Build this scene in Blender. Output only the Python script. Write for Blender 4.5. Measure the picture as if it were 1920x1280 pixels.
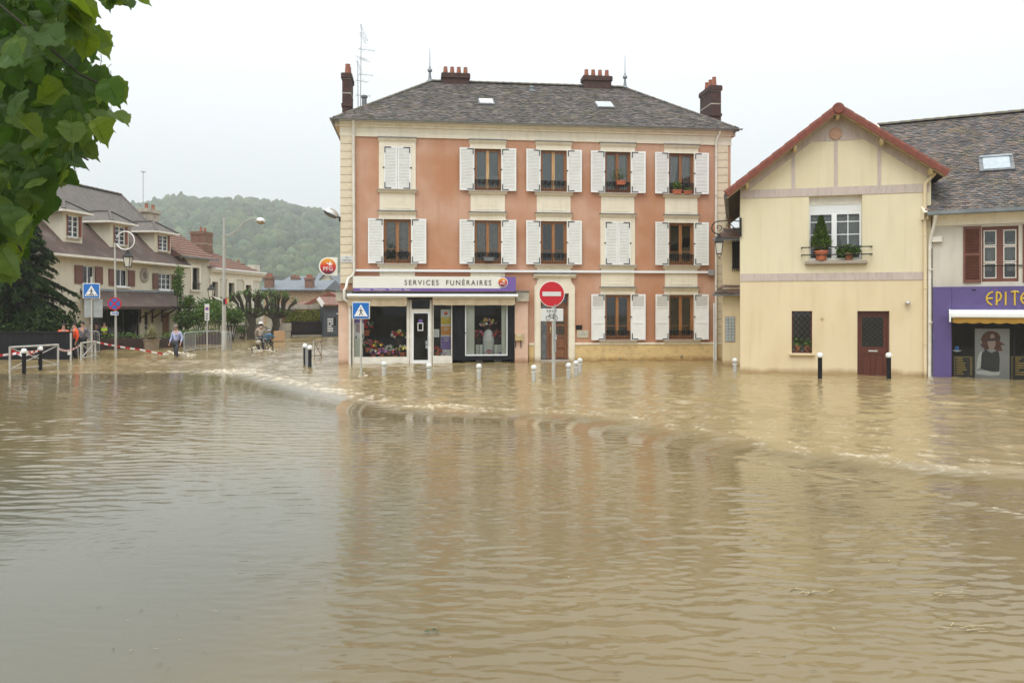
import bpy, bmesh, math, random
import numpy as np
from mathutils import Vector, Matrix, noise as mnoise
random.seed(7); RNG = np.random.RandomState(11)
R = math.radians
for o in list(bpy.data.objects): bpy.data.objects.remove(o)
SC = bpy.context.scene
COL = SC.collection
# ------------------------------------------------------------------ camera
CAM_H = 2.3; FPX = 1500.0; HOR = 575.0
cd = bpy.data.cameras.new('camera'); cam = bpy.data.objects.new('camera', cd); COL.objects.link(cam)
cam.location = (0, 0, CAM_H); cam.rotation_euler = (R(90), 0, 0)
cd.sensor_width = 36; cd.sensor_fit = 'HORIZONTAL'; cd.lens = FPX/1920*36
cd.shift_y = -(640-HOR)/1920; cd.clip_start = .1; cd.clip_end = 6000
SC.camera = cam
# ------------------------------------------------------------------ sky, sun, exposure
SUN_EL, SUN_AZ = R(58), R(205)          # weak sun behind thick cloud, behind the viewer
W = bpy.data.worlds.new('World'); SC.world = W; W.use_nodes = True
nt = W.node_tree; bg = nt.nodes['Background']
sky = nt.nodes.new('ShaderNodeTexSky'); sky.sky_type = 'NISHITA'; sky.sun_disc = False
sky.sun_elevation = SUN_EL; sky.sun_rotation = SUN_AZ; sky.air_density = 1; sky.dust_density = 4
mul = nt.nodes.new('ShaderNodeMix'); mul.data_type = 'RGBA'; mul.blend_type = 'MULTIPLY'; mul.inputs[0].default_value = 1
mul.inputs[7].default_value = (.085, .085, .085, 1)
nt.links.new(sky.outputs[0], mul.inputs[6])
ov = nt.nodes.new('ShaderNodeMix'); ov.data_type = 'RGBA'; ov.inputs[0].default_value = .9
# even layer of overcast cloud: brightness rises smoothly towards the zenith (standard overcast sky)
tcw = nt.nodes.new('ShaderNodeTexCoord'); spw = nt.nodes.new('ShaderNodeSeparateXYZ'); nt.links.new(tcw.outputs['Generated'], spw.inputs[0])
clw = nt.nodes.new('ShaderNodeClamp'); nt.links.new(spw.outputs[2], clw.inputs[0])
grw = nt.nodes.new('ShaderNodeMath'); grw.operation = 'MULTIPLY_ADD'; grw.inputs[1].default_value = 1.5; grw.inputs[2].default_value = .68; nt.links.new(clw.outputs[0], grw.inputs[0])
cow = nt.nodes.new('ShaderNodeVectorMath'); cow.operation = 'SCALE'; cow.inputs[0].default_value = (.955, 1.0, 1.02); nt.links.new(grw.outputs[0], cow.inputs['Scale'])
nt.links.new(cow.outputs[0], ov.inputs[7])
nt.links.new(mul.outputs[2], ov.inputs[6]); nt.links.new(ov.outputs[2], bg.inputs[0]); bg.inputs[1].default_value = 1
sl = bpy.data.lights.new('sun', 'SUN'); sl.energy = 1.5; sl.angle = R(30); sl.color = (1, .97, .92)
so = bpy.data.objects.new('sun', sl); COL.objects.link(so)
so.rotation_euler = (math.pi/2-SUN_EL, 0, math.pi-SUN_AZ)
SC.view_settings.view_transform = 'Standard'; SC.view_settings.look = 'None'
SC.view_settings.exposure = .12; SC.view_settings.gamma = 1; SC.view_settings.use_curve_mapping = False
SC.render.engine = 'CYCLES'
try:
    SC.cycles.max_bounces = 8; SC.cycles.transparent_max_bounces = 24; SC.cycles.volume_bounces = 1
    SC.cycles.caustics_reflective = False; SC.cycles.caustics_refractive = False
except Exception: pass

# ------------------------------------------------------------------ materials
def S(h):
    h = h.lstrip('#'); c = [int(h[i:i+2], 16)/255 for i in (0, 2, 4)]
    return tuple(x/12.92 if x <= .04045 else ((x+.055)/1.055)**2.4 for x in c) + (1,)
def C(*v): return tuple(v) + (1,)
MATS = {}
def mat(name, c1, c2=None, scale=3, rough=.8, bump=0, bscale=60, metal=0, ior=None, spec=None, detail=6,
        lo=.35, hi=.65, stretch=None, c3=None, s3=12, f3=.4, tint=False, transl=0, wet=None, streak=None, bdist=.02):
    m = bpy.data.materials.new(name); m.use_nodes = True; n = m.node_tree; L = n.links
    b = n.nodes['Principled BSDF']; b.inputs['Roughness'].default_value = rough; b.inputs['Metallic'].default_value = metal
    if ior: b.inputs['IOR'].default_value = ior
    if spec is not None: b.inputs['Specular IOR Level'].default_value = spec
    b.inputs['Base Color'].default_value = c1
    out = None
    tc = n.nodes.new('ShaderNodeTexCoord'); mp = n.nodes.new('ShaderNodeMapping'); L.new(tc.outputs['Object'], mp.inputs[0])
    if stretch: mp.inputs['Scale'].default_value = stretch
    def nz(sc, lo_, hi_, det=detail):
        t = n.nodes.new('ShaderNodeTexNoise'); t.inputs['Scale'].default_value = sc; t.inputs['Detail'].default_value = det
        L.new(mp.outputs[0], t.inputs['Vector'])
        r = n.nodes.new('ShaderNodeMapRange'); r.inputs[1].default_value = lo_; r.inputs[2].default_value = hi_
        L.new(t.outputs[0], r.inputs[0]); return t, r
    if c2 is not None:
        t, r = nz(scale, lo, hi)
        x = n.nodes.new('ShaderNodeMix'); x.data_type = 'RGBA'; L.new(r.outputs[0], x.inputs[0])
        x.inputs[6].default_value = c1; x.inputs[7].default_value = c2; out = x.outputs[2]
    if c3 is not None:
        t, r = nz(s3, .5, .72)
        ml = n.nodes.new('ShaderNodeMath'); ml.operation = 'MULTIPLY'; ml.inputs[1].default_value = f3; L.new(r.outputs[0], ml.inputs[0])
        x = n.nodes.new('ShaderNodeMix'); x.data_type = 'RGBA'; L.new(ml.outputs[0], x.inputs[0])
        if out: L.new(out, x.inputs[6])
        else: x.inputs[6].default_value = c1
        x.inputs[7].default_value = c3; out = x.outputs[2]
    if streak:
        q = n.nodes.new('ShaderNodeMapping'); q.inputs['Scale'].default_value = (5, 5, .35); L.new(tc.outputs['Object'], q.inputs[0])
        t = n.nodes.new('ShaderNodeTexNoise'); t.inputs['Scale'].default_value = 1; t.inputs['Detail'].default_value = 7; L.new(q.outputs[0], t.inputs['Vector'])
        r = n.nodes.new('ShaderNodeMapRange'); r.inputs[1].default_value = .52; r.inputs[2].default_value = .80; r.inputs[4].default_value = streak[1]; L.new(t.outputs[0], r.inputs[0])
        x = n.nodes.new('ShaderNodeMix'); x.data_type = 'RGBA'; L.new(r.outputs[0], x.inputs[0]); L.new(out, x.inputs[6]); x.inputs[7].default_value = streak[0]; out = x.outputs[2]
    if wet:
        sp = n.nodes.new('ShaderNodeSeparateXYZ'); L.new(tc.outputs['Object'], sp.inputs[0])
        t, _r = nz(2.2, 0, 1); ad = n.nodes.new('ShaderNodeMath'); ad.operation = 'MULTIPLY_ADD'; L.new(t.outputs[0], ad.inputs[0]); ad.inputs[1].default_value = .30; L.new(sp.outputs[2], ad.inputs[2])
        r = n.nodes.new('ShaderNodeMapRange'); r.inputs[1].default_value = .42; r.inputs[2].default_value = .24; L.new(ad.outputs[0], r.inputs[0])
        x = n.nodes.new('ShaderNodeMix'); x.data_type = 'RGBA'; x.blend_type = 'MULTIPLY'; L.new(r.outputs[0], x.inputs[0]); L.new(out, x.inputs[6]); x.inputs[7].default_value = C(.56, .48, .38); out = x.outputs[2]
    if tint:
        a = n.nodes.new('ShaderNodeAttribute'); a.attribute_name = 'tint'
        x = n.nodes.new('ShaderNodeMix'); x.data_type = 'RGBA'; x.blend_type = 'MULTIPLY'; x.inputs[0].default_value = 1
        if out: L.new(out, x.inputs[6])
        else: x.inputs[6].default_value = c1
        L.new(a.outputs[0], x.inputs[7]); out = x.outputs[2]
    if out: L.new(out, b.inputs['Base Color'])
    if bump:
        t = n.nodes.new('ShaderNodeTexNoise'); t.inputs['Scale'].default_value = bscale; t.inputs['Detail'].default_value = 4
        L.new(mp.outputs[0], t.inputs['Vector'])
        bp = n.nodes.new('ShaderNodeBump'); bp.inputs['Strength'].default_value = bump; bp.inputs['Distance'].default_value = bdist
        L.new(t.outputs[0], bp.inputs['Height']); L.new(bp.outputs[0], b.inputs['Normal'])
    if transl:
        tr = n.nodes.new('ShaderNodeBsdfTranslucent'); ms = n.nodes.new('ShaderNodeMixShader'); ms.inputs[0].default_value = transl
        if out: L.new(out, tr.inputs[0])
        else: tr.inputs[0].default_value = c1
        L.new(b.outputs[0], ms.inputs[1]); L.new(tr.outputs[0], ms.inputs[2])
        L.new(ms.outputs[0], n.nodes['Material Output'].inputs[0])
    MATS[name] = m; return m
def glass_mat(name, tint=(.9, .93, .92, 1), ior=1.7):
    m = bpy.data.materials.new(name); m.use_nodes = True; n = m.node_tree; L = n.links
    n.nodes.remove(n.nodes['Principled BSDF'])
    t = n.nodes.new('ShaderNodeBsdfTransparent'); t.inputs[0].default_value = tint
    g = n.nodes.new('ShaderNodeBsdfGlossy'); g.inputs['Roughness'].default_value = .02
    f = n.nodes.new('ShaderNodeFresnel'); f.inputs[0].default_value = ior
    x = n.nodes.new('ShaderNodeMixShader'); L.new(f.outputs[0], x.inputs[0]); L.new(t.outputs[0], x.inputs[1]); L.new(g.outputs[0], x.inputs[2])
    L.new(x.outputs[0], n.nodes['Material Output'].inputs[0]); MATS[name] = m; return m

# ------------------------------------------------------------------ mesh builder
class MB:
    def __init__(s): s.v = []; s.f = []; s.m = []; s.t = []
    def add(s, vs, fs, m=0, tint=None):
        b = len(s.v); s.v += [tuple(p) for p in vs]
        for f in fs: s.f.append([b+i for i in f]); s.m.append(m); s.t.append(tint or (1, 1, 1))
        return s
    def box(s, x0, x1, y0, y1, z0, z1, m=0, tint=None, M=None):
        vs = [(x, y, z) for x in (x0, x1) for y in (y0, y1) for z in (z0, z1)]
        if M: vs = [M @ Vector(p) for p in vs]
        return s.add(vs, [(0,1,3,2), (4,6,7,5), (0,4,5,1), (2,3,7,6), (0,2,6,4), (1,5,7,3)], m, tint)
    def quad(s, a, b, c, d, m=0): return s.add([a, b, c, d], [(0,1,2,3)], m)
    def prism(s, pts, y0, y1, m=0, axis='y'):
        n = len(pts)
        if axis == 'y': vs = [(p[0], y0, p[1]) for p in pts]+[(p[0], y1, p[1]) for p in pts]
        elif axis == 'x': vs = [(y0, p[0], p[1]) for p in pts]+[(y1, p[0], p[1]) for p in pts]
        else: vs = [(p[0], p[1], y0) for p in pts]+[(p[0], p[1], y1) for p in pts]
        fs = [tuple(range(n))[::-1], tuple(range(n, 2*n))]+[(i, (i+1) % n, n+(i+1) % n, n+i) for i in range(n)]
        return s.add(vs, fs, m)
    def tube(s, path, r, n=8, m=0, cap=True, closed=False):
        P = [Vector(p) for p in path]; k = len(P); rs = r if isinstance(r, (list, tuple)) else [r]*k
        vs = []; up = None
        for i, p in enumerate(P):
            if closed: d = P[(i+1) % k]-P[i-1]
            else: d = P[min(i+1, k-1)]-P[max(i-1, 0)]
            d.normalize()
            if up is None: up = d.orthogonal().normalized()
            else:
                up = up-d*up.dot(d)
                up = up.normalized() if up.length > 1e-6 else d.orthogonal().normalized()
            w = d.cross(up)
            for j in range(n):
                a = 2*math.pi*j/n; vs.append(p+(up*math.cos(a)+w*math.sin(a))*rs[i])
        fs = []
        for i in range(k if closed else k-1):
            for j in range(n):
                a = i*n; b = ((i+1) % k)*n; fs.append((a+j, a+(j+1) % n, b+(j+1) % n, b+j))
        if cap and not closed: fs += [tuple(range(n))[::-1], tuple(range((k-1)*n, k*n))]
        return s.add(vs, fs, m)
    def lathe(s, prof, c=(0,0,0), n=12, m=0, axis='z'):
        vs = []
        for r, z in prof:
            for j in range(n):
                a = 2*math.pi*j/n; q = (r*math.cos(a), r*math.sin(a), z)
                if axis == 'y': q = (q[0], q[2], q[1])
                vs.append((c[0]+q[0], c[1]+q[1], c[2]+q[2]))
        fs = []
        for i in range(len(prof)-1):
            for j in range(n): fs.append((i*n+j, i*n+(j+1) % n, (i+1)*n+(j+1) % n, (i+1)*n+j))
        fs += [tuple(range(n))[::-1], tuple(range((len(prof)-1)*n, len(prof)*n))]
        return s.add(vs, fs, m)
    def ball(s, c, r, n=10, m=0, sc=(1,1,1)):
        k = n//2+1
        return s.lathe2([(r*math.sin(math.pi*i/k), -r*math.cos(math.pi*i/k)) for i in range(k+1)], c, n, m, sc)
    def lathe2(s, prof, c, n, m, sc):
        b = MB(); b.lathe([(max(r, 1e-4), z) for r, z in prof], (0,0,0), n)
        return s.add([(c[0]+p[0]*sc[0], c[1]+p[1]*sc[1], c[2]+p[2]*sc[2]) for p in b.v], b.f, m)
    def join(s, o, M=None, moff=0):
        b = len(s.v); s.v += [tuple(M @ Vector(p)) for p in o.v] if M else list(o.v)
        for f, m, t in zip(o.f, o.m, o.t): s.f.append([b+i for i in f]); s.m.append(m+moff); s.t.append(t)
        return s
    def mesh(s, name, mats, smooth=False, recalc=True):
        me = bpy.data.meshes.new(name); me.from_pydata([tuple(p) for p in s.v], [], s.f)
        for mm in (mats if isinstance(mats, (list, tuple)) else [mats]): me.materials.append(MATS[mm] if isinstance(mm, str) else mm)
        me.polygons.foreach_set('material_index', s.m)
        if any(t != (1, 1, 1) for t in s.t):
            a = me.attributes.new('tint', 'FLOAT_COLOR', 'FACE')
            a.data.foreach_set('color', np.array([(*t, 1) for t in s.t], np.float32).ravel())
        if recalc and len(s.f) < 60000:
            bm = bmesh.new(); bm.from_mesh(me); bmesh.ops.recalc_face_normals(bm, faces=bm.faces); bm.to_mesh(me); bm.free()
        if smooth:
            me.polygons.foreach_set('use_smooth', [True]*len(s.f))
            try: me.set_sharp_from_angle(angle=R(40))
            except Exception: pass
        me.update(); return me
    def build(s, name, mats, parent=None, smooth=False, bevel=0, loc=None, rot=None):
        return obj(name, s.mesh(name, mats, smooth), parent, bevel, loc, rot)
def obj(name, me, parent=None, bevel=0, loc=None, rot=None):
    o = bpy.data.objects.new(name, me); COL.objects.link(o)
    if parent: o.parent = parent
    if loc: o.location = loc
    if rot: o.rotation_euler = rot
    if bevel:
        b = o.modifiers.new('bevel', 'BEVEL'); b.width = bevel; b.segments = 2; b.limit_method = 'ANGLE'; b.angle_limit = R(40)
    return o
def tag(o, label, cat, group=None):
    o['label'] = label; o['category'] = cat
    if group: o['group'] = group
    return o
def struct(o): o['kind'] = 'structure'; return o
def stuff(o): o['kind'] = 'stuff'; return o
def thing(name, label, cat, loc=(0,0,0), rz=0, group=None):
    o = bpy.data.objects.new(name, None); COL.objects.link(o); o.empty_display_size = .2
    o.location = loc; o.rotation_euler = (0, 0, rz); return tag(o, label, cat, group)
def dup(root, loc, rz, label, group=None):
    def cp(o, par):
        c = o.copy(); COL.objects.link(c)
        if par: c.parent = par
        for ch in list(o.children): cp(ch, c)
        return c
    kids = list(root.children); c = root.copy(); COL.objects.link(c)
    for k in kids: cp(k, c)
    c.location = loc; c.rotation_euler = (0, 0, rz); c['label'] = label
    if group: c['group'] = group
    return c
def text_mb(txt, size, depth=.006, spacing=1.0, align='CENTER', sx=1.0):
    cu = bpy.data.curves.new('t', 'FONT'); cu.body = txt; cu.size = size; cu.extrude = depth/2
    cu.align_x = align; cu.align_y = 'CENTER'; cu.space_character = spacing; cu.resolution_u = 3
    o = bpy.data.objects.new('t', cu); COL.objects.link(o)
    me = o.to_mesh(); b = MB()
    b.add([(v.co.x*sx, v.co.z, v.co.y) for v in me.vertices], [tuple(p.vertices) for p in me.polygons])
    o.to_mesh_clear(); bpy.data.objects.remove(o); bpy.data.curves.remove(cu); return b
def ground_at(px, py):
    d = FPX*CAM_H/(py-HOR); return ((px-960)/FPX*d, d)
class Frame:
    """A facade seen from the street: u along it, y into the building, z above the water."""
    def __init__(s, a, b):
        s.a = Vector(a); s.b = Vector(b); d = s.b-s.a; s.w = d.length; s.ang = math.atan2(d.y, d.x)
        s.dx = d.normalized(); s.dy = Vector((-s.dx.y, s.dx.x))
    def uz(s, px, py, y=0):
        o = s.a+s.dy*y; k = (px-960)/FPX      # measured sight line (k*t, t) meets the facade line o + u*dx
        t = (o.x*s.dx.y-o.y*s.dx.x)/(k*s.dx.y-s.dx.x)
        u = (Vector((k*t, t))-o).dot(s.dx); return u, CAM_H+(HOR-py)/FPX*t
    def u(s, px, y=0): return s.uz(px, HOR, y)[0]
    def z(s, px, py, y=0): return s.uz(px, py, y)[1]
    def world(s, u, y, z=0): p = s.a+s.dx*u+s.dy*y; return (p.x, p.y, z)
    def root(s, name, label, cat): return thing(name, label, cat, (s.a.x, s.a.y, 0), s.ang)
def wall_cells(b, u0, u1, z0, z1, y0, y1, holes, m=0):
    """solid wall with rectangular openings, as butted blocks"""
    us = sorted({u0, u1}|{h[0] for h in holes}|{h[1] for h in holes}); us = [u for u in us if u0 <= u <= u1]
    for a, c in zip(us[:-1], us[1:]):
        mid = (a+c)/2; hs = sorted([(h[2], h[3]) for h in holes if h[0] < mid < h[1]])
        z = z0
        for h0, h1 in hs:
            if h0 > z: b.box(a, c, y0, y1, z, h0, m)
            z = max(z, h1)
        if z < z1: b.box(a, c, y0, y1, z, z1, m)
def tile_slope(b, p0, ud, vd, poly, tw, th, thick=.018, jit=.012, cols=None, seed=1):
    """flat tiles laid in courses on a slope; p0 eave corner, ud along eave, vd up slope (unit), poly in (s,t)"""
    rr = random.Random(seed); p0, ud, vd = Vector(p0), Vector(ud), Vector(vd); nd = ud.cross(vd).normalized()
    if nd.z < 0: nd = -nd
    def inside(s, t):
        c = False; j = len(poly)-1
        for i in range(len(poly)):
            (xi, yi), (xj, yj) = poly[i], poly[j]
            if (yi > t) != (yj > t) and s < (xj-xi)*(t-yi)/(yj-yi)+xi: c = not c
            j = i
        return c
    smin = min(p[0] for p in poly); smax = max(p[0] for p in poly); tmax = max(p[1] for p in poly)
    rows = int(tmax/th)+1
    for r in range(rows):
        t = r*th; off = (r % 2)*tw/2+rr.uniform(-.02, .02)
        n = int((smax-smin)/tw)+2
        for k in range(n):
            s = smin+k*tw-off
            if not inside(s+tw/2, t+th*.5): continue
            j = rr.uniform(-jit, jit); l = th*1.75; w = tw-.008-rr.uniform(0, .012)
            lift = .03+rr.uniform(-.008, .012); e = rr.uniform(-.006, .006)
            def P(a, c, h): return p0+ud*a+vd*c+nd*h
            q = [P(s, t+j, lift+e), P(s+w, t+j, lift-e), P(s+w, t+l, .004), P(s, t+l, .004)]
            vs = q+[x-nd*thick for x in q]
            c = rr.choice(cols); v = rr.uniform(.74, 1.16); c = tuple(x*v for x in c)
            b.add(vs, [(0,1,2,3), (0,4,5,1), (1,5,6,2), (3,7,4,0)], 0, c)
# ------------------------------------------------------------------ palette
mat('pink', C(.475,.225,.122), C(.57,.345,.24), 0.42, .85, .25, 90, c3=C(.45,.215,.135), s3=.8, f3=.5, lo=.40, hi=.60, wet=1, streak=(C(.38,.20,.13), .4))
mat('pink_pale', C(.72,.52,.40), C(.66,.44,.33), 1.2, .85, .2, 90, c3=C(.52,.40,.27), s3=2.5, f3=.5, wet=1)
mat('cream', C(.83,.77,.63), C(.79,.72,.57), 1.0, .8, .12, 70, c3=C(.60,.53,.40), s3=3, f3=.3, streak=(C(.50,.44,.34), .35), wet=1)
mat('cream_stone', C(.70,.60,.43), C(.78,.69,.53), 1.3, .82, .2, 60, c3=C(.50,.40,.27), s3=4, f3=.4)
mat('plinth', C(.72,.53,.25), C(.64,.47,.23), 2.5, .9, 1.0, 16, c3=C(.45,.33,.17), s3=5, f3=.5, wet=1)
mat('yellow_up', C(.75,.68,.48), C(.71,.64,.44), 1.2, .88, .55, 55, c3=C(.62,.50,.30), s3=1.1, f3=.25, stretch=(1,1,.35), streak=(C(.52,.43,.29), .32))
mat('yellow_low', C(.75,.63,.42), C(.70,.58,.38), .9, .85, .12, 60, c3=C(.60,.45,.24), s3=1.4, f3=.3, stretch=(1,1,.45), wet=1, streak=(C(.54,.41,.25), .34))
mat('mauve', C(.50,.43,.385), C(.56,.48,.43), 2, .85, .15, 60, c3=C(.34,.27,.24), s3=6, f3=.5, stretch=(2,2,.4))
mat('offwhite', C(.62,.59,.51), C(.56,.52,.44), 1.0, .85, .2, 70, c3=C(.42,.38,.31), s3=2.2, f3=.5, stretch=(1,1,.4))
mat('house_cream', C(.66,.62,.50), C(.60,.55,.43), .8, .85, .1, 50, c3=C(.46,.41,.32), s3=2, f3=.4, stretch=(1,1,.4))
mat('white_paint', C(.86,.87,.86), C(.81,.82,.80), 2.5, .45, .05, 50, c3=C(.6,.6,.57), s3=7, f3=.2)
mat('white_pvc', C(.82,.84,.84), None, rough=.35)
mat('pipe_white', C(.78,.75,.68), C(.68,.64,.55), 4, .45)
mat('sign_white', C(.80,.79,.72), C(.76,.75,.68), 2, .35)
mat('wood_brown', C(.30,.125,.045), C(.20,.075,.028), 6, .45, stretch=(3,3,.4))
mat('wood_orange', C(.36,.165,.06), C(.26,.11,.04), 6, .42, stretch=(3,3,.4))
mat('wood_light', C(.60,.40,.20), C(.46,.26,.11), 6, .45, stretch=(3,3,.4))
mat('door_brown', C(.17,.07,.03), C(.25,.105,.045), 5, .4, .1, 60, stretch=(3,3,.35))
mat('door_red', C(.085,.020,.011), C(.115,.029,.016), 5, .4, .08, 60, stretch=(4,4,.4))
mat('shutter_brown', C(.13,.045,.028), C(.17,.06,.038), 4, .5)
mat('iron', C(.012,.012,.014), C(.022,.02,.018), 9, .5, spec=.25)
mat('black_paint', C(.008,.008,.010), C(.014,.014,.017), 7, .5, c3=C(.05,.05,.06), s3=5, f3=.3, stretch=(2,2,.3), spec=.2)
mat('zinc', C(.22,.25,.27), C(.30,.33,.35), 3, .45, metal=.4)
mat('lead', C(.10,.11,.12), C(.18,.19,.19), 5, .6)
mat('roof_base', C(.10,.075,.06), C(.06,.05,.045), 3, .95)
mat('tile', C(.175,.160,.152), C(.115,.108,.105), 1.6, .92, .4, 80, tint=True, c3=C(.14,.135,.07), s3=1.3, f3=.5, detail=8)
mat('tile_ridge', C(.17,.14,.125), C(.11,.10,.09), 5, .92, .4, 60, c3=C(.20,.20,.07), s3=4, f3=.8)
mat('red_tile', C(.165,.042,.026), C(.22,.062,.038), 4, .75, .15, 50, c3=C(.10,.04,.03), s3=6, f3=.5)
mat('brick', C(.092,.046,.037), C(.058,.034,.030), 6, .92, .5, 70, c3=C(.06,.04,.035), s3=3, f3=.8)
mat('terracotta', C(.36,.14,.085), C(.25,.095,.06), 6, .85)
mat('medallion', C(.55,.34,.24), C(.48,.29,.20), 6, .85)
mat('pot_orange', C(.50,.15,.07), C(.42,.12,.055), 8, .7)
mat('stone_sill', C(.42,.37,.31), C(.34,.29,.24), 4, .85, .2, 50)
mat('stone_weather', C(.34,.33,.28), C(.50,.44,.34), 3, .9, .4, 40, c3=C(.12,.12,.10), s3=4, f3=.7)
mat('purple', C(.105,.075,.225), C(.092,.066,.20), 2, .5, .05, 40, c3=C(.07,.05,.15), s3=3, f3=.4)
mat('purple_sign', C(.17,.10,.36), None, rough=.4)
mat('lettering', C(.045,.045,.05), None, rough=.5)
mat('gold_paint', C(.62,.42,.03), C(.55,.36,.03), 8, .5)
mat('galv', C(.42,.44,.45), C(.34,.36,.37), 6, .45, metal=.35)
mat('grey_paint', C(.50,.50,.47), C(.42,.42,.39), 5, .5, c3=C(.3,.28,.24), s3=4, f3=.5)
mat('grey_pole', C(.47,.47,.43), C(.40,.40,.36), 3, .5)
mat('sign_blue', C(.012,.15,.50), None, rough=.35)
mat('sign_red', C(.52,.012,.022), None, rough=.35)
mat('sign_plain', C(.66,.67,.66), C(.62,.63,.62), 3, .4)
mat('black_flat', C(.012,.012,.012), None, rough=.6)
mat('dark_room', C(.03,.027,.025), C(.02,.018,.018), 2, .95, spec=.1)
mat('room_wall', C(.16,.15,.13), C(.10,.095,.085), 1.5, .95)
mat('curtain', C(.72,.72,.70), C(.62,.62,.60), 6, .9, transl=.3, stretch=(6,6,.3))
mat('curtain_check', C(.60,.55,.52), C(.42,.38,.38), 9, .9, transl=.25)
mat('sky_sheet_grey', C(.26,.29,.30), C(.28,.31,.32), .5, .7)  # flat grey behind two top windows, painted for the sky reflected in them
mat('awning_cloth', C(.52,.43,.29), C(.45,.36,.23), 3, .9, .15, 40, c3=C(.33,.26,.16), s3=4, f3=.5, stretch=(1,1,.5))
mat('valance_gold', C(.50,.29,.05), C(.42,.24,.04), 4, .85, transl=.2)
mat('lamp_glass', C(.62,.60,.52), C(.55,.53,.46), 4, .25)
mat('chrome_dome', C(.70,.70,.68), C(.58,.58,.57), 5, .25, metal=.55)
mat('slate', C(.115,.135,.155), C(.155,.175,.19), 2.5, .6, .2, 40)
mat('brown_roof', C(.105,.066,.052), C(.085,.058,.048), 2, .85, .5, 30, c3=C(.20,.17,.15), s3=1.4, f3=.45)
mat('grey_roof', C(.15,.13,.115), C(.11,.10,.09), 3, .9, .6, 30, c3=C(.21,.17,.15), s3=4, f3=.5)
mat('stripe_tile', C(.24,.12,.08), C(.15,.085,.065), 4, .85, .4, 40)
mat('rubble', C(.30,.20,.12), C(.44,.33,.20), 7, .95, .6, 14, c3=C(.16,.09,.06), s3=9, f3=.6)
mat('old_brick', C(.19,.09,.065), C(.25,.15,.10), 5, .95, .4, 25, c3=C(.12,.09,.07), s3=3, f3=.6)
mat('concrete', C(.40,.37,.31), C(.33,.30,.24), 1.6, .92, .3, 40, c3=C(.17,.155,.12), s3=2.2, f3=.7, stretch=(1,1,.4))
mat('anthracite', C(.055,.065,.08), C(.065,.075,.09), 3, .45)
mat('wood_dark', C(.04,.022,.018), C(.06,.032,.024), 5, .75)
mat('leaf', C(.115,.185,.024), C(.085,.15,.02), 16, .42, .35, 30, transl=.55, tint=True)
mat('needle', C(.030,.056,.014), C(.018,.038,.011), 1.2, .8, spec=.15, tint=True)
mat('shrub', C(.11,.20,.035), C(.07,.14,.026), 3, .6, transl=.3, tint=True)
mat('bark', C(.06,.045,.035), C(.035,.028,.022), 6, .95, .8, 20, c3=C(.06,.075,.025), s3=4, f3=.75)
mat('soil', C(.04,.03,.02), None, rough=1)
mat('forest', C(.042,.072,.028), C(.075,.105,.038), .03, .95, 1.0, .9, tint=True, bdist=1.2, c3=C(.016,.026,.012), s3=.35, f3=.8)
mat('hill_ground', C(.055,.085,.035), None, rough=1)
mat('ground_mud', C(.20,.16,.11), C(.15,.12,.085), .6, .95, .3, 8)
mat('skin', C(.52,.29,.20), None, rough=.55)
mat('hair_grey', C(.22,.19,.17), None, rough=.8)
mat('hair_dark', C(.03,.022,.02), None, rough=.8)
mat('shirt_blue', C(.42,.48,.74), C(.38,.43,.68), 9, .85, .2, 30)
mat('trouser_grey', C(.055,.057,.07), C(.04,.042,.055), 8, .9)
mat('cloth_black', C(.014,.014,.018), C(.025,.025,.03), 8, .9)
mat('jacket_pale', C(.44,.40,.34), C(.37,.33,.28), 8, .9, .2, 25)
mat('jacket_grey', C(.16,.15,.17), C(.12,.11,.13), 8, .9)
mat('vest_orange', C(.85,.09,.012), C(.75,.07,.01), 8, .7)
mat('vest_yellow', C(.50,.75,.04), C(.42,.65,.03), 8, .7)
mat('cloth_blue', C(.03,.22,.45), None, rough=.8)
mat('cloth_teal', C(.055,.10,.14), C(.08,.13,.17), 9, .85)
mat('red_flat', C(.55,.02,.02), None, rough=.6)
mat('white_flat', C(.80,.80,.80), None, rough=.6)
mat('rubber', C(.012,.012,.012), None, rough=.8)
mat('box_card', C(.48,.30,.17), C(.42,.26,.14), 5, .9)
mat('stoneware', C(.30,.24,.17), C(.24,.19,.13), 6, .95, .5, 30)
mat('froth', C(.68,.63,.52), C(.58,.52,.41), 14, .6)
for nm, c in dict(fl_red=(.65,.03,.06), fl_pink=(.80,.22,.38), fl_white=(.88,.87,.82), fl_yellow=(.82,.66,.08), fl_mauve=(.45,.2,.52), fl_orange=(.82,.18,.04), fl_green=(.04,.10,.03)).items():
    mat(nm, C(*c), C(*[x*.75 for x in c]), 20, .7, transl=.15)
mat('veil', C(.66,.68,.69), C(.78,.80,.80), 5, .5, .3, 12)
mat('panel_mint', C(.62,.66,.58), C(.57,.61,.53), 2, .6)
mat('poster_yellow', C(.55,.40,.03), None, rough=.5); mat('poster_orange', C(.60,.25,.04), None, rough=.5)
mat('poster_pale', C(.60,.62,.60), C(.56,.58,.56), 2, .5); mat('poster_mauve', C(.38,.26,.33), C(.46,.33,.40), 4, .5)
mat('poster_hair', C(.16,.045,.028), C(.07,.025,.02), 9, .6); mat('poster_grey', C(.30,.30,.30), C(.36,.36,.35), 2, .5)
mat('poster_skin', C(.42,.29,.25), None, rough=.5); mat('poster_black', C(.022,.022,.026), None, rough=.5)
mat('glass_block', C(.42,.47,.50), C(.34,.40,.43), 7, .15)
mat('letterbox', C(.55,.43,.22), C(.48,.37,.18), 5, .5)
mat('plaque', C(.52,.49,.38), None, rough=.5)
mat('straw', C(.45,.36,.20), C(.36,.30,.14), 10, .9)
mat('agave', C(.22,.23,.10), C(.32,.27,.15), 6, .6, transl=.15)
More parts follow.
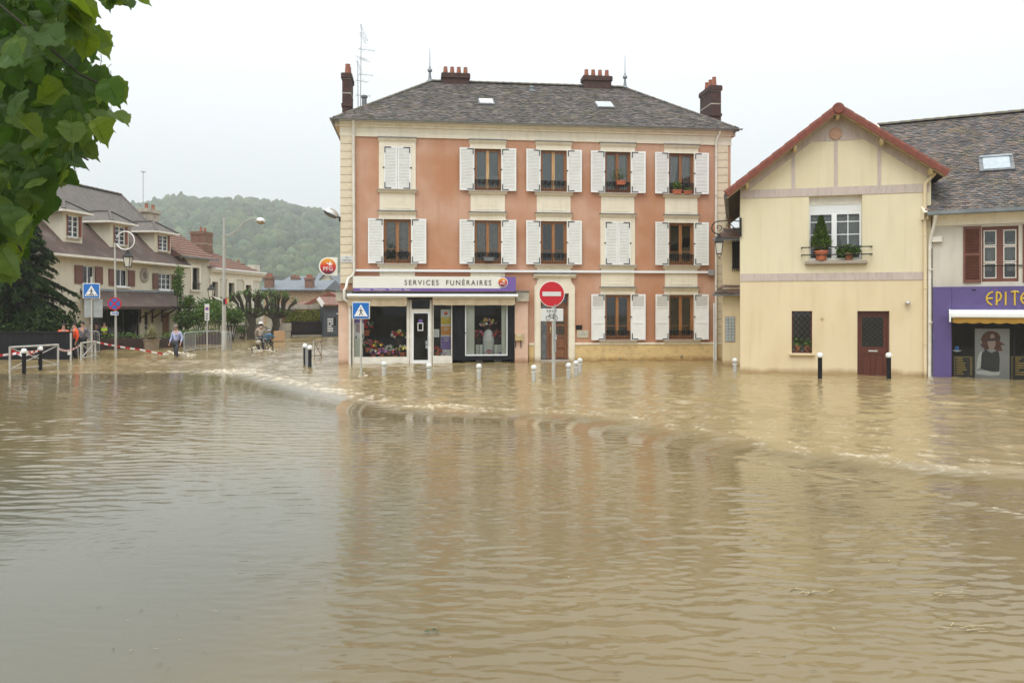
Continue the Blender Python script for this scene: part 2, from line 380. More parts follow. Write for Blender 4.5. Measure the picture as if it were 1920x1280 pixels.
def logo_mat():
    m = bpy.data.materials.new('logo_red'); m.use_nodes = True; n = m.node_tree; L = n.links
    tc = n.nodes.new('ShaderNodeTexCoord'); sp = n.nodes.new('ShaderNodeSeparateXYZ'); L.new(tc.outputs['Generated'], sp.inputs[0])
    cr = n.nodes.new('ShaderNodeValToRGB'); L.new(sp.outputs[2], cr.inputs[0])
    e = cr.color_ramp.elements; e[0].position = .05; e[0].color = C(.07,.015,.035); e[1].position = .95; e[1].color = C(.80,.38,.02)
    x = e.new(.3); x.color = C(.40,.015,.03); x = e.new(.55); x.color = C(.62,.04,.015)
    L.new(cr.outputs[0], n.nodes['Principled BSDF'].inputs['Base Color']); n.nodes['Principled BSDF'].inputs['Roughness'].default_value = .35
    MATS['logo_red'] = m
logo_mat()
glass_mat('glass'); glass_mat('shop_glass', (.97,.98,.97,1), 1.3)

# ------------------------------------------------------------------ water
JUMP = [(-400,700),(-40,702),(250,700),(380,698),(450,702),(520,716),(640,742),(760,766),(900,773),(1050,779),(1150,791),(1300,817),(1450,846),(1600,868),(1750,884),(1960,898),(2400,930)]
JW = np.array([ground_at(*p) for p in JUMP])
def seg_dist(X, Y):
    best = np.full(X.shape, 1e9); sign = np.ones(X.shape)
    for (x0, y0), (x1, y1) in zip(JW[:-1], JW[1:]):
        dx, dy = x1-x0, y1-y0; l2 = dx*dx+dy*dy
        t = np.clip(((X-x0)*dx+(Y-y0)*dy)/l2, 0, 1); ex = X-x0-t*dx; ey = Y-y0-t*dy; d = np.sqrt(ex*ex+ey*ey)
        c = dx*(Y-y0)-dy*(X-x0); upd = d < best; best = np.where(upd, d, best); sign = np.where(upd, np.where(c > 0, 1, -1), sign)
    return best*sign
def waves(X, Y, lmin, lmax, n, ang, spread, seed, p=1.0):
    r = np.random.RandomState(seed); h = np.zeros(X.shape)
    for i in range(n):
        l = math.exp(r.uniform(math.log(lmin), math.log(lmax))); a = ang+r.normal(0, spread); k = 2*math.pi/l; ph = r.uniform(0, 6.283)
        h += (l**p)*np.sin(k*(X*math.cos(a)+Y*math.sin(a))+ph)
    return h/np.sqrt(n)
def lowfreq(X, Y, l, seed):
    return np.clip(.5+.5*waves(X, Y, l*.6, l*1.8, 10, 0, 3, seed, 0)*1.1, 0, 1)
def sstep(a, b, x): t = np.clip((x-a)/(b-a), 0, 1); return t*t*(3-2*t)
def make_water():
    ny, nx = 950, 560
    ys = 3.0*(82/3.0)**(np.linspace(0, 1, ny)); ts = np.linspace(-1.05, 1.05, nx)
    Y = np.repeat(ys[:, None], nx, 1); X = Y*ts[None, :]
    d = seg_dist(X, Y)
    far = sstep(-.3, .5, d); near = 1-far
    dist = Y
    # choppy shallow flow on the far side of the crest
    chop = .022*waves(X, Y, .28, 1.5, 46, 1.35, .75, 3, .8)*(.45+.75*lowfreq(X, Y, 5, 8))
    # long, wind-drawn ripples on the near side, flat to the lower left
    side = sstep(-4.2, -1.0, X/np.maximum(Y, 1)*7.5)           # calmer towards the left foreground
    calm = np.where(Y < 9.5, sstep(4.0, 9.5, Y)*.9+.1, 1.0)
    amp = .25+.75*lowfreq(X, Y*1.5, 3.2, 5)
    rip = .0165*waves(X, Y, .16, .36, 60, 1.57, .21, 21, 1.0)*amp + .021*waves(X, Y, .08, .17, 60, 1.52, .34, 22, 1.0)*(.25+.75*lowfreq(X, Y, 1.4, 61))
    rip2 = .0125*waves(X, Y, .08, .24, 44, 1.40, .45, 33, 1.0)*lowfreq(X, Y, 2.5, 15)
    nearh = (rip*(.10+.90*side)+rip2*(.25+.5*side))*(.55+.45*np.maximum(calm, side))+ (1-side)*sstep(7, 13, Y)*(.012*waves(X, Y, .2, .6, 30, 1.5, .3, 41, 1)+.020*waves(X, Y, .12, .3, 40, 1.45, .3, 42, 1)*(.3+.9*lowfreq(X, Y, 3, 43)))
    nearh = nearh*(1-.55*np.exp(-((d+.95)/.8)**2))
    h = near*nearh + far*chop
    # the crest itself: water piled up on the far side, trough in front
    k = np.exp(-((d-.35)/.38)**2); wig = .5+.5*lowfreq(X, Y, 1.2, 77)
    tailx = sstep(-11, -8.2, X)
    h += (.055*sstep(-.45, .7, d) - .024*np.exp(-((d+.75)/.6)**2) + .03*k*wig)*(.25+.75*tailx)
    # tongue where the street outflow meets the square
    tx, ty = ground_at(436, 697); q = np.exp(-(((X-tx)/1.1)**2+((Y-ty)/.9)**2)); h += .10*q*np.abs(waves(X, Y, .3, .8, 20, .4, .5, 91, .4))
    # ring ripples in the left foreground
    for cx, cy, s in ((-3.75, 7.75, 1.0), (-3.2, 7.5, .6)):
        rr = np.sqrt((X-cx)**2+(Y-cy)**2); h += .0022*s*np.sin(rr*2*math.pi/.13)*np.exp(-rr/.45)
    n1 = lowfreq(X*2.2, Y*1.1, .35, 55); n2 = lowfreq(X*1.3, Y*1.3, .9, 56)
    leftish = 1-sstep(-4, 2, X)
    foam_sheen = np.exp(-((d-.25)/.40)**2)*sstep(.30, .95, n1*.5+n2*.6)*(.3+.7*tailx)*(.10+.42*leftish)  # weak right part paints the crest's pale sheen, real foam only at left
    foam_sheen += far*np.exp(-np.maximum(d, 0)/4.5)*sstep(.60, 1.0, n1*.6+n2*.45)*.20
    foam_sheen += far*sstep(.78, 1.0, n1*.7+n2*.4)*.14
    foam_sheen += q*.8*sstep(.3, .7, n1)
    # second thin foam thread on the right
    th = np.array([ground_at(*p) for p in [(1180,838),(1320,846),(1420,862),(1560,892),(1760,925),(1920,968)]])
    dd = np.full(X.shape, 9.)
    for (x0, y0), (x1, y1) in zip(th[:-1], th[1:]):
        dx, dy = x1-x0, y1-y0; t = np.clip(((X-x0)*dx+(Y-y0)*dy)/(dx*dx+dy*dy), 0, 1); dd = np.minimum(dd, np.hypot(X-x0-t*dx, Y-y0-t*dy))
    h += .012*np.exp(-(dd/.12)**2); foam_sheen += .28*np.exp(-(dd/.07)**2)*sstep(.35, .95, n1*.5+n2*.5)
    v = np.stack([X, Y, h], -1).reshape(-1, 3).astype(np.float32)
    idx = np.arange(ny*nx).reshape(ny, nx); f = np.stack([idx[:-1, :-1], idx[:-1, 1:], idx[1:, 1:], idx[1:, :-1]], -1).reshape(-1, 4)
    me = bpy.data.meshes.new('water'); me.vertices.add(len(v)); me.vertices.foreach_set('co', v.ravel())
    me.loops.add(f.size); me.loops.foreach_set('vertex_index', f.ravel().astype(np.int32))
    me.polygons.add(len(f)); me.polygons.foreach_set('loop_start', np.arange(0, f.size, 4, dtype=np.int32))
    me.update(calc_edges=True); me.polygons.foreach_set('use_smooth', np.ones(len(f), bool))
    a = me.attributes.new('foam_sheen', 'FLOAT', 'POINT'); a.data.foreach_set('value', np.clip(foam_sheen, 0, 1).astype(np.float32).ravel())
    silt_and_reflection = np.clip(sstep(-3.2, .8, X-.12*(Y-8)+.8*(lowfreq(X, Y, 5, 70)-.5))+.8*sstep(8.5, 14, Y)+far, 0, 1)  # tan silt; also paints the olive tree reflection at left, mid distance
    a = me.attributes.new('silt_and_reflection', 'FLOAT', 'POINT'); a.data.foreach_set('value', silt_and_reflection.astype(np.float32).ravel())
    a = me.attributes.new('flow', 'FLOAT', 'POINT'); a.data.foreach_set('value', far.astype(np.float32).ravel())
    m = bpy.data.materials.new('flood_water'); m.use_nodes = True; n = m.node_tree; L = n.links; b = n.nodes['Principled BSDF']
    tc = n.nodes.new('ShaderNodeTexCoord')
    def noise(sc, det, mp=None):
        t = n.nodes.new('ShaderNodeTexNoise'); t.inputs['Scale'].default_value = sc; t.inputs['Detail'].default_value = det
        if mp:
            q_ = n.nodes.new('ShaderNodeMapping'); q_.inputs['Scale'].default_value = mp; L.new(tc.outputs['Object'], q_.inputs[0]); L.new(q_.outputs[0], t.inputs[0])
        else: L.new(tc.outputs['Object'], t.inputs[0])
        return t
    t1 = noise(.35, 4); r1 = n.nodes.new('ShaderNodeMapRange'); r1.inputs[1].default_value = .35; r1.inputs[2].default_value = .65; L.new(t1.outputs[0], r1.inputs[0])
    mx = n.nodes.new('ShaderNodeMix'); mx.data_type = 'RGBA'; mx.inputs[6].default_value = C(.205,.153,.072); mx.inputs[7].default_value = C(.172,.130,.065); L.new(r1.outputs[0], mx.inputs[0])
    si = n.nodes.new('ShaderNodeAttribute'); si.attribute_name = 'silt_and_reflection'; m0 = n.nodes.new('ShaderNodeMix'); m0.data_type = 'RGBA'; L.new(si.outputs['Fac'], m0.inputs[0]); m0.inputs[6].default_value = C(.155,.144,.102); L.new(mx.outputs[2], m0.inputs[7])
    fl = n.nodes.new('ShaderNodeAttribute'); fl.attribute_name = 'flow'
    m2 = n.nodes.new('ShaderNodeMix'); m2.data_type = 'RGBA'; L.new(fl.outputs['Fac'], m2.inputs[0]); L.new(m0.outputs[2], m2.inputs[6]); m2.inputs[7].default_value = C(.275,.203,.095)
    fo = n.nodes.new('ShaderNodeAttribute'); fo.attribute_name = 'foam_sheen'; t2 = noise(9, 5, (1, 1.6, 1))
    ad = n.nodes.new('ShaderNodeMath'); ad.operation = 'MULTIPLY_ADD'; L.new(t2.outputs[0], ad.inputs[0]); ad.inputs[1].default_value = 1.2; ad.inputs[2].default_value = -.6
    ad2 = n.nodes.new('ShaderNodeMath'); ad2.operation = 'ADD'; L.new(ad.outputs[0], ad2.inputs[0]); L.new(fo.outputs['Fac'], ad2.inputs[1])
    r3 = n.nodes.new('ShaderNodeMapRange'); r3.inputs[1].default_value = .0; r3.inputs[2].default_value = .9; L.new(ad2.outputs[0], r3.inputs[0])
    r3m = n.nodes.new('ShaderNodeMath'); r3m.operation = 'MULTIPLY'; L.new(r3.outputs[0], r3m.inputs[0])
    sf = n.nodes.new('ShaderNodeMapRange'); sf.inputs[1].default_value = .02; sf.inputs[2].default_value = .2; L.new(fo.outputs['Fac'], sf.inputs[0]); L.new(sf.outputs[0], r3m.inputs[1])
    m3 = n.nodes.new('ShaderNodeMix'); m3.data_type = 'RGBA'; L.new(r3m.outputs[0], m3.inputs[0]); L.new(m2.outputs[2], m3.inputs[6]); m3.inputs[7].default_value = C(.62,.54,.40)
    L.new(m3.outputs[2], b.inputs['Base Color']); b.inputs['IOR'].default_value = 1.33
    rr = n.nodes.new('ShaderNodeMath'); rr.operation = 'MULTIPLY_ADD'; L.new(r3m.outputs[0], rr.inputs[0]); rr.inputs[1].default_value = .5; rr.inputs[2].default_value = .03; L.new(rr.outputs[0], b.inputs['Roughness'])
    t4 = noise(6, 6, (.8, 2.2, 1)); bp = n.nodes.new('ShaderNodeBump'); bp.inputs['Distance'].default_value = .02
    st = n.nodes.new('ShaderNodeMath'); st.operation = 'MULTIPLY_ADD'; L.new(fl.outputs['Fac'], st.inputs[0]); st.inputs[1].default_value = .55; st.inputs[2].default_value = .13
    L.new(st.outputs[0], bp.inputs['Strength']); L.new(t4.outputs[0], bp.inputs['Height']); L.new(bp.outputs[0], b.inputs['Normal'])
    me.materials.append(m); o = obj('water', me); struct(o); o['label'] = 'muddy brown flood water covering the whole square'
    return o
make_water()
# ground under and beyond the flood, one sheet to the horizon
b = MB(); xs = [-3000, -400, -120, -60, -30, 0, 30, 60, 120, 400, 3000]; yy = [-200, 0, 20, 40, 58, 66, 80, 120, 400, 3000]
for j in range(len(yy)-1):
    for i in range(len(xs)-1):
        zf = lambda y: -.55 if y < 60 else (-.1 if y < 70 else .3)
        b.quad((xs[i], yy[j], zf(yy[j])), (xs[i+1], yy[j], zf(yy[j])), (xs[i+1], yy[j+1], zf(yy[j+1])), (xs[i], yy[j+1], zf(yy[j+1])))
struct(b.build('ground', 'ground_mud'))
# ------------------------------------------------------------------ wooded hill
def hill_h(X, Y):
    # crest heights measured along the skyline, falling towards the town and to the right
    X = X/2.2; Y = Y/2.2; px = 960+FPX*X/Y
    ref = np.interp(px, [-600, 0, 150, 250, 300, 430, 520, 600, 680, 760, 900, 1100, 1500], [55, 48, 48, 49, 52, 53.5, 52, 47, 40, 33, 24, 15, 8])
    ramp = sstep(150, 430, Y); back = 1-.5*sstep(470, 800, Y)
    return 2.2*ref*ramp*back*(.97+.05*lowfreq(X, Y, 60, 5))
def make_hill():
    xs = 2.2*np.linspace(-520, 260, 90); ys = 2.2*np.linspace(140, 800, 80); Y, X = np.meshgrid(ys, xs, indexing='ij'); Z = hill_h(X, Y)-.5
    v = np.stack([X, Y, Z], -1).reshape(-1, 3); n1, n2 = X.shape; idx = np.arange(n1*n2).reshape(n1, n2)
    f = np.stack([idx[:-1, :-1], idx[:-1, 1:], idx[1:, 1:], idx[1:, :-1]], -1).reshape(-1, 4)
    me = bpy.data.meshes.new('hill'); me.from_pydata(v.tolist(), [], f.tolist()); me.materials.append(MATS['hill_ground']); o = obj('hill', me); struct(o)
    # crowns
    bm = bmesh.new(); bmesh.ops.create_icosphere(bm, subdivisions=2, radius=1); bv = np.array([q.co[:] for q in bm.verts]); bf = np.array([[q.index for q in fc.verts] for fc in bm.faces]); bm.free()
    variants = []
    for k in range(7):
        off = Vector((k*7.3, 1.7*k, 0)); out = []
        for p in bv:
            w = Vector(p); nz = mnoise.fractal(w*1.7+off, 1, 2, 4); out.append(p*(1+.5*nz))
        variants.append(np.array(out))
    r = np.random.RandomState(4); V = []; Fc = []; T = []; cnt = 0; tries = 0
    while cnt < 4000 and tries < 60000:
        tries += 1
        y = 2.2*r.uniform(215, 455); x = r.uniform(-.78, .06)*y
        px = 960+FPX*x/y
        if px > 720 or px < -40: continue
        if r.rand() > .35+.65*(y/2.2-150)/300: continue
        z = float(hill_h(np.array([x]), np.array([y]))[0]); s = r.uniform(2.4, 6.2); sz = s*r.uniform(.9, 1.35)
        if r.rand() < .02: s *= .7; sz *= 1.4
        a = r.uniform(0, 6.28); q = variants[r.randint(7)]*np.array([s, s, sz]); ca, sa = math.cos(a), math.sin(a)
        q = np.stack([q[:, 0]*ca-q[:, 1]*sa+x, q[:, 0]*sa+q[:, 1]*ca+y, q[:, 2]+z+sz*.45], -1)
        V.append(q); Fc.append(bf+cnt*len(bv)); g = r.uniform(.6, 1.35); T.append(np.repeat(np.array([[g*r.uniform(.85, 1.25), g, g*r.uniform(.7, 1.05), 1]]), len(bf), 0)); cnt += 1
    V = np.concatenate(V).astype(np.float32); Fc = np.concatenate(Fc).astype(np.int32); T = np.concatenate(T).astype(np.float32)
    me = bpy.data.meshes.new('forest'); me.vertices.add(len(V)); me.vertices.foreach_set('co', V.ravel()); me.loops.add(Fc.size); me.loops.foreach_set('vertex_index', Fc.ravel())
    me.polygons.add(len(Fc)); me.polygons.foreach_set('loop_start', np.arange(0, Fc.size, 3, dtype=np.int32)); me.update(calc_edges=True)
    at = me.attributes.new('tint', 'FLOAT_COLOR', 'FACE'); at.data.foreach_set('color', T.ravel()); me.materials.append(MATS['forest'])
    o = obj('forest', me); stuff(o); o['label'] = 'misty green wood covering the hill behind the town'; o['category'] = 'wood'
make_hill()
# ================================================================== corner building with the funeral shop
FM = Frame(((638-960)/FPX*31.8, 31.8), ((1370-960)/FPX*33.7, 33.7))
MAIN = FM.root('corner_building', 'three storey terracotta pink corner building with white shutters and brown tiled hip roof', 'building')
WM = FM.w; DEPTH = 9.2; EAVE = 9.72
COLS = [FM.u(745), FM.u(914.5), FM.u(1038), FM.u(1158), FM.u(1277)]
ROWS = {2: (7.02, 8.70), 1: (4.05, 5.80), 0: (.95, 2.80)}
OW = 1.08
DOORU = (FM.u(1013), FM.u(1066)); DZ = (0.0, FM.z(1040, 551))
SHOPU = (FM.u(657), FM.u(966)); SHOPZ = 2.62
holes = []
for r in (2, 1):
    for c in COLS: holes.append((c-OW/2, c+OW/2, *ROWS[r]))
for c in COLS[3:]: holes.append((c-OW/2, c+OW/2, *ROWS[0]))
holes.append((DOORU[0], DOORU[1], -.6, DZ[1])); holes.append((SHOPU[0], SHOPU[1], -.6, SHOPZ))
b = MB(); wall_cells(b, 0, WM, -.6, EAVE-.35, 0, .35, holes)
b.box(0, .35, .35, DEPTH, -.6, EAVE-.35); b.box(WM-.35, WM, .35, DEPTH, -.6, EAVE-.35); b.box(.35, WM-.35, DEPTH-.3, DEPTH, -.6, EAVE-.35)
b.build('wall', 'pink', MAIN)
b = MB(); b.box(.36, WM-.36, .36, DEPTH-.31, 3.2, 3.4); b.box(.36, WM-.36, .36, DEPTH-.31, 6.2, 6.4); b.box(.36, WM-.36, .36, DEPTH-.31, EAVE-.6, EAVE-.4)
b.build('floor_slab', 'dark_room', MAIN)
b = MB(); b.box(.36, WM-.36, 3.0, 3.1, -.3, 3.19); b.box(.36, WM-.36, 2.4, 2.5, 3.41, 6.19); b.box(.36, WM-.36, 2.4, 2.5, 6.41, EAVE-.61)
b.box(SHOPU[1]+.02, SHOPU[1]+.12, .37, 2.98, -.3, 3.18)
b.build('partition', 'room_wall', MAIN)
# plinth, its white capping, cornice
pz = .73; b = MB(); pu = [(SHOPU[1]+.55, DOORU[0]-.26), (DOORU[1]+.26, WM-.02)]
for a, c in pu: b.box(a, c, -.05, -.002, -.6, pz)
o = b.build('plinth', 'plinth', MAIN)
b = MB()
for a, c in pu: b.box(a, c, -.075, -.001, pz, pz+.09)
b.build('plinth_capping', 'cream', MAIN, bevel=.012)
cz = 9.08
prof = [(-.001, cz), (-.05, cz), (-.05, cz+.10), (-.03, cz+.11), (-.03, cz+.36), (-.09, cz+.38), (-.09, cz+.44), (-.17, cz+.48), (-.17, cz+.52), (-.30, cz+.575), (-.30, cz+.62), (-.001, cz+.62)]
b = MB(); b.prism(prof, -.02, WM+.02, axis='x'); b.build('cornice', 'cream', MAIN)
b = MB()
for q in ((-.22, 0), (WM, WM+.22)): b.box(q[0], q[1], .02, DEPTH, cz+.40, cz+.62)
b.build('cornice', 'cream', MAIN)
# quoins, block by block
def quoins(u0, u1, z0, z1, n):
    h = (z1-z0)/n; g = MB(); g.box(u0+.02, u1-.01, -.03, -.003, z0, z1); g.build('quoin_backing', 'stone_weather', MAIN)
    me = MB().box(0, u1-u0, -.045, -.02, .011, h-.011).mesh('quoin_block', 'cream_stone')
    for k in range(n):
        o = obj('quoin_block', me, MAIN, .006, (u0, 0, z0+k*h))
quoins(.005, FM.u(661), 3.22, cz, 19); quoins(FM.u(1343.5), FM.u(1364.5), pz+.1, cz, 26)
# ----- windows
def surround(r, c, cols_extra=False):
    z0, z1 = ROWS[r]; b = MB(); w = .73
    for s in (-1, 1): b.box(c+s*.545 if s > 0 else c-w, c+w if s > 0 else c-.545, -.04, .12, z0-.02, z1)
    top = {2: .34, 1: .31, 0: .28}[r]
    b.box(c-w, c+w, -.042, .12, z1, z1+top*.55)
    b.prism([(.0, z1+top*.55), (-.05, z1+top*.55), (-.07, z1+top*.7), (-.10, z1+top*.75), (-.13, z1+top), (.0, z1+top)], c-w-.03, c+w+.03, axis='x')
    b.box(c-w-.05, c+w+.05, -.16, -.001, z1+top, z1+top+.035, 2)
    # sill
    b.box(c-.80, c+.80, -.17, .2, z0-.07, z0-.021, 1); b.prism([(-.001, z0-.16), (-.08, z0-.16), (-.13, z0-.07), (-.001, z0-.07)], c-.78, c+.78, axis='x')
    return b.build('window', ['cream', 'stone_sill', 'lead'], MAIN)
def panel(c, z0, z1):
    b = MB(); b.box(c-.70, c+.70, -.03, -.001, z0, z1); h = z1-z0
    b.box(c-.50, c+.50, -.042, -.03, z0+.13*h, z0+.18*h)
    for k in range(15): u = c-.46+.92*k/14; b.box(u-.016, u+.016, -.040, -.03, z0+.30*h, z0+.58*h)
    b.build('apron_panel', 'cream', MAIN)
for c in COLS: panel(c, 6.15, 6.86)
for c in COLS: panel(c, 3.13, 3.89)
def leaf_mesh(w, h, kind):
    """one shutter leaf, hinge edge at x=0, lying in x>0, outer face to -y"""
    b = MB(); t = .034
    if kind == 'louvre':
        b.box(0, .06, -t, 0, 0, h); b.box(w-.06, w, -t, 0, 0, h); b.box(.06, w-.06, -t, 0, 0, .07); b.box(.06, w-.06, -t, 0, h-.07, h)
        n = 27
        for k in range(n):
            z = .07+(h-.14)*(k+.5)/n; M = Matrix.Translation((0, -t/2, z)) @ Matrix.Rotation(R(-50), 4, 'X')
            b.box(.055, w-.055, -.028, .028, -.005, .005, M=M)
        b.box(.06, w-.06, -.020, -.016, .07, h-.07)
    else:
        b.box(0, .06, -t, 0, 0, h); b.box(w-.06, w, -t, 0, 0, h); b.box(.06, w-.06, -t, 0, 0, .07); b.box(.06, w-.06, -t, 0, h-.07, h)
        b.box(.06, w-.06, -t, 0, h*.70, h*.74); b.box(.06, w-.06, -t, 0, h*.36, h*.39)
        b.box(.06, w-.06, -t*.6, -t*.2, .07, h*.70)
        for k in range(4): u = .06+(w-.12)*(k+1)/5; b.box(u-.006, u+.006, -t*.75, -t*.6, .08, h*.69)
        for k in range(9):
            z = h*.745+(h*.25-.075)*(k+.5)/9; M = Matrix.Translation((0, -t/2, z)) @ Matrix.Rotation(R(-50), 4, 'X'); b.box(.055, w-.055, -.026, .026, -.006, .006, M=M)
    return b
def straps(w, h, closed):
    b = MB(); t = -.036
    for z, s in ((.035, 1), (h-.055, -1)):
        b.box(.03, .30, t-.008, t, z-.005, z+.03, 0); zz = (z+.03, z+.24) if s > 0 else (z-.21, z-.005)
        b.box(.03, .065, t-.008, t, *zz)
    b.box(-.035, .03, t-.012, t+.02, h*.49, h*.515); b.ball((.005, t-.015, h*.503), .03, 8, sc=(1.2, .5, .8))
    return b
def mirror(b):
    q = MB(); q.join(b); q.v = [(-p[0], p[1], p[2]) for p in q.v]; return q
SH = {}
for r in ROWS:
    z0, z1 = ROWS[r]; h = z1-z0+.04; k = 'louvre' if r else 'panel'
    for s in (1, -1):
        for cl in (0, 1):
            w = .60 if not cl else OW/2-.006
            a = leaf_mesh(w, h, k); st = straps(w, h, cl)
            if s < 0: a, st = mirror(a), mirror(st)
            SH[r, s, cl] = a.join(st, moff=1).mesh('shutter', ['white_paint', 'iron'])
def shutters(par, r, c, closed, ang=(8, 9)):
    z0, z1 = ROWS[r]
    for s in (1, -1):
        if closed: obj('shutter', SH[r, -s, 1], par, 0, (c+s*OW/2, -.01, z0-.02))
        else:
            a = R(ang[0] if s < 0 else ang[1])*(-s)
            obj('shutter', SH[r, s, 0], par, 0, (c+s*(OW/2+.015), -.055, z0-.02), (0, 0, a))
def casement(par, c, z0, z1, w, m='wood_orange', y=.10, barz=None, m2=None):
    f = .055; b = MB()
    b.box(c-w/2, c-w/2+f, y, y+.08, z0, z1); b.box(c+w/2-f, c+w/2, y, y+.08, z0, z1)
    b.box(c-w/2+f, c+w/2-f, y, y+.08, z1-f, z1); b.box(c-w/2+f, c+w/2-f, y, y+.08, z0, z0+f)
    b.box(c-.065, c+.065, y-.015, y+.07, z0+f, z1-f, 1)
    for s in (-1, 1):
        a0, a1 = sorted((c+s*.065, c+s*(w/2-f)))
        b.box(a0, a1, y+.01, y+.06, z1-f-.05, z1-f); b.box(a0, a1, y+.01, y+.06, z0+f, z0+f+.10)
        e0, e1 = sorted((c+s*(w/2-f), c+s*(w/2-f-.05))); b.box(e0, e1, y+.008, y+.062, z0+f, z1-f)
        if barz: b.box(a0, a1, y+.015, y+.05, barz, barz+.022, 1)
    b.build('frame', [m, m2 or m], par)
    for s in (-1, 1):
        a0, a1 = sorted((c+s*.066, c+s*(w/2-f-.05))); g = MB(); g.box(a0, a1, y+.03, y+.036, z0+f+.10, z1-f-.05); g.build('pane', 'glass', par)
def curtain(par, c, z0, z1, w, kind, y=.26):
    b = MB(); n = 40
    if kind == 'tied':      # two drapes pulled apart
        for s in (-1, 1):
            for i in range(14):
                t0, t1 = i/14, (i+1)/14
                def X(t, k): return c+s*(.02+(w/2-.02)*t)*(1 if k else 1)
                def top(t): return (c+s*(.03+(w/2-.05)*t), y+.02*math.sin(t*28), z1-.06)
                def bot(t): return (c+s*(w/2*.42+(w/2*.55)*t), y+.02*math.sin(t*28), z0+.05)
                b.quad(top(t0), top(t1), bot(t1), bot(t0))
        b.build('curtain', 'curtain', par)
    else:
        for i in range(n):
            a0 = c-w/2+.06+(w-.12)*i/n; a1 = c-w/2+.06+(w-.12)*(i+1)/n; fw = 0 if kind == 'sky_sheet' else .016; y0 = y+fw*math.sin(i*1.1); y1 = y+fw*math.sin((i+1)*1.1)
            b.quad((a0, y0, z0), (a1, y1, z0), (a1, y1, z1), (a0, y0, z1))
        b.build('curtain', {'net': 'curtain', 'check': 'curtain_check', 'sky_sheet': 'sky_sheet_grey'}[kind], par)  # the flat grey sheet is no curtain, it paints sky reflected in the panes
def railing(par, c, z0, w, h=.44, y=-.03):
    b = MB(); b.box(c-w/2, c+w/2, y-.015, y+.015, z0+h-.025, z0+h); b.box(c-w/2, c+w/2, y-.01, y+.01, z0+.05, z0+.07)
    n = 11
    for k in range(n+1): u = c-w/2+w*k/n; b.box(u-.007, u+.007, y-.007, y+.007, z0+.07, z0+h-.025)
    for k in range(n):
        u = c-w/2+w*(k+.5)/n
        for rr, zz in ((.036, z0+h-.075), (.026, z0+h-.15)):
            b.tube([(u+rr*math.cos(a), y, zz+rr*math.sin(a)) for a in [i*math.pi/4 for i in range(8)]], .007, 4, closed=True)
    for k in range(0, n+1, 2):
        u = c-w/2+w*k/n
        b.add([(u-.05, y-.004, z0+h-.03), (u+.05, y-.004, z0+h-.03), (u, y-.004, z0+h-.22)], [(0, 1, 2)])
    b.build('railing', 'iron', par)
WSPEC = {(2,0): ('closed',), (2,1): ('open','wood_orange','sky_sheet','half'), (2,2): ('open','wood_orange','sky_sheet',''), (2,3): ('open','wood_brown','net',''), (2,4): ('open','wood_brown','tied',''),
         (1,0): ('open','wood_orange','check','bar'), (1,1): ('open','wood_orange','check','bar'), (1,2): ('open','wood_orange','','bar'), (1,3): ('closed',), (1,4): ('open','wood_orange','','bar'),
         (0,3): ('open','wood_orange','','bar'), (0,4): ('open','wood_orange','','bar')}
WIN = {}
for (r, i), sp in WSPEC.items():
    c = COLS[i]; z0, z1 = ROWS[r]; w = surround(r, c); WIN[r, i] = w
    shutters(w, r, c, sp[0] == 'closed', (random.uniform(4, 10), random.uniform(5, 11)))
    casement(w, c, z0, z1, OW, sp[1] if len(sp) > 1 else 'wood_brown', barz=z0+.55 if len(sp) > 3 and sp[3] == 'bar' else None, m2='wood_light' if r == 2 and i in (1, 2) else None)
    if sp[0] == 'open':
        if sp[2]: curtain(w, c, z0+(.06 if sp[2] != 'check' else .5), z1-.05, OW, sp[2])
        if sp[3] == 'half': curtain(w, c, z0+.05, z0+.62, OW, 'net', .2)
        railing(w, c, z0, OW-.02, .44 if r else .36)
# downpipes, cable duct, vents
def pipe(path, r, nm='downpipe', m='pipe_white', par=MAIN, rings=()):
    b = MB(); b.tube(path, r, 10)
    for z in rings: b.lathe([(r+.012, -.02), (r+.012, .02)], (path[-1][0] if len(path) < 4 else path[2][0], path[2][1] if len(path) > 3 else path[0][1], z), 10)
    return b.build(nm, m, par, smooth=True)
u1 = FM.u(663.5); p = FM
pipe([(u1, -.30, cz+.6), (u1, -.12, cz+.25), (u1, -.12, 8), (u1+.02, -.12, 3.75), (u1-.02, -.12, 3.55), (u1-.20, -.16, 3.42), (u1-.24, -.3, 3.28), (u1-.26, -.5, 3.05), (u1-.33, -.52, 2.95), (u1-.33, -.5, 2.6), (u1-.14, -.45, 2.45), (u1-.12, -.42, 2.3), (u1-.12, -.42, -.4)], .055, rings=(8.4, 6.4, 4.7))
u2 = FM.u(1341)
pipe([(u2+.1, -.30, cz+.58), (u2+.1, -.25, cz+.45), (u2, -.12, cz+.15), (u2, -.10, 8), (u2, -.10, -.4)], .05, rings=(8.6, 7, 5, 3.2, 1.4))
pipe([(u2-.09, -.10, 2.45), (u2-.09, -.10, -.4)], .03, m='white_pvc')
b = MB(); b.box(FM.u(666), FM.u(1327), -.11, -.045, 3.70, 3.79)
for px in (725, 800, 880, 963, 1043, 1122, 1220, 1300): u = FM.u(px); b.box(u-.012, u+.012, -.115, -.04, 3.695, 3.795)
b.box(FM.u(1326), FM.u(1337), -.16, -.045, 3.62, 3.84, 1); b.build('cable_duct', ['white_pvc', 'galv'], MAIN)
for px, py in ((1162, 673), (1277, 668)):
    u, z = FM.uz(px, py); b = MB(); b.lathe([(.055, 0), (.055, .03), (.03, .03), (.03, .01)], (u, -.085, z), 14, axis='y'); b.build('vent', 'stoneware', MAIN)
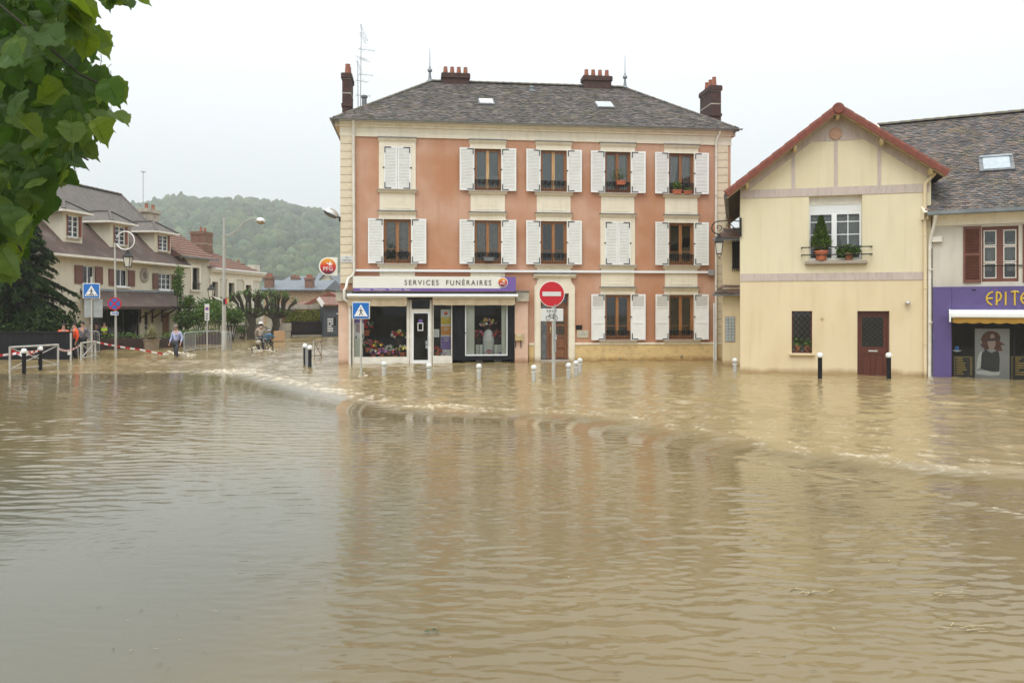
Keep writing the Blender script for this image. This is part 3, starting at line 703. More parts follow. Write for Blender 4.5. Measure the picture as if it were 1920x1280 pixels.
# ----- roof
OV = .27; e0 = Vector((-OV, -OV, EAVE)); RD = 4.75
ru0 = FM.u(808, RD); ru1 = FM.u(1170, RD); RZ = (FM.z(808, 155, RD)+FM.z(1170, 165, RD))/2
A, Bc = Vector((-OV, -OV, EAVE)), Vector((WM+OV, -OV, EAVE)); Cc, Dd = Vector((WM+OV, DEPTH+OV, EAVE)), Vector((-OV, DEPTH+OV, EAVE))
R0, R1 = Vector((ru0, RD, RZ)), Vector((ru1, RD, RZ))
b = MB(); dn = Vector((0, 0, -.02))
b.add([A, Bc, R1, R0], [(0,1,2,3)]); b.add([Bc, Cc, R1], [(0,1,2)]); b.add([Cc, Dd, R0, R1], [(0,1,2,3)]); b.add([Dd, A, R0], [(0,1,2)]); b.add([A-Vector((0,0,.05)), Bc-Vector((0,0,.05)), Cc-Vector((0,0,.05)), Dd-Vector((0,0,.05))], [(0,3,2,1)])
ROOF = b.build('roof', 'roof_base', MAIN)
TC = [(1.0,.97,.95), (.85,.85,.86), (1.1,1.0,.92), (.72,.72,.74), (1.35,1.22,1.1), (.95,.85,.78), (.62,.61,.61), (1.15,1.12,1.08), (1.2,1.02,.9)]
sl = (R0.z-A.z); run = RD+OV; ln = math.hypot(sl, run); vd = Vector((0, run/ln, sl/ln))
b = MB(); tile_slope(b, A, (1,0,0), vd, [(0, -.05), (WM+2*OV, -.05), (ru1+OV, ln), (ru0+OV, ln)], .185, .125, cols=TC, seed=2)
stuff(b.build('tile_field', 'tile', ROOF))
for (P0, P1, Rr, sd) in ((Dd, A, R0, 3), (Bc, Cc, R1, 4)):
    ud = (P1-P0).normalized(); mid = Rr-P0; s = mid.dot(ud); vv = mid-ud*s; l2 = vv.length; b = MB()
    tile_slope(b, P0, ud, vv.normalized(), [(0, -.03), ((P1-P0).length, -.03), (s, l2)], .185, .125, cols=TC, seed=sd); stuff(b.build('tile_field', 'tile', ROOF))
def ridge_tiles(par, p0, p1, step, r=.11, m='tile_ridge', nm='ridge_tile'):
    p0, p1 = Vector(p0), Vector(p1); d = p1-p0; n = max(1, round(d.length/step)); d.normalize(); L = (p1-p0).length/n
    up = Vector((0, 0, 1)); w = d.cross(up).normalized(); q = w.cross(d).normalized()
    vs = []; fs = []; k = 7
    for j, (t, rr) in enumerate(((0, r*1.12), (L*1.06, r*.95))):
        for i in range(k): a = math.pi*(i/(k-1)); vs.append(Vector((math.cos(a)*rr, t, math.sin(a)*rr*.8)))
    vs += [Vector((v.x*.8, v.y, v.z*.75-.01)) for v in vs]
    for i in range(k-1): fs += [(i, i+1, k+i+1, k+i), (2*k+i, 2*k+i+1, i+1, i)]
    me = MB().add(vs, fs).mesh(nm, m); M = Matrix((w, d, q)).transposed().to_4x4()
    for i in range(n):
        o = obj(nm, me, par); o.matrix_local = Matrix.Translation(p0+d*(i*L)) @ M @ Matrix.Rotation(random.uniform(-.05, .05), 4, 'Y')
ridge_tiles(ROOF, R0+Vector((0,0,.03)), R1+Vector((0,0,.03)), .37); ridge_tiles(ROOF, A+Vector((.05,.05,.03)), R0+Vector((0,0,.03)), .4, .075, 'tile_ridge', 'hip_tile'); ridge_tiles(ROOF, Bc+Vector((-.05,.05,.03)), R1+Vector((0,0,.03)), .4, .075, 'tile_ridge', 'hip_tile')
b = MB(); g = [(-.06, -.06), (-.045, -.10), (0, -.115), (.045, -.10), (.06, -.06), (.045, -.06), (0, -.095), (-.045, -.06)]
b.prism([(-OV-.07+x, EAVE+.06+z) for x, z in g], -OV-.1, WM+OV+.1, axis='x'); b.prism([(-OV-.07+x, EAVE+.06+z) for x, z in g], -OV-.05, DEPTH+OV, axis='y'); b.box(-OV-.01, WM+OV, -OV-.005, -OV+.01, EAVE-.10, EAVE-.01)
b.build('gutter', 'zinc', ROOF)
# finials
for rp, sx in ((R0, -.05), (R1, .05)):
    b = MB(); b.lathe([(.16, 0), (.13, .05), (.085, .08), (.05, .34), (.06, .36), (.03, .40), (.10, .46), (.115, .52), (.09, .585), (.03, .62), (.05, .66), (.025, .70), (.012, 1.5), (.004, 1.62)], (rp.x+sx, rp.y, rp.z+.02), 12); b.build('finial', 'zinc', ROOF, smooth=True)
# rooflights
def roof_uv(px, py):
    # point of the front slope seen at a measured spot
    lo, hi = -OV, RD
    for _ in range(40):
        m_ = (lo+hi)/2; z = FM.z(px, py, m_); zr = EAVE+(m_+OV)*sl/run
        if z > zr: lo = m_
        else: hi = m_
    return FM.u(px, lo), lo
def rooflight(px, py, w, h, nm='rooflight', par=ROOF, f=roof_uv, z0=None, pitch=None, white=True):
    u, y = f(px, py); zr = EAVE+(y+OV)*sl/run; M = Matrix.Translation((u, y, zr)) @ Matrix.Rotation(math.atan2(sl, run), 4, 'X')
    b = MB(); b.box(-w/2-.07, w/2+.07, -h/2-.09, h/2+.07, .02, .075, 0, M=M); b.box(-w/2, w/2, -h/2, h/2, .075, .10, 1, M=M); o = b.build(nm, ['lead', 'white_pvc'], par)
    g = MB(); 
    if white:
        for s in (-1, 1): a0, a1 = sorted((s*.02, s*(w/2-.05))); g.box(a0, a1, -h/2+.05, h/2-.05, .101, .107, M=M)
        g.build('pane', 'poster_pale', o)
    else: g.box(-w/2+.05, w/2-.05, -h/2+.05, h/2-.05, .101, .107, M=M); g.build('pane', 'glass_block', o)
rooflight(911.5, 193, .56, .62); rooflight(1133, 199, .66, .70, white=False)
u, y = roof_uv(997, 171); z = EAVE+(y+OV)*sl/run; b = MB(); b.lathe([(.07, -.1), (.07, .14), (.10, .15), (.10, .2), (.02, .24)], (u, y, z), 10); b.box(u-.16, u+.16, y-.2, y+.1, z-.06, z+.0); b.build('vent', 'zinc', ROOF, smooth=False)
# chimneys
def chimney(u0, u1, y0, y1, z0, z1, pots, bands=True, par=ROOF, potr=.095, poth=.42, m='brick'):
    b = MB(); h = z1-z0; b.box(u0, u1, y0, y1, z0, z1-.22)
    b.box(u0-.05, u1+.05, y0-.05, y1+.05, z1-.22, z1-.04); b.box(u0-.03, u1+.03, y0-.03, y1+.03, z1-.04, z1)
    if bands:
        b.box(u0-.035, u1+.035, y0-.035, y1+.035, z0+h*.45, z0+h*.50)
        b.box(u0-.008, u1+.008, y0-.008, y1+.008, z0+h*.66, z0+h*.68, 1); b.box(u0-.008, u1+.008, y0-.008, y1+.008, z1-.26, z1-.24, 1)
    o = b.build('chimney', [m, 'stone_weather'], par)
    for (pu_, py_) in pots:
        q = MB(); q.lathe([(potr*1.2, 0), (potr*1.15, .04), (potr*.85, poth*.9), (potr*.95, poth*.92), (potr*.9, poth), (potr*.6, poth), (potr*.6, poth*.7)], (pu_, py_, z1-.005), 12); q.build('chimney_pot', 'terracotta', o, smooth=True)
    return o
def ridge_chim(pa, pb, yt):
    a, c = FM.u(pa, RD), FM.u(pb, RD); zt = FM.z((pa+pb)/2, yt, RD); chimney(a, c, RD-.25, RD+.3, RZ-1, zt, [(a+(c-a)*(k+.5)/4, RD) for k in range(4)], False, poth=.34, potr=.1)
ridge_chim(829, 879, 140); ridge_chim(1093, 1144, 145)
zc = FM.z(655, 137, 2.6); chimney(FM.u(641.5, 2.6), FM.u(658, 2.6), 2.6, 3.8, EAVE, zc, [(FM.u(651, 2.6), 2.9), (FM.u(651, 2.6), 3.35)], poth=.46, potr=.12)
zc = FM.z(1340, 160, 2.2); chimney(FM.u(1333, 2.2), FM.u(1352, 2.2), 2.2, 3.6, EAVE, zc, [(FM.u(1342, 2.2)+.0, 2.4), (FM.u(1342, 2.2), 2.85), (FM.u(1342, 2.2), 3.3)], poth=.42, potr=.1)
q = FM.world(FM.u(683, 1.4), 1.4); b = MB(); b.lathe([(.1, 0), (.1, .5), (.14, .52), (.14, .6)], (FM.u(683, 1.4), 1.4, EAVE+.75), 10); b.build('flue', 'lead', ROOF)
# entrance door and steps
b = MB(); du0, du1 = DOORU; dz = DZ[1]
for a, c in ((du0-.25, du0+.001), (du1-.001, du1+.25)): b.box(a, c, -.10, .15, -.6, dz+.02); b.box(a+.05, c-.05, -.125, -.10, -.6, dz)
b.box(du0-.25, du1+.25, -.10, .15, dz+.02, dz+.24)
for s, uu in ((-1, du0-.25), (1, du1+.25)):
    pts = [(uu, dz+.24), (uu-s*.02, dz+.32), (uu-s*.12, dz+.44), (uu-s*.17, dz+.58), (uu-s*.17, dz+.64), (uu-s*.6, dz+.64), (uu-s*.6, dz+.24)]; b.prism(pts, -.105, .0)
b.box(du0+.35, du1-.35, -.105, 0, dz+.241, dz+.639)
b.prism([(-.001, dz+.64), (-.12, dz+.64), (-.16, dz+.70), (-.22, dz+.74), (-.22, dz+.80), (-.001, dz+.80)], du0-.28, du1+.28, axis='x'); b.box(du0-.30, du1+.30, -.24, -.001, dz+.80, dz+.83, 1)
DSUR = b.build('door_surround', ['cream', 'lead'], MAIN)
b = MB(); b.box(du0-.01, du1+.01, -.25, .3, -.6, .13); b.build('doorstep', 'stone_sill', MAIN, bevel=.01)
b = MB(); y = .16; dm = (du0+du1)/2-.08
b.box(du0+.02, du1-.02, y+.03, y+.07, .16, dz-.42); b.box(du0+.01, du1-.01, y, y+.08, dz-.45, dz-.37); b.box(du0, du0+.05, y, y+.08, .13, dz); b.box(du1-.05, du1, y, y+.08, .13, dz)
for a, c in ((du0+.30, dm-.02), (dm+.05, du1-.06)):
    b.box(a, a+.07, y-.01, y+.03, .16, dz-.46); b.box(c-.07, c, y-.01, y+.03, .16, dz-.46)
    for z in (.2, .62, 1.05, 1.5, dz-.55): b.box(a+.07, c-.07, y-.008, y+.03, z, z+.07)
b.box(dm-.03, dm+.06, y-.03, y+.03, .16, dz-.46)
DOOR = b.build('door', 'door_brown', MAIN)
g = MB(); g.box(du0+.05, du1-.05, y+.03, y+.036, dz-.36, dz-.02); g.box(dm+.13, du1-.14, y+.018, y+.028, 1.14, 1.48); g.box(dm+.13, du1-.14, y+.018, y+.028, 1.58, 1.95); g.build('pane', 'glass', DOOR)
b = MB(); b.box(du0+.42, du0+.46, y-.06, y-.01, 1.22, 1.5); b.ball((du0+.44, y-.06, 1.36), .035); b.build('handle', 'letterbox', DOOR)
b = MB(); b.box(du0+.051, du0+.29, y-.005, y+.02, .16, dz-.46); b.build('door_leaf', 'lead', DOOR)
# nameplates beside the door
u, z = FM.uz(1085.5, 613.5); b = MB(); b.box(u-.13, u+.13, -.03, -.002, z-.09, z+.09); tag(b.build('nameplate', 'black_paint', None, loc=FM.world(0, 0), rot=(0, 0, FM.ang)), 'small black nameplate on the pink wall right of the entrance door', 'plaque')
u, z = FM.uz(1092.5, 626); b = MB(); b.box(u-.235, u+.235, -.025, -.002, z-.15, z+.15); o = tag(b.build('wall_plaque', 'plaque', None, .01, loc=FM.world(0, 0), rot=(0, 0, FM.ang)), 'pale rectangular plaque below the black nameplate beside the entrance', 'plaque')
q = MB(); q.box(u-.035, u+.035, -.029, -.026, z+.05, z+.11); q.box(u-.17, u+.17, -.029, -.026, z-.01, z+.005); q.box(u-.12, u+.12, -.029, -.026, z-.05, z-.038); q.build('lettering', 'galv', o)
# ================================================================== funeral shop front (ground floor of the corner building)
YS = -.30       # shop front stands a little proud of the facade
def su(px, y=YS): return FM.u(px, y)
def sz(px, py, y=YS): return FM.z(px, py, y)
zl0, zl1 = sz(640, 565), sz(640, 546)
b = MB(); b.box(su(634.5), su(656), YS, -.001, -.6, zl0); b.build('shop_pier', 'pink_pale', MAIN, bevel=.01)
b = MB(); b.box(su(965), su(990), YS, -.001, -.6, zl0); b.build('shop_pier', 'pink_pale', MAIN, bevel=.01)
for a, c in ((630, 660), (966, 991)):
    b = MB(); b.box(su(a), su(c), YS-.12, -.001, zl0, zl1); b.box(su(a)-.02, su(c)+.02, YS-.16, -.001, zl1, zl1+.04, 1); b.build('shop_ledge', ['stone_weather', 'lead'], MAIN, bevel=.01)
b = MB(); b.box(su(660), su(966), YS-.1, -.002, zl0+.12, zl1-.01); b.build('shop_lintel', 'lead', MAIN)
b = MB(); b.box(su(656)+.003, su(965)-.003, YS+.02, .36, -.6, -.02); b.build('shop_base', 'stone_sill', MAIN)
b = MB(); b.box(SHOPU[0]+.01, SHOPU[1]-.01, .36, 2.95, -.3, .02); b.build('shop_floor', 'stone_sill', MAIN)
zt = zl0+.12   # head of the shop windows
# frames: left window, door, narrow window, black bay
zb0, zb1 = sz(715, 675), sz(715, 669)
M_FR = 'pipe_white'
def bar(bb, pa, pb, z0, z1, y0=YS+.02, y1=YS+.10, m=0): bb.box(su(pa), su(pb), y0, y1, z0, z1, m)
b = MB(); bar(b, 660.5, 664, zb0, zt); bar(b, 762.5, 767.5, zb0, zt); bar(b, 664, 762.5, zb0, zb1); bar(b, 664, 762.5, zt-.1, zt); b.box(su(660.5), su(767), YS+.0, YS+.3, zb0-.14, zb0-.002, 0)
b.box(su(683), su(689), YS+.01, YS+.02, -.3, zb0-.14, 1); b.box(su(757), su(760), YS+.01, YS+.02, -.3, zb0-.14, 1); b.box(su(656.3), su(660.3), YS+.1, YS+.2, -.3, zt, 1)
WL = b.build('shop_window', [M_FR, 'black_paint'], MAIN)
g = MB(); g.box(su(664), su(762.5), YS+.05, YS+.058, zb1, zt-.1); g.build('pane', 'shop_glass', WL)
b = MB(); b.box(su(664.5), su(680), YS+.10, YS+.13, zb1, sz(670, 634)); b.build('side_panel', 'panel_mint', WL)
# door
dtop = sz(790, 584); b = MB(); bar(b, 768, 772, -.05, zt); bar(b, 806, 809.5, -.05, zt); bar(b, 772, 806, dtop, dtop+.1); bar(b, 772, 806, zt-.06, zt); 
bar(b, 772, 775.5, .0, dtop, YS+.03, YS+.09, 1); bar(b, 802.5, 806, .0, dtop, YS+.03, YS+.09, 1); bar(b, 775.5, 802.5, 0, sz(790, 675), YS+.03, YS+.09, 1); bar(b, 775.5, 802.5, dtop-.07, dtop, YS+.03, YS+.09, 1)
WD = b.build('shop_door', [M_FR, 'white_pvc'], MAIN); g = MB(); bar(g, 775.5, 802.5, sz(790, 675), dtop-.07, YS+.055, YS+.062); bar(g, 772, 806, dtop+.1, zt-.06, YS+.055, YS+.062); g.build('pane', 'shop_glass', WD)
b = MB(); a, c = su(783), su(793.5); z0, z1 = sz(788, 620), sz(788, 605)
for (x0, x1, q0, q1) in ((a, a+.03, z0, z1), (c-.03, c, z0, z1), (a+.03, c-.03, z0, z0+.03), (a+.03, c-.03, z1-.03, z1)): b.box(x0, x1, YS+.045, YS+.054, q0, q1)
b.build('notice_frame', 'white_pvc', WD)
b = MB(); b.box(su(798), su(804), YS+.045, YS+.053, sz(800, 653), sz(800, 647)); b.box(su(798), su(804), YS+.045, YS+.053, sz(800, 645), sz(800, 639)); b.build('door_sticker', 'glass_block', WD)
b = MB(); b.box(su(785), su(792), YS+.045, YS+.053, sz(788, 604), sz(788, 599)); b.build('door_sticker', 'purple_sign', WD)
b = MB(); b.box(su(801.4), su(802.4), YS-.03, YS+.02, .75, 1.15); b.build('handle', 'galv', WD)
# narrow window with posters
b = MB(); bar(b, 811, 812.8, zb0, zt); bar(b, 846, 848, zb0, zt); bar(b, 812.8, 846, zb0, zb1+.03); bar(b, 812.8, 846, zt-.1, zt); b.box(su(811), su(848), YS+.0, YS+.3, zb0-.14, zb0-.002); b.box(su(817), su(819.5), YS, YS+.02, -.3, zb0-.14, 1)
WN = b.build('shop_window', [M_FR, 'black_paint'], MAIN); g = MB(); bar(g, 812.8, 846, zb1+.03, zt-.1, YS+.05, YS+.058); g.build('pane', 'shop_glass', WN)
# black bay
b = MB(); bar(b, 848.3, 872, zb0-.03, zt, YS-.02, YS+.12); bar(b, 951.5, 964.5, zb0-.03, zt, YS-.02, YS+.12); bar(b, 872, 951.5, zb0-.03, zb1+.02, YS-.02, YS+.12)
b.box(su(869), su(872.5), YS-.018, YS+.1, -.3, zb0-.03); b.box(su(960.5), su(964), YS-.018, YS+.1, -.3, zb0-.03); b.box(su(848.3), su(960), YS+.0, YS+.1, -.3, zb0-.17, 1)
WB = b.build('shop_window', ['black_paint', M_FR], MAIN)
b = MB(); bar(b, 872, 874, zb1+.02, zt, YS-.005, YS+.11); bar(b, 949.8, 951.5, zb1+.02, zt, YS-.005, YS+.11); bar(b, 874, 949.8, zb1+.02, zb1+.07, YS-.005, YS+.11); b.build('frame', 'white_pvc', WB)
g = MB(); bar(g, 874, 949.8, zb1+.07, zt, YS+.05, YS+.058); g.build('pane', 'shop_glass', WB)
b = MB(); b.box(su(874.5), su(890), YS+.14, YS+.17, zb1+.07, zt); b.box(su(941), su(949.5), YS+.14, YS+.17, zb1+.07, zt); b.build('side_panel', 'panel_mint', WB)
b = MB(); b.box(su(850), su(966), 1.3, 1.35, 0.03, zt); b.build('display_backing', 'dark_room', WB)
b = MB(); b.ball((su(872), YS-.03, sz(872, 624)), .03, 8); b.build('lock', 'iron', WB)
# fascia sign
SG = FM.root('shop_sign', 'long white and purple fascia sign reading SERVICES FUNÉRAIRES above the shop', 'sign'); YF = -.50
def fu(px): return FM.u(px, YF)
def fz(px, py): return FM.z(px, py, YF)
z0, z1, zm = fz(815, 545.5), fz(815, 518.5), fz(815, 540.5)
b = MB(); b.box(fu(661.5), fu(939), YF, YF+.12, zm, z1); b.build('panel', 'sign_white', SG, bevel=.006)
b = MB(); b.box(fu(662.5), fu(967), YF-.012, YF+.12, z0, zm-.003); b.box(fu(939)+.003, fu(967), YF-.01, YF+.12, zm, z1); b.build('purple_band', 'purple_sign', SG)
t = text_mb('SERVICES  FUNÉRAIRES', .285, .012, 1.32); w = max(v[0] for v in t.v)-min(v[0] for v in t.v); tgt = fu(921)-fu(758.5)
t2 = MB().join(t, Matrix.Translation(((fu(758.5)+fu(921))/2, YF-.008, (zm+z1)/2-.015)) @ Matrix.Diagonal((tgt/w, 1, 1, 1))); t2.build('lettering', 'lettering', SG)
for txt, px in (('Obsèques', 685), ('Prévoyance', 712), ('Monuments', 741), ('Fleurs', 764)):
    t = text_mb(txt, .10, .006); MB().join(t, Matrix.Translation((fu(px), YF-.017, (z0+zm)/2))).build('lettering', 'white_flat', SG)
def logo(par, c, r, y, s=1):
    b = MB(); b.lathe([(r, 0), (r, .02)], (c[0], y, c[1]), 32, axis='y'); b.build('logo_ring', 'sign_white', par)
    b = MB(); b.lathe([(r*.86, 0), (r*.86, .01)], (c[0], y-.012, c[1]), 32, axis='y'); o = b.build('logo_disc', 'logo_red', par)
    t = text_mb('PFG', r*.62, .004, 1.05); MB().join(t, Matrix.Translation((c[0], y-.018, c[1]-r*.28))).build('lettering', 'white_flat', par)
    d = [(-.02,-.02),(.08,.0),(.14,.10),(.30,.14),(.44,.30),(.30,.24),(.34,.36),(.20,.30),(.20,.40),(.16,.62),(.06,.42),(.0,.30),(-.10,.34),(-.34,.44),(-.18,.26),(-.02,.18),(.04,.08)]
    q = MB(); q.prism([(c[0]+r*(x+.10), c[1]+r*(z_+.02)) for x, z_ in d], y-.019, y-.014); q.build('dove', 'white_flat', par)
logo(SG, ((fu(932.5)+fu(952.5))/2, (fz(943, 540)+fz(943, 519))/2), (fu(952.5)-fu(933.5))/2, YF-.022)
# projecting round sign on the corner
PS = FM.root('projecting_sign', 'round red PFG sign on a white panel projecting from the corner', 'sign'); c = FM.uz(615.5, 499.5); r = (FM.u(633)-FM.u(598))/2
b = MB(); pts = [(c[0]+r*math.cos(a), c[1]+r*math.sin(a)) for a in [math.pi/2+i*math.pi/20 for i in range(21)]]; pts += [(c[0]+r, c[1]-r), (c[0]+r, c[1]+r)]; b.prism(pts, -.06, .06); b.build('panel', 'sign_white', PS)
logo(PS, c, r*.985, -.07); b = MB(); b.tube([(c[0]+r, 0, c[1]+r*.85), (.0, .02, c[1]+r*.85)], .018); b.tube([(c[0]+r, 0, c[1]-r*.75), (.0, .02, c[1]-r*.75)], .018); b.box(-.03, .0, -.05, .1, c[1]-r*.9, c[1]-r*.6); b.build('bracket', 'grey_pole', PS)
# street name plate
u, z = FM.uz(650.5, 486); SN = FM.root('street_name_plate', 'small pale street name plate on the cream corner blocks', 'street sign'); b = MB(); b.box(u-.24, u+.24, -.075, -.05, z-.135, z+.135); b.build('plate', 'sign_plain', SN, bevel=.008)
MB().join(text_mb('RUE', .075, .004), Matrix.Translation((u, -.079, z+.06))).build('lettering', 'lead', SN); MB().join(text_mb('GRETALE', .085, .004), Matrix.Translation((u, -.079, z-.05))).build('lettering', 'lead', SN)
# globe street lamp on the corner
u, z = FM.uz(620, 402); LG = FM.root('wall_street_lamp', 'shiny dome shaped street lamp projecting from the upper left corner', 'street lamp'); M = Matrix.Translation((u, -.1, z)) @ Matrix.Rotation(R(28), 4, 'Y')
b = MB(); b.lathe2([(.30*math.sin(a), .24*math.cos(a)) for a in [math.pi/2*i/8 for i in range(9)]], (0,0,0), 20, 0, (1,1,1)); MB().join(b, M).build('dome', 'chrome_dome', LG, smooth=True)
b = MB(); b.lathe([(.29, -.005), (.26, -.06), (.17, -.10), (.03, -.115)], (0,0,0), 20); MB().join(b, M).build('bowl', 'lead', LG, smooth=True)
b = MB(); b.lathe([(.302, -.012), (.312, 0), (.302, .012)], (0,0,0), 20); MB().join(b, M).build('rim', 'iron', LG)
b = MB(); b.tube([M @ Vector((.2, 0, .08)), M @ Vector((.36, 0, .02)), (0, 0, z-.18)], .025); b.box(-.05, .02, -.05, .06, z-.28, z-.1); b.build('bracket', 'iron', LG)
# awning
AW = FM.root('shop_awning', 'rolled up beige shop awning under the funeral sign', 'awning'); YA = -.62
def au(px): return FM.u(px, YA)
def az(px, py): return FM.z(px, py, YA)
b = MB(); za = az(815, 554.3); b.prism([(YA+.07*math.cos(a)*1.1, za+.068*math.sin(a)) for a in [i*math.pi/6 for i in range(12)]], au(650.5), au(971), axis='x'); b.build('cassette', 'white_paint', AW, smooth=True)
b = MB(); b.prism([(YA+.06, za-.06), (YA+.3, za-.04), (YA+.3, za+.10), (YA+.06, za+.06)], au(652), au(970), axis='x'); b.build('cover', 'iron', AW)
for a, c, zt0, zb in ((651.5, 762.5, 559.5, 574), (811, 966, 559, 572)):
    b = MB(); n = 60; z1 = az(800, zt0); z0 = az(800, zb); ua, uc = au(a), au(c)
    for i in range(n):
        def P(k, top):
            t = k/n; return (ua+(uc-ua)*t, YA+.05+.008*math.sin(t*37)+(0 if top else .012*math.sin(t*23+1)), z1 if top else z0+(.05 if t > .985 or t < .015 else 0)+.006*math.sin(t*19))
        b.quad(P(i, 0), P(i+1, 0), P(i+1, 1), P(i, 1))
    b.build('valance', 'awning_cloth', AW); q = MB(); q.box(ua, uc, YA+.03, YA+.065, z1, z1+.045); q.build('front_bar', 'pipe_white', AW)
b = MB(); b.box(au(765), au(810), YA+.1, YA+.3, az(790, 562), az(790, 556.5)); b.build('dark_gap', 'iron', AW)
# letter box
u, z = FM.uz(972.5, 631.5, YS); b = MB(); LB = FM.root('letter_box', 'small ochre letter box on two black legs fixed to the right pier', 'letter box')
b.box(u-.155, u+.155, YS-.13, YS-.005, z-.145, z+.145); b.build('box', 'letterbox', LB, bevel=.012); b = MB(); b.box(u-.10, u+.10, YS-.137, YS-.131, z+.05, z+.08); b.build('slot', 'sign_plain', LB)
b = MB(); b.box(u-.15, u-.12, YS-.05, YS-.02, z-.42, z-.146); b.box(u+.07, u+.10, YS-.05, YS-.02, z-.42, z-.146); b.build('leg', 'iron', LB)
# display: posters, bouquets, veiled figure
def fthing(nm, lab, cat): return FM.root(nm, lab, cat)
PO = fthing('poster_column', 'tall poster with yellow, orange and purple blocks inside the narrow shop window', 'poster')
yp = YS+.16
def pu(px): return FM.u(px, yp)
def pzz(py): return FM.z(835, py, yp)
b = MB(); b.box(pu(826.5), pu(845.2), yp, yp+.02, pzz(668), pzz(580)); b.build('panel', 'poster_pale', PO)
for a, c, m in ((594, 608, 'poster_yellow'), (611, 628, 'poster_orange'), (631, 655, 'purple_sign')):
    b = MB(); b.box(pu(827), pu(844.8), yp-.006, yp-.001, pzz(c), pzz(a)); b.build('block', m, PO)
    q = MB()
    for k in range(3 if m != 'poster_yellow' else 1): zq = pzz(a)-.07-.055*k; q.box(pu(832), pu(842-k), yp-.010, yp-.007, zq, zq+.016)
    q.build('lettering', 'poster_pale', PO)
b = MB(); b.lathe([(.075, 0), (.075, .006)], (pu(836), yp-.008, pzz(587)), 20, axis='y'); b.build('logo_disc', 'logo_red', PO)
PP = fthing('portrait_poster', 'pale portrait poster at the left edge of the shop window', 'poster'); yq = YS+.12
b = MB(); x0, x1, q0, q1 = FM.u(662.5, yq), FM.u(682.5, yq), FM.z(672, 635, yq), FM.z(672, 605.5, yq); b.box(x0, x1, yq, yq+.015, q0, q1); b.build('sheet', 'white_flat', PP)
w_, h_ = x1-x0, q1-q0; pf = lambda L: [(x0+w_*a, q0+h_*c) for a, c in L]
q = MB(); q.prism(pf([(.2,.95),(.45,.98),(.75,.92),(.72,.5),(.55,.38),(.34,.4),(.22,.55),(.28,.7)]), yq-.004, yq-.001); q.build('face_print', 'poster_mauve', PP)
q = MB(); q.prism(pf([(.1,.05),(.3,.2),(.35,.06)]), yq-.004, yq-.001); q.prism(pf([(.7,.04),(.95,.4),(.95,.04)]), yq-.004, yq-.001); q.build('clothing_print', 'cloth_teal', PP)
b = MB(); b.box(x0, x1, yq, yq+.015, FM.z(672, 605, yq), FM.z(672, 597.5, yq)); b.build('header', 'purple_sign', PP)
NT = fthing('paper_notice', 'white paper notice taped inside the narrow shop window', 'notice'); b = MB(); x0, x1 = FM.u(813.3, yq), FM.u(823.5, yq); q0, q1 = FM.z(818, 632, yq), FM.z(818, 617, yq); b.box(x0, x1, yq, yq+.004, q0, q1); b.build('sheet', 'white_flat', NT)
q = MB()
for k in range(4): q.box(x0+.03, x1-.03-.02*(k % 2), yq-.003, yq-.001, q1-.06-.06*k, q1-.045-.06*k)
q.build('lettering', 'galv', NT)
FLW = ['fl_red', 'fl_pink', 'fl_white', 'fl_yellow', 'fl_mauve', 'fl_orange', 'fl_green']
def bouquet(px, py, r, y, cols, label, pot='pot_orange', n=26, seed=0, stalk=None):
    """small flower arrangement: pot and heads of petals"""
    rr = random.Random(seed); u, z = FM.uz(px, py, y); o = thing('bouquet', label, 'flowers', FM.world(u, y, z), FM.ang, 'flowers in the shop window')
    b = MB(); b.lathe([(r*.42, -r*1.2), (r*.6, -r*.45), (r*.55, -r*.45), (r*.3, -r*.6)], (0,0,0), 10)
    if stalk: b.lathe([(.16, -stalk), (.14, -stalk+.04), (.03, -stalk+.06), (.03, -r*1.2), (r*.4, -r*1.15)], (0,0,0), 10)
    b.build('pot', pot, o); b = MB(); idx = [FLW.index(c) for c in cols]+[6]
    for k in range(n):
        a, e, q = rr.uniform(0, 6.28), rr.uniform(-.3, 1.4), r*rr.uniform(.55, 1.05); c = Vector((q*math.cos(a)*math.cos(e)*1.2, q*math.sin(a)*math.cos(e), q*math.sin(e)*.8)); m = rr.choice(idx[:-1]) if rr.random() < .72 else 6; s = r*rr.uniform(.16, .27)
        for j in range(6):
            t = j*math.pi/3+rr.random(); d = Vector((math.cos(t), -.5, math.sin(t))).normalized()*s; sd = Vector((-math.sin(t), 0, math.cos(t)))*s*.5
            b.add([c, c+d*.6+sd, c+d*1.1, c+d*.6-sd], [(0,1,2,3)], m)
    b.build('blooms', FLW, o); return o
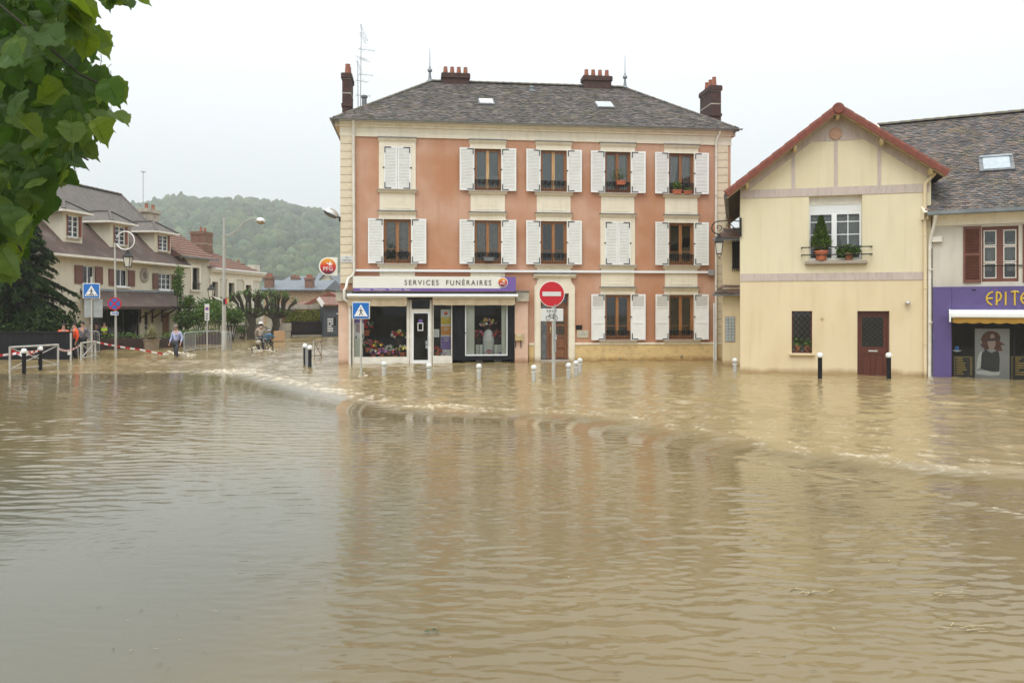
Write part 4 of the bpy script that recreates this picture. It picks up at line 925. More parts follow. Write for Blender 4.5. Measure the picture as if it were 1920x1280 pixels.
bq = [(691,646,.24,.10,['fl_pink','fl_red'],'pink lilies at the left of the shop window display'),(707,648,.22,.05,['fl_yellow','fl_orange','fl_red'],'yellow and orange bouquet beside the pink lilies in the window'),(716,659,.19,-.02,['fl_pink','fl_mauve'],'low pink and mauve posy at the front centre of the window'),(729,654,.19,.1,['fl_white'],'white flower posy near the middle of the left window'),(747,629,.28,.35,['fl_white','fl_red','fl_yellow'],'tall cream and red bouquet on a stand at the window right'),(755,655,.22,.05,['fl_yellow','fl_white'],'yellow and white bouquet in the window corner by the door'),(686,612,.30,.4,['fl_red','fl_pink','fl_white'],'large hanging spray of red flowers behind the crossing sign'),(741,661,.16,-.06,['fl_red','fl_mauve'],'little dark red posy on the window floor'),(820,656,.17,.05,['fl_orange','fl_red'],'orange red bouquet at the foot of the paper notice'),(832,662,.14,-.06,['fl_white','fl_mauve'],'white daisies below the purple poster block'),(915,607,.26,.62,['fl_white','fl_yellow','fl_pink'],'crown of white and yellow orchids above the veiled figure'),(896,628,.24,.55,['fl_red','fl_pink'],'crimson bouquet left of the veiled figure'),(934,628,.24,.5,['fl_red','fl_pink'],'bright crimson bouquet right of the veiled figure'),(700,661,.17,-.04,['fl_mauve','fl_white'],'dark mauve posy at the window floor left'),(917,659,.10,.0,['fl_pink'],'single pink bloom at the foot of the veiled figure')]
for k, (px, py, r, y, cl, lb) in enumerate(bq): bouquet(px, py, r*1.05, max(-.12, y-.14), cl, lb, seed=k+40, n=40, stalk={4: .7, 10: 1.1, 11: .9, 12: .9}.get(k), pot='wood_dark' if k in (4, 10, 11, 12) else 'pot_orange')
VF = fthing('veiled_figure', 'pale grey gauze covered memorial figure in the right shop window', 'statue'); yv = .35; u, z0 = FM.uz(916, 668, yv); z1 = FM.z(916, 617, yv); h = z1-z0
b = MB(); n = 28
prof = [(.10,.0),(.20,.05),(.23,.15),(.225,.4),(.235,.6),(.215,.78),(.17,.9),(.10,.97),(.01,1.0)]
for t in range(len(prof)-1):
    for i in range(n):
        def P(i_, q):
            a = 2*math.pi*i_/n; r = prof[q][0]*(1+.10*math.sin(5*a+q)*(1-prof[q][1])); return (u+r*math.cos(a), yv+r*.7*math.sin(a), z0+prof[q][1]*h)
        b.quad(P(i, t), P(i+1, t), P(i+1, t+1), P(i, t+1))
b.build('veil', 'veil', VF, smooth=True); b = MB(); b.box(u-.11, u+.11, yv-.19, yv-.17, z0+.1, z0+h*.58); b.build('card', 'panel_mint', VF)
for k, (a, c) in enumerate(((892, 898), (899, 905), (927, 932.5), (933, 940))):
    x0, x1 = FM.u(a, .1), FM.u(c, .1); b = MB(); b.box(x0, x1, .1, .13, .2, FM.z(900, 646, .1)); b.box(x0, x1, .05, .18, -.02, .2)
    tag(b.build('memorial_tablet', 'panel_mint', None, .01, loc=FM.world(0, 0), rot=(0, 0, FM.ang)), 'pale green upright memorial tablet, %s in the right shop window' % ('outermost on the left', 'left next to the veiled figure', 'right next to the veiled figure', 'outermost on the right')[k], 'tablet', 'memorial tablets in the shop window')
b = MB(); x0, x1 = FM.u(936, -.05), FM.u(945.5, -.05); z0 = FM.z(940, 666.5, -.05); z1 = FM.z(940, 660, -.05); b.box(x0, x1, -.05, -.03, z0, z1); b.box((x0+x1)/2-.01, (x0+x1)/2+.01, -.03, -.01, z0-.4, z1+.3)
tag(b.build('price_card', 'purple_sign', None, loc=FM.world(0, 0), rot=(0, 0, FM.ang)), 'small purple card on a stick in the right shop window corner', 'card')
b = MB()
for k in range(2): b.box(su(690+38*k), su(700+38*k), .9, .95, .02, 1.4+.3*k)
for k in range(7): x = su(675+13*k); b.box(x-.05, x+.05, 1.2+.1*(k % 2), 1.3, .02, 1.9-.2*(k % 3))
b.build('display_shelving', 'dark_room', WL); b = MB(); b.box(SHOPU[0]+.02, su(765), 1.45, 1.5, .03, zt); b.build('display_backing', 'dark_room', WL)
b = MB(); b.box(SHOPU[0]+.02, su(765), YS+.13, .8, -.1, zb1-.02); b.build('display_floor', 'straw', WL); b = MB(); b.box(su(812), su(848), YS+.13, .5, -.1, zb1-.02); b.build('display_floor', 'straw', WN)
# flower pots on the window sills
def leafy(b, c, rx, ry, rz_, n, size, seed, droop=0, m=0):
    rr = random.Random(seed)
    for k in range(n):
        a, e, q = rr.uniform(0, 6.28), math.asin(rr.uniform(-1, 1)), rr.uniform(.35, 1)**.6; p = Vector((c[0]+rx*q*math.cos(a)*math.cos(e), c[1]+ry*q*math.sin(a)*math.cos(e), c[2]+rz_*q*math.sin(e)))
        d = Vector((rr.uniform(-1, 1), rr.uniform(-1, .6), rr.uniform(-.6, 1)-droop)).normalized(); s = d.orthogonal().normalized(); s.rotate(Matrix.Rotation(rr.uniform(0, 6.28), 3, d)); L = size*rr.uniform(.7, 1.3); g = rr.uniform(.5, 1.35)
        b.add([p, p+d*L*.5+s*L*.28, p+d*L, p+d*L*.5-s*L*.28], [(0,1,2,3)], m, (g*rr.uniform(.9, 1.2), g, g*rr.uniform(.7, 1)))
def sill_pot(px, py, w, h, lab, plant, seed, y=-.13, row=True):
    u, z = FM.uz(px, py, y); o = thing('flower_pot', lab, 'flower pot', FM.world(u, y, z), FM.ang, 'flower pots on the upper windows of the pink building')
    b = MB(); v = [(-w*.42,-.07,0),(w*.42,-.07,0),(w*.42,.07,0),(-w*.42,.07,0),(-w*.5,-.09,h),(w*.5,-.09,h),(w*.5,.09,h),(-w*.5,.09,h)]; b.add(v, [(0,3,2,1),(4,5,6,7),(0,1,5,4),(1,2,6,5),(2,3,7,6),(3,0,4,7)]); b.box(-w*.52, w*.52, -.1, .1, h-.03, h+.005); b.build('pot', 'pot_orange', o)
    b = MB(); leafy(b, (plant[0], 0, h+plant[2]*.8), plant[1], .12, plant[2], plant[3], plant[4], seed); b.build('foliage', 'shrub', o)
    if plant[2] > .2:
        b = MB()
        for k in range(5): a = random.uniform(-.2, .2); b.tube([(a*.3, 0, h), (a, 0, h+plant[2])], .006, 4)
        b.build('stem', 'bark', o)
sill_pot(1164, 346.5, .38, .17, 'orange trough with straggly plant hung on the railing, third open top window', (-.1, .3, .28, 90, .08), 3)
sill_pot(1269, 364, .37, .17, 'orange pot with bushy green plant on the top right window sill', (.0, .2, .22, 150, .08), 4)
sill_pot(1288.5, 364, .35, .13, 'brown pot of low seedlings beside the bushy plant, top right window', (.0, .19, .07, 70, .06), 5)
u, z = FM.uz(916, 486, -.1); o = thing('window_box', 'dark green trough hooked on the railing of the first floor window', 'window box', FM.world(u, -.1, z), FM.ang); b = MB(); b.box(-.20, .20, -.09, .03, -.07, .06); b.build('trough', 'lead', o, bevel=.01); b = MB(); b.box(-.24, .24, -.1, .04, .061, .075); b.build('rim', 'galv', o)
# roof aerials
def aerial(px, pyb, pyt, y, lab, booms, lean=0):
    u, zb = FM.uz(px, pyb, y); zt = FM.z(px, pyt, y); o = thing('tv_aerial', lab, 'aerial', FM.world(u, y, zb), FM.ang, 'television aerials by the left chimney'); h = zt-zb
    b = MB(); b.tube([(0,0,0), (lean, 0, h)], [.022, .014], 6); b.build('mast', 'galv', o)
    for t, a, L, n, el in booms:
        z = h*t; d = Vector((math.cos(a[0])*math.cos(a[1]), math.sin(a[0])*math.cos(a[1]), math.sin(a[1]))); b = MB(); b.tube([Vector((lean*t, 0, z))-d*L*.15, Vector((lean*t, 0, z))+d*L*.85], .012, 5); s = d.cross(Vector((0,0,1))).normalized()
        for k in range(n): p = Vector((lean*t, 0, z))+d*(L*(-.12+.95*k/max(1, n-1))); b.tube([p-s*el, p+s*el], .005, 4)
        b.ball((lean*t, 0, z), .03, 6); b.build('boom', 'galv', o)
aerial(676, 203, 45, 2.0, 'tall television aerial mast beside the left chimney', [(.97, (-.9, -1.0), 1.0, 14, .10), (.88, (-1.0, -.9), .75, 8, .14), (.70, (.3, 0), .7, 4, .45), (.60, (-.9, -.6), .45, 5, .3), (.40, (.2, 0), .6, 3, .35)], .03)
aerial(671.5, 206, 115, 1.7, 'shorter television aerial mast close to the left chimney', [(.98, (-.9, -1.1), .7, 12, .08), (.6, (.4, 0), .5, 3, .3), (.3, (.2, 0), .6, 3, .3)], -.02)
# ================================================================== yellow gabled house
FY = Frame(((1388-960)/FPX*27.4, 27.4), ((1747-960)/FPX*25.8, 25.8))
YH = FY.root('gabled_house', 'cream yellow gabled house with red verge tiles and mauve grey bands', 'house'); WY = FY.w-.02; DY = 9.0
pk_u, pk_z = FY.uz(1569, 212); eL = FY.z(1388, 352); eR = FY.z(1735, 325)
pitch = math.atan2(pk_z-eL, pk_u); zR = pk_z-(WY-pk_u)*math.tan(pitch)*.93
wu0, wu1 = FY.u(1517), FY.u(1616.5); wz0, wz1 = FY.z(1567, 487), FY.z(1567, 366)
su0, su1 = FY.u(1484.5), FY.u(1523); szz0, szz1 = FY.z(1504, 662), FY.z(1504, 583)
do0, do1 = FY.u(1607.5), FY.u(1668); doz = FY.z(1637, 583)
band0, band1 = FY.z(1560, 526), FY.z(1560, 511.5)
b = MB(); wall_cells(b, 0, WY, -.6, band0, 0, .3, [(su0, su1, szz0, szz1), (do0, do1, -.6, doz)], 1)
gz = min(eL, zR)-.02
wall_cells(b, 0, WY, band0, gz, 0, .3, [(wu0, wu1, wz0, wz1)], 0)
b.prism([(0, gz), (WY, gz), (WY, zR), (pk_u, pk_z), (0, eL)], 0, .3, 0)
b.box(0, .3, .3, DY, -.6, eL); b.box(WY-.3, WY, .3, DY, -.6, zR); b.box(.3, WY-.3, DY-.3, DY, -.6, gz)
b.build('wall', ['yellow_up', 'yellow_low'], YH)
b = MB(); b.box(.31, WY-.31, .31, DY-.31, band0, band0+.2); b.box(.31, WY-.31, 1.6, 1.7, -.3, band0-.01); b.box(.31, WY-.31, 2.0, 2.1, band0+.21, gz); b.build('partition', 'room_wall', YH)
# painted bands
b = MB(); b.box(-.01, WY-.06, -.018, -.001, band0, band1); b.build('band', 'mauve', YH)
tb0, tb1 = FY.z(1560, 366.5), FY.z(1560, 351)
b = MB(); b.box(.01, WY-.06, -.018, -.001, tb0, tb1); b.build('band', 'mauve', YH)
for px in (1487.5, 1567, 1648.5):
    u = FY.u(px); b = MB(); top = pk_z-abs(u-pk_u)*math.tan(pitch)-.15; b.box(u-.055, u+.055, -.017, -.001, tb1, min(top, FY.z(1567, 262))); b.build('band', 'mauve', YH)
def rake(s):
    e = (0, eL) if s < 0 else (WY, zR); d = Vector((pk_u-e[0], pk_z-e[1])); n = Vector((d.y, -d.x)).normalized()*(1 if s < 0 else -1)
    if n.y > 0: n = -n
    w = .26; return [e, (pk_u, pk_z), (pk_u+n.x*0, pk_z-w*1.25), (e[0]+(0 if s < 0 else 0), e[1]-w*1.25)]
for s in (-1, 1): b = MB(); b.prism(rake(s), -.0165, -.001); b.build('band', 'mauve', YH)
k1 = FY.z(1567, 264); dzk = pk_z-.34; b = MB(); hw = (pk_z-.3-k1)/math.tan(pitch)
b.prism([(pk_u-hw, k1), (pk_u+hw, k1), (pk_u, pk_z-.30)], -.015, -.0012); b.build('band', 'mauve', YH)
u, z = FY.uz(1566.5, 251); b = MB(); b.lathe([(.20, 0), (.20, .03), (.16, .045), (.15, .03), (.08, .035), (.05, .06), (.01, .065)], (u, -.085, z), 22, axis='y'); b.v = [(p[0], -.02-(p[1]+.085), p[2]) for p in b.v]; b.build('medallion', 'medallion', YH, smooth=True)
# roof: two slopes, verge tiles one by one
OVF = .42
def slope_pts(s):
    if s < 0: e = Vector((-.42, eL-.42*math.tan(pitch)))
    else: t = math.atan2(pk_z-zR, WY-pk_u); e = Vector((WY+.36, zR-.36*math.tan(t)))
    return e, Vector((pk_u, pk_z))
b = MB()
for s in (-1, 1):
    e, p = slope_pts(s); up = .10
    b.add([(e.x, -OVF, e.y), (p.x, -OVF, p.y), (p.x, DY+.3, p.y), (e.x, DY+.3, e.y), (e.x, -OVF, e.y+up), (p.x, -OVF, p.y+up), (p.x, DY+.3, p.y+up), (e.x, DY+.3, e.y+up)], [(0,1,2,3),(4,7,6,5),(0,4,5,1),(0,3,7,4),(2,6,7,3)], 0)
YR = b.build('roof', 'wood_dark', YH)
for s in (-1, 1):
    e, p = slope_pts(s); d = p-e; L = d.length; dn_ = d.normalized(); n = Vector((-dn_.y, dn_.x)); n = n if n.y > 0 else -n
    rows = int(L/.32); bb = MB()
    for r in range(rows):
        for k in range(int((DY+.3+OVF)/.24)):
            y = -OVF+.1+k*.24; q0 = e+dn_*(r*L/rows)+n*.15; q1 = e+dn_*((r+1.12)*L/rows)+n*.115; g = random.uniform(.8, 1.15)
            bb.add([(q0.x, y, q0.y), (q0.x, y+.235, q0.y), (q1.x, y+.235, q1.y), (q1.x, y, q1.y)], [(0,1,2,3)], 0)
    stuff(bb.build('tile_field', 'red_tile', YR))
    nt_ = 9 if s < 0 else 9; step = L/nt_
    q = MB(); prf = []
    for i, (t, w) in enumerate(((0, .135), (.04, .14), (step*1.08, .115))):
        prf.append((t, w))
    vs = []; 
    for t, w in prf:
        for (y, hh) in ((-.06, -.13), (-.065, .02), (-.03, .085), (.06, .10), (.16, .07), (.16, .03), (-.03, .0), (-.04, -.12)): vs.append((t, y, hh*w/.12))
    fs = []
    for i in range(2):
        for j in range(8): fs.append((i*8+j, i*8+(j+1) % 8, (i+1)*8+(j+1) % 8, (i+1)*8+j))
    fs += [tuple(range(8)), tuple(range(16, 24))]
    me = MB().add(vs, fs).mesh('verge_tile', 'red_tile')
    for k in range(nt_):
        p0 = e+dn_*(k*step)+n*.10; o = obj('verge_tile', me, YR); a = math.atan2(dn_.y, dn_.x)
        M = Matrix(((dn_.x, 0, n.x, p0.x), (0, 1, 0, -OVF), (dn_.y, 0, n.y, p0.y), (0, 0, 0, 1))); o.matrix_local = M
b = MB(); b.lathe([(.17, 0), (.19, .05), (.16, .5)], (pk_u, -OVF-.09, pk_z+.05), 12, axis='y'); b.build('ridge_tile', 'red_tile', YR, smooth=True)
ridge_tiles(YR, (pk_u, -OVF+.3, pk_z+.13), (pk_u, DY, pk_z+.13), .42, .15, 'red_tile')
# soffit boards and purlin brackets
b = MB()
for s in (-1, 1):
    e, p = slope_pts(s); b.add([(e.x, -OVF+.02, e.y-.004), (p.x, -OVF+.02, p.y-.004), (p.x, -.02, p.y-.004), (e.x, -.02, e.y-.004)], [(0,1,2,3)]); b.add([(e.x, -OVF+.015, e.y+.05), (p.x, -OVF+.015, p.y+.05), (p.x, -OVF+.015, p.y-.09), (e.x, -OVF+.015, e.y-.09)], [(0,1,2,3)])
b.build('soffit', 'letterbox', YR)
for px, py in ((1401, 338), (1489.5, 273), (1568.5, 208), (1650, 262), (1741, 322)):
    u = min(FY.u(px), WY-.06); zt = (pk_z-abs(u-pk_u)*math.tan(pitch if u < pk_u else math.atan2(pk_z-zR, WY-pk_u)))-.02
    b = MB(); b.prism([(-.001, zt-.02), (-.40, zt-.02), (-.41, zt-.12), (-.36, zt-.22), (-.28, zt-.27), (-.20, zt-.20), (-.08, zt-.18), (-.001, zt-.2)], u-.05, u+.05, axis='x'); b.build('bracket', 'letterbox', YR, bevel=.008)
# left eave gutter seen from below
e, p = slope_pts(-1); b = MB(); b.prism([(e.x-.12, e.y-.03), (e.x-.13, e.y+.06), (e.x+.02, e.y+.06), (e.x+.02, e.y-.06), (e.x-.06, e.y-.08)], -OVF+.03, DY, axis='y'); b.build('gutter', 'lead', YR)
# upper window with roller shutter
b = MB(); y = .16; b.box(wu0, wu1, y, y+.05, wz1-.30, wz1); b.box(wu0+.02, wu1-.02, y+.02, y+.05, wz1-.62, wz1-.30, 1)
for k in range(7): z = wz1-.62+.045*k; b.box(wu0+.03, wu1-.03, y+.012, y+.02, z, z+.036, 1)
fz0, fz1 = wz0, wz1-.62
b.box(wu0, wu0+.06, y, y+.08, fz0, wz1-.30, 1); b.box(wu1-.06, wu1, y, y+.08, fz0, wz1-.30, 1); b.box(wu0+.06, wu1-.06, y+.01, y+.08, fz0, fz0+.07, 1)
cm = (wu0+wu1)/2-.02; b.box(cm-.08, cm+.08, y, y+.08, fz0+.07, fz1, 1)
for s in (-1, 1):
    a0, a1 = sorted((cm+s*.08, (wu0+.06) if s < 0 else (wu1-.06))); mu = (a0+a1)/2
    b.box(mu-.014, mu+.014, y+.03, y+.05, fz0+.07, fz1, 1)
    for t in (.27, .56, .84): z = fz0+(fz1-fz0)*t; b.box(a0, mu-.014, y+.03, y+.05, z-.014, z+.014, 1); b.box(mu+.014, a1, y+.03, y+.05, z-.014, z+.014, 1)
YW = b.build('window', ['pipe_white', 'white_pvc'], YH)
g = MB(); g.box(wu0+.05, wu1-.05, y+.055, y+.06, fz0+.05, fz1+.02); g.build('pane', 'glass', YW)
curtain(YW, (wu0+wu1)/2, fz0+.1, fz1, wu1-wu0-.05, 'tied', y+.22)
b = MB(); b.prism([(.2, wz0-.03), (-.16, wz0-.03), (-.16, wz0-.13), (-.13, wz0-.16), (-.001, wz0-.17)], wu0-.12, wu1+.14, axis='x'); b.build('sill', 'stone_sill', YW, bevel=.012)
b = MB()
for py in (464, 478): z = FY.z(1567, py); ua, uc = FY.u(1502), FY.u(1634); b.box(ua, uc, -.24, -.21, z-.018, z+.018); b.box(ua, ua+.03, -.21, 0, z-.018, z+.018); b.box(uc-.03, uc, -.21, 0, z-.018, z+.018)
b.build('guard_rail', 'iron', YW)
# small leaded window with sill
def lattice(b, u0, u1, z0, z1, y, nx, nz, t=.009):
    w, h = u1-u0, z1-z0; dx = w/nx; dz = h/nz
    def seg(a, c):
        d = Vector((c[0]-a[0], c[1]-a[1])).normalized()*0; n = Vector((-(c[1]-a[1]), c[0]-a[0])).normalized()*t
        b.add([(a[0]+n.x, y, a[1]+n.y), (c[0]+n.x, y, c[1]+n.y), (c[0]-n.x, y, c[1]-n.y), (a[0]-n.x, y, a[1]-n.y)], [(0,1,2,3)]); b.add([(a[0]+n.x, y+.012, a[1]+n.y), (c[0]+n.x, y+.012, c[1]+n.y), (c[0]-n.x, y+.012, c[1]-n.y), (a[0]-n.x, y+.012, a[1]-n.y)], [(0,1,2,3)])
    for k in range(-nz, nx+1):
        for s in (1, -1):
            pts = []
            for t_ in (0, nz):
                pts.append((u0+(k+(t_ if s > 0 else nz-t_))*dx, z0+t_*dz))
            (xa, za), (xb, zb) = pts
            lo_, hi_ = 0, 1
            for (bound, sg) in ((u0, 1), (u1, -1)):
                da, db = (xa-bound)*sg, (xb-bound)*sg
                if da < 0 and db < 0: lo_ = 2
                elif da < 0: lo_ = max(lo_, da/(da-db))
                elif db < 0: hi_ = min(hi_, da/(da-db))
            if lo_ < hi_-1e-4: seg((xa+(xb-xa)*lo_, za+(zb-za)*lo_), (xa+(xb-xa)*hi_, za+(zb-za)*hi_))
b = MB(); y = .1; f = .045
b.box(su0, su0+f, y, y+.06, szz0, szz1); b.box(su1-f, su1, y, y+.06, szz0, szz1); b.box(su0+f, su1-f, y, y+.06, szz1-f, szz1); b.box(su0+f, su1-f, y, y+.06, szz0, szz0+f); SW = b.build('window', 'door_red', YH)
g = MB(); g.box(su0+f, su1-f, y+.03, y+.035, szz0+f, szz1-f); g.build('pane', 'glass', SW)
b = MB(); lattice(b, su0+f, su1-f, szz0+f, szz1-f, y-.03, 3, 6, .008); b.build('grille', 'iron', SW)
b = MB(); b.box(su0-.08, su1+.08, -.10, .09, szz0-.07, szz0-.002); b.build('sill', 'yellow_low', SW, bevel=.01)
b = MB(); b.box(su0+.06, su1-.06, y+.12, y+.30, szz0+.05, szz0+.22); b.build('trough', 'white_pvc', SW)
# front door
b = MB(); y = .14; b.box(do0, do0+.06, y, y+.08, -.6, doz); b.box(do1-.06, do1, y, y+.08, -.6, doz); b.box(do0+.06, do1-.06, y, y+.08, doz-.06, doz)
a0, a1 = do0+.06, do1-.06; gz0, gz1 = doz-1.18, doz-.20
b.box(a0, a0+.10, y+.02, y+.07, -.6, doz-.06); b.box(a1-.10, a1, y+.02, y+.07, -.6, doz-.06); b.box(a0+.1, a1-.1, y+.02, y+.07, gz1, doz-.06); b.box(a0+.1, a1-.1, y+.02, y+.07, gz0-.24, gz0); b.box(a0+.1, a1-.1, y+.045, y+.06, -.6, gz0-.24)
m_ = (a0+a1)/2; b.box(m_-.05, m_+.05, y+.025, y+.07, -.6, gz0-.24); 
for x0, x1 in ((a0+.15, m_-.09), (m_+.09, a1-.15)): b.box(x0, x1, y+.03, y+.05, -.1, gz0-.32)
YD = b.build('door', 'door_red', YH); g = MB(); g.box(a0+.1, a1-.1, y+.045, y+.05, gz0, gz1); g.build('pane', 'glass', YD)
b = MB(); lattice(b, a0+.1, a1-.1, gz0, gz1, y+.015, 4, 6, .006); b.build('grille', 'iron', YD)
b = MB(); b.box(m_-.13, m_+.15, y+.008, y+.02, gz0-.16, gz0-.11); b.build('letter_slot', 'chrome_dome', YD)
b = MB(); b.lathe([(.04, 0), (.04, .02), (.02, .025)], (FY.u(1541.5), -.03, FY.z(1541, 597)), 12, axis='y'); b.build('bell', 'letterbox', YH)
u, z = FY.uz(1701, 567.5); o = thing('wall_lamp', 'small round silver lamp on the yellow wall right of the red door', 'lamp', FY.world(u, 0, z), FY.ang); b = MB(); b.ball((0, -.10, 0), .085, 12, sc=(1.05, 1.1, .7)); b.build('globe', 'chrome_dome', o, smooth=True); b = MB(); b.lathe([(.04, 0), (.04, .05)], (0, -.05, 0), 10, axis='y'); b.build('mount', 'galv', o)
u = FY.u(1735)-.02; pipe([(WY+.08, -.22, zR-.12), (WY+.04, -.14, zR-.20), (u, -.075, zR-.45), (u, -.07, 4), (u, -.07, 1), (u, -.07, -.4)], .055, m='yellow_low', par=YH, rings=(4.6, 2.9, 1.1))
# potted plants at the window
def pot_plant(FR, px, py, y, nm, lab, kind, seed):
    u, z = FR.uz(px, py, y); o = thing(nm, lab, 'potted plant', FR.world(u, y, z), FR.ang); b = MB()
    if kind == 'conifer':
        b.lathe([(.15, 0), (.20, .26), (.22, .26), (.22, .32), (.18, .32), (.17, .28)], (0,0,0), 14); b.build('pot', 'pot_orange', o, smooth=True); b = MB(); rr = random.Random(seed)
        for k in range(1500):
            t = rr.random()**.8; a = rr.uniform(0, 6.28); r = .30*min(1, (1-t)*1.25+.02)*(1-.35*max(0, .14-t)/.14)*rr.uniform(.55, 1.05); p = Vector((r*math.cos(a), r*.75*math.sin(a), .34+t*1.08)); d = Vector((math.cos(a)*.4+rr.uniform(-.3,.3), math.sin(a)*.4+rr.uniform(-.3,.3), 1)).normalized(); s = d.orthogonal().normalized(); s.rotate(Matrix.Rotation(rr.uniform(0, 6.28), 3, d)); L = .10*rr.uniform(.6, 1.2); g = rr.uniform(.35, 1.3)*(.55+.5*r/.3)
            b.add([p-s*.02, p+s*.02, p+d*L+s*.008, p+d*L-s*.008], [(0,1,2,3)], 0, (g*1.15, g*1.05, g*.6))
        b.build('foliage', 'shrub', o)
    else:
        b.lathe([(.10, 0), (.14, .2), (.15, .2), (.15, .24), (.12, .24)], (0,0,0), 14); b.build('pot', 'terracotta', o, smooth=True); b = MB(); leafy(b, (0, 0, .32), .40, .14, .20, 420, .11, seed, .6); b.build('foliage', 'shrub', o)
pot_plant(FY, 1540, 488, -.06, 'potted_conifer', 'dense green dwarf conifer in a terracotta pot on the yellow house sill', 'conifer', 5)
pot_plant(FY, 1591, 488, -.06, 'trailing_plant', 'straggly drooping plant in a small pot beside the dwarf conifer', 'trail', 6)
pot_plant(FY, 1495, 660, .22, 'indoor_plant', 'leafy green plant behind the left half of the lattice window', 'trail', 8); pot_plant(FY, 1513, 660, .22, 'indoor_plant', 'leafy green plant behind the right half of the lattice window', 'trail', 9)
# bracket lantern
u, z = FY.uz(1388, 425); LT = thing('bracket_lantern', 'black wrought iron bracket lantern at the left corner of the yellow house', 'lantern', FY.world(0, -.03, z), FY.ang)
def lantern(o, M=None, s=1.0):
    def P(b): return MB().join(b, M) if M else b
    b = MB(); 
    for k in range(4):
        a = math.pi/4+k*math.pi/2; c = Vector((math.cos(a), math.sin(a), 0)); b.tube([c*.20*s+Vector((0,0,.0)), c*.125*s+Vector((0,0,-.42*s))], .014*s, 5)
    for r, z_ in ((.20, 0), (.125, -.42)):
        ps = [Vector((math.cos(math.pi/4+k*math.pi/2)*r*s, math.sin(math.pi/4+k*math.pi/2)*r*s, z_*s)) for k in range(4)]; b.tube(ps, .016*s, 5, closed=True)
    b.tube([(.09*s, 0, -.42*s), (.07*s, 0, -.5*s), (0, 0, -.56*s), (-.07*s, 0, -.5*s), (-.09*s, 0, -.42*s)], .01*s, 5); b.ball((0,0,-.58*s), .022*s, 6); P(b).build('frame', 'iron', o)
    b = MB(); vs = []
    for r, z_ in ((.19, -.005), (.12, -.415)): vs += [(math.cos(math.pi/4+k*math.pi/2)*r*s, math.sin(math.pi/4+k*math.pi/2)*r*s, z_*s) for k in range(4)]
    b.add(vs, [(0,1,5,4),(1,2,6,5),(2,3,7,6),(3,0,4,7),(4,5,6,7)]); P(b).build('pane', 'lamp_glass', o)
    b = MB(); vs = []
    for r, z_ in ((.235, .0), (.235, .03), (.13, .15), (.12, .17), (.13, .19), (.05, .24), (.05, .30)): vs += [(math.cos(math.pi/4+k*math.pi/2)*r*s, math.sin(math.pi/4+k*math.pi/2)*r*s, z_*s) for k in range(4)]
    fs = [(i*4+k, i*4+(k+1) % 4, (i+1)*4+(k+1) % 4, (i+1)*4+k) for i in range(6) for k in range(4)]+[(3,2,1,0), (24,25,26,27)]; b.add(vs, fs); P(b).build('cap', 'iron', o)
lx = FY.u(1348.5)-FY.u(1388); lz = FY.z(1349, 455)-z
lantern(LT, Matrix.Translation((lx, -.05, lz)), .92)
b = MB(); b.box(-.02, .045, -.06, .03, -.34, .30); zt = .18
arm = [(.0, -.02, zt)]+[(lx*.6, -.02, zt+.04), (lx+.06, -.02, zt+.02)]; cx, cz_ = lx+.02, zt-.20
arm += [(cx-.03+.24*math.cos(a)*1, -.02, cz_+.22*math.sin(a)) for a in [math.pi/2+i*math.pi/8 for i in range(1, 9)]]; b.tube(arm, .018, 6)
b.tube([(cx-.03+.12*math.cos(a)*(1-i*.06), -.02, cz_+.0+.12*math.sin(a)*(1-i*.06)) for i, a in enumerate([math.pi*1.5+i*math.pi/6 for i in range(12)])], .014, 6)
b.tube([(0, -.02, -.26), (lx*.55, -.02, zt-.02)], .016, 6); b.tube([(lx*.55-.02+.09*math.cos(a)*(1-i*.07), -.02, zt-.10+.09*math.sin(a)*(1-i*.07)) for i, a in enumerate([math.pi*.5-i*math.pi/5 for i in range(10)])], .011, 6)
b.tube([(lx, -.05, cz_-.22), (lx, -.05, lz+.27)], .014, 6); b.build('bracket', 'iron', LT)
# recessed wing between the two houses
FW = Frame((FM.world(WM+.06, 1.4)[0], FM.world(WM+.06, 1.4)[1]), FY.world(.3, 2.6)[:2])
wing_y = 30.6; xw0, xw1 = (1357-960)/FPX*wing_y, (1394-960)/FPX*wing_y
FW = Frame((xw0, wing_y+.15), (xw1+.3, wing_y-.1)); WG = FW.root('recessed_wing', 'narrow cream wing with two little tiled canopies in the gap between the buildings', 'house'); ww = FW.w
b = MB(); b.box(0, ww, 0, 2, -.6, FW.z(1370, 540)); b.box(.02, ww, .35, 2, FW.z(1370, 540), FW.z(1370, 445)); b.build('wall', 'yellow_low', WG)
for nm, p0, p1 in (('canopy', 551, 530), ('canopy', 449, 427)):
    z0, z1 = FW.z(1370, p0), FW.z(1370, p1); b = MB(); b.add([(-.38, -.35, z0), (ww, -.35, z0), (ww, .6, z1), (.05, .6, z1), (-.38, -.35, z0-.07), (ww, -.35, z0-.07), (ww, .6, z1-.07), (.05, .6, z1-.07)], [(0,1,2,3),(4,7,6,5),(0,4,5,1),(0,3,7,4)]); o = b.build(nm, 'lead', WG)
    q = MB(); d = Vector((0, .95, z1-z0)); tile_slope(q, (-.30, -.35, z0+.01), (1,0,0), d.normalized(), [(0,0), (ww+.3, 0), (ww+.3, d.length), (.4, d.length)], .17, .12, cols=[(1.2,.75,.6), (.9,.8,.75), (1.3,.9,.7)], seed=9); stuff(q.build('tile_field', 'tile', o))
u0, u1, z0, z1 = FW.u(1360), FW.u(1377.5), FW.z(1368, 640), FW.z(1368, 594); b = MB(); b.box(u0-.02, u1+.02, -.012, -.001, z0-.02, z1+.02); GB = b.build('block_window', 'stone_sill', WG)
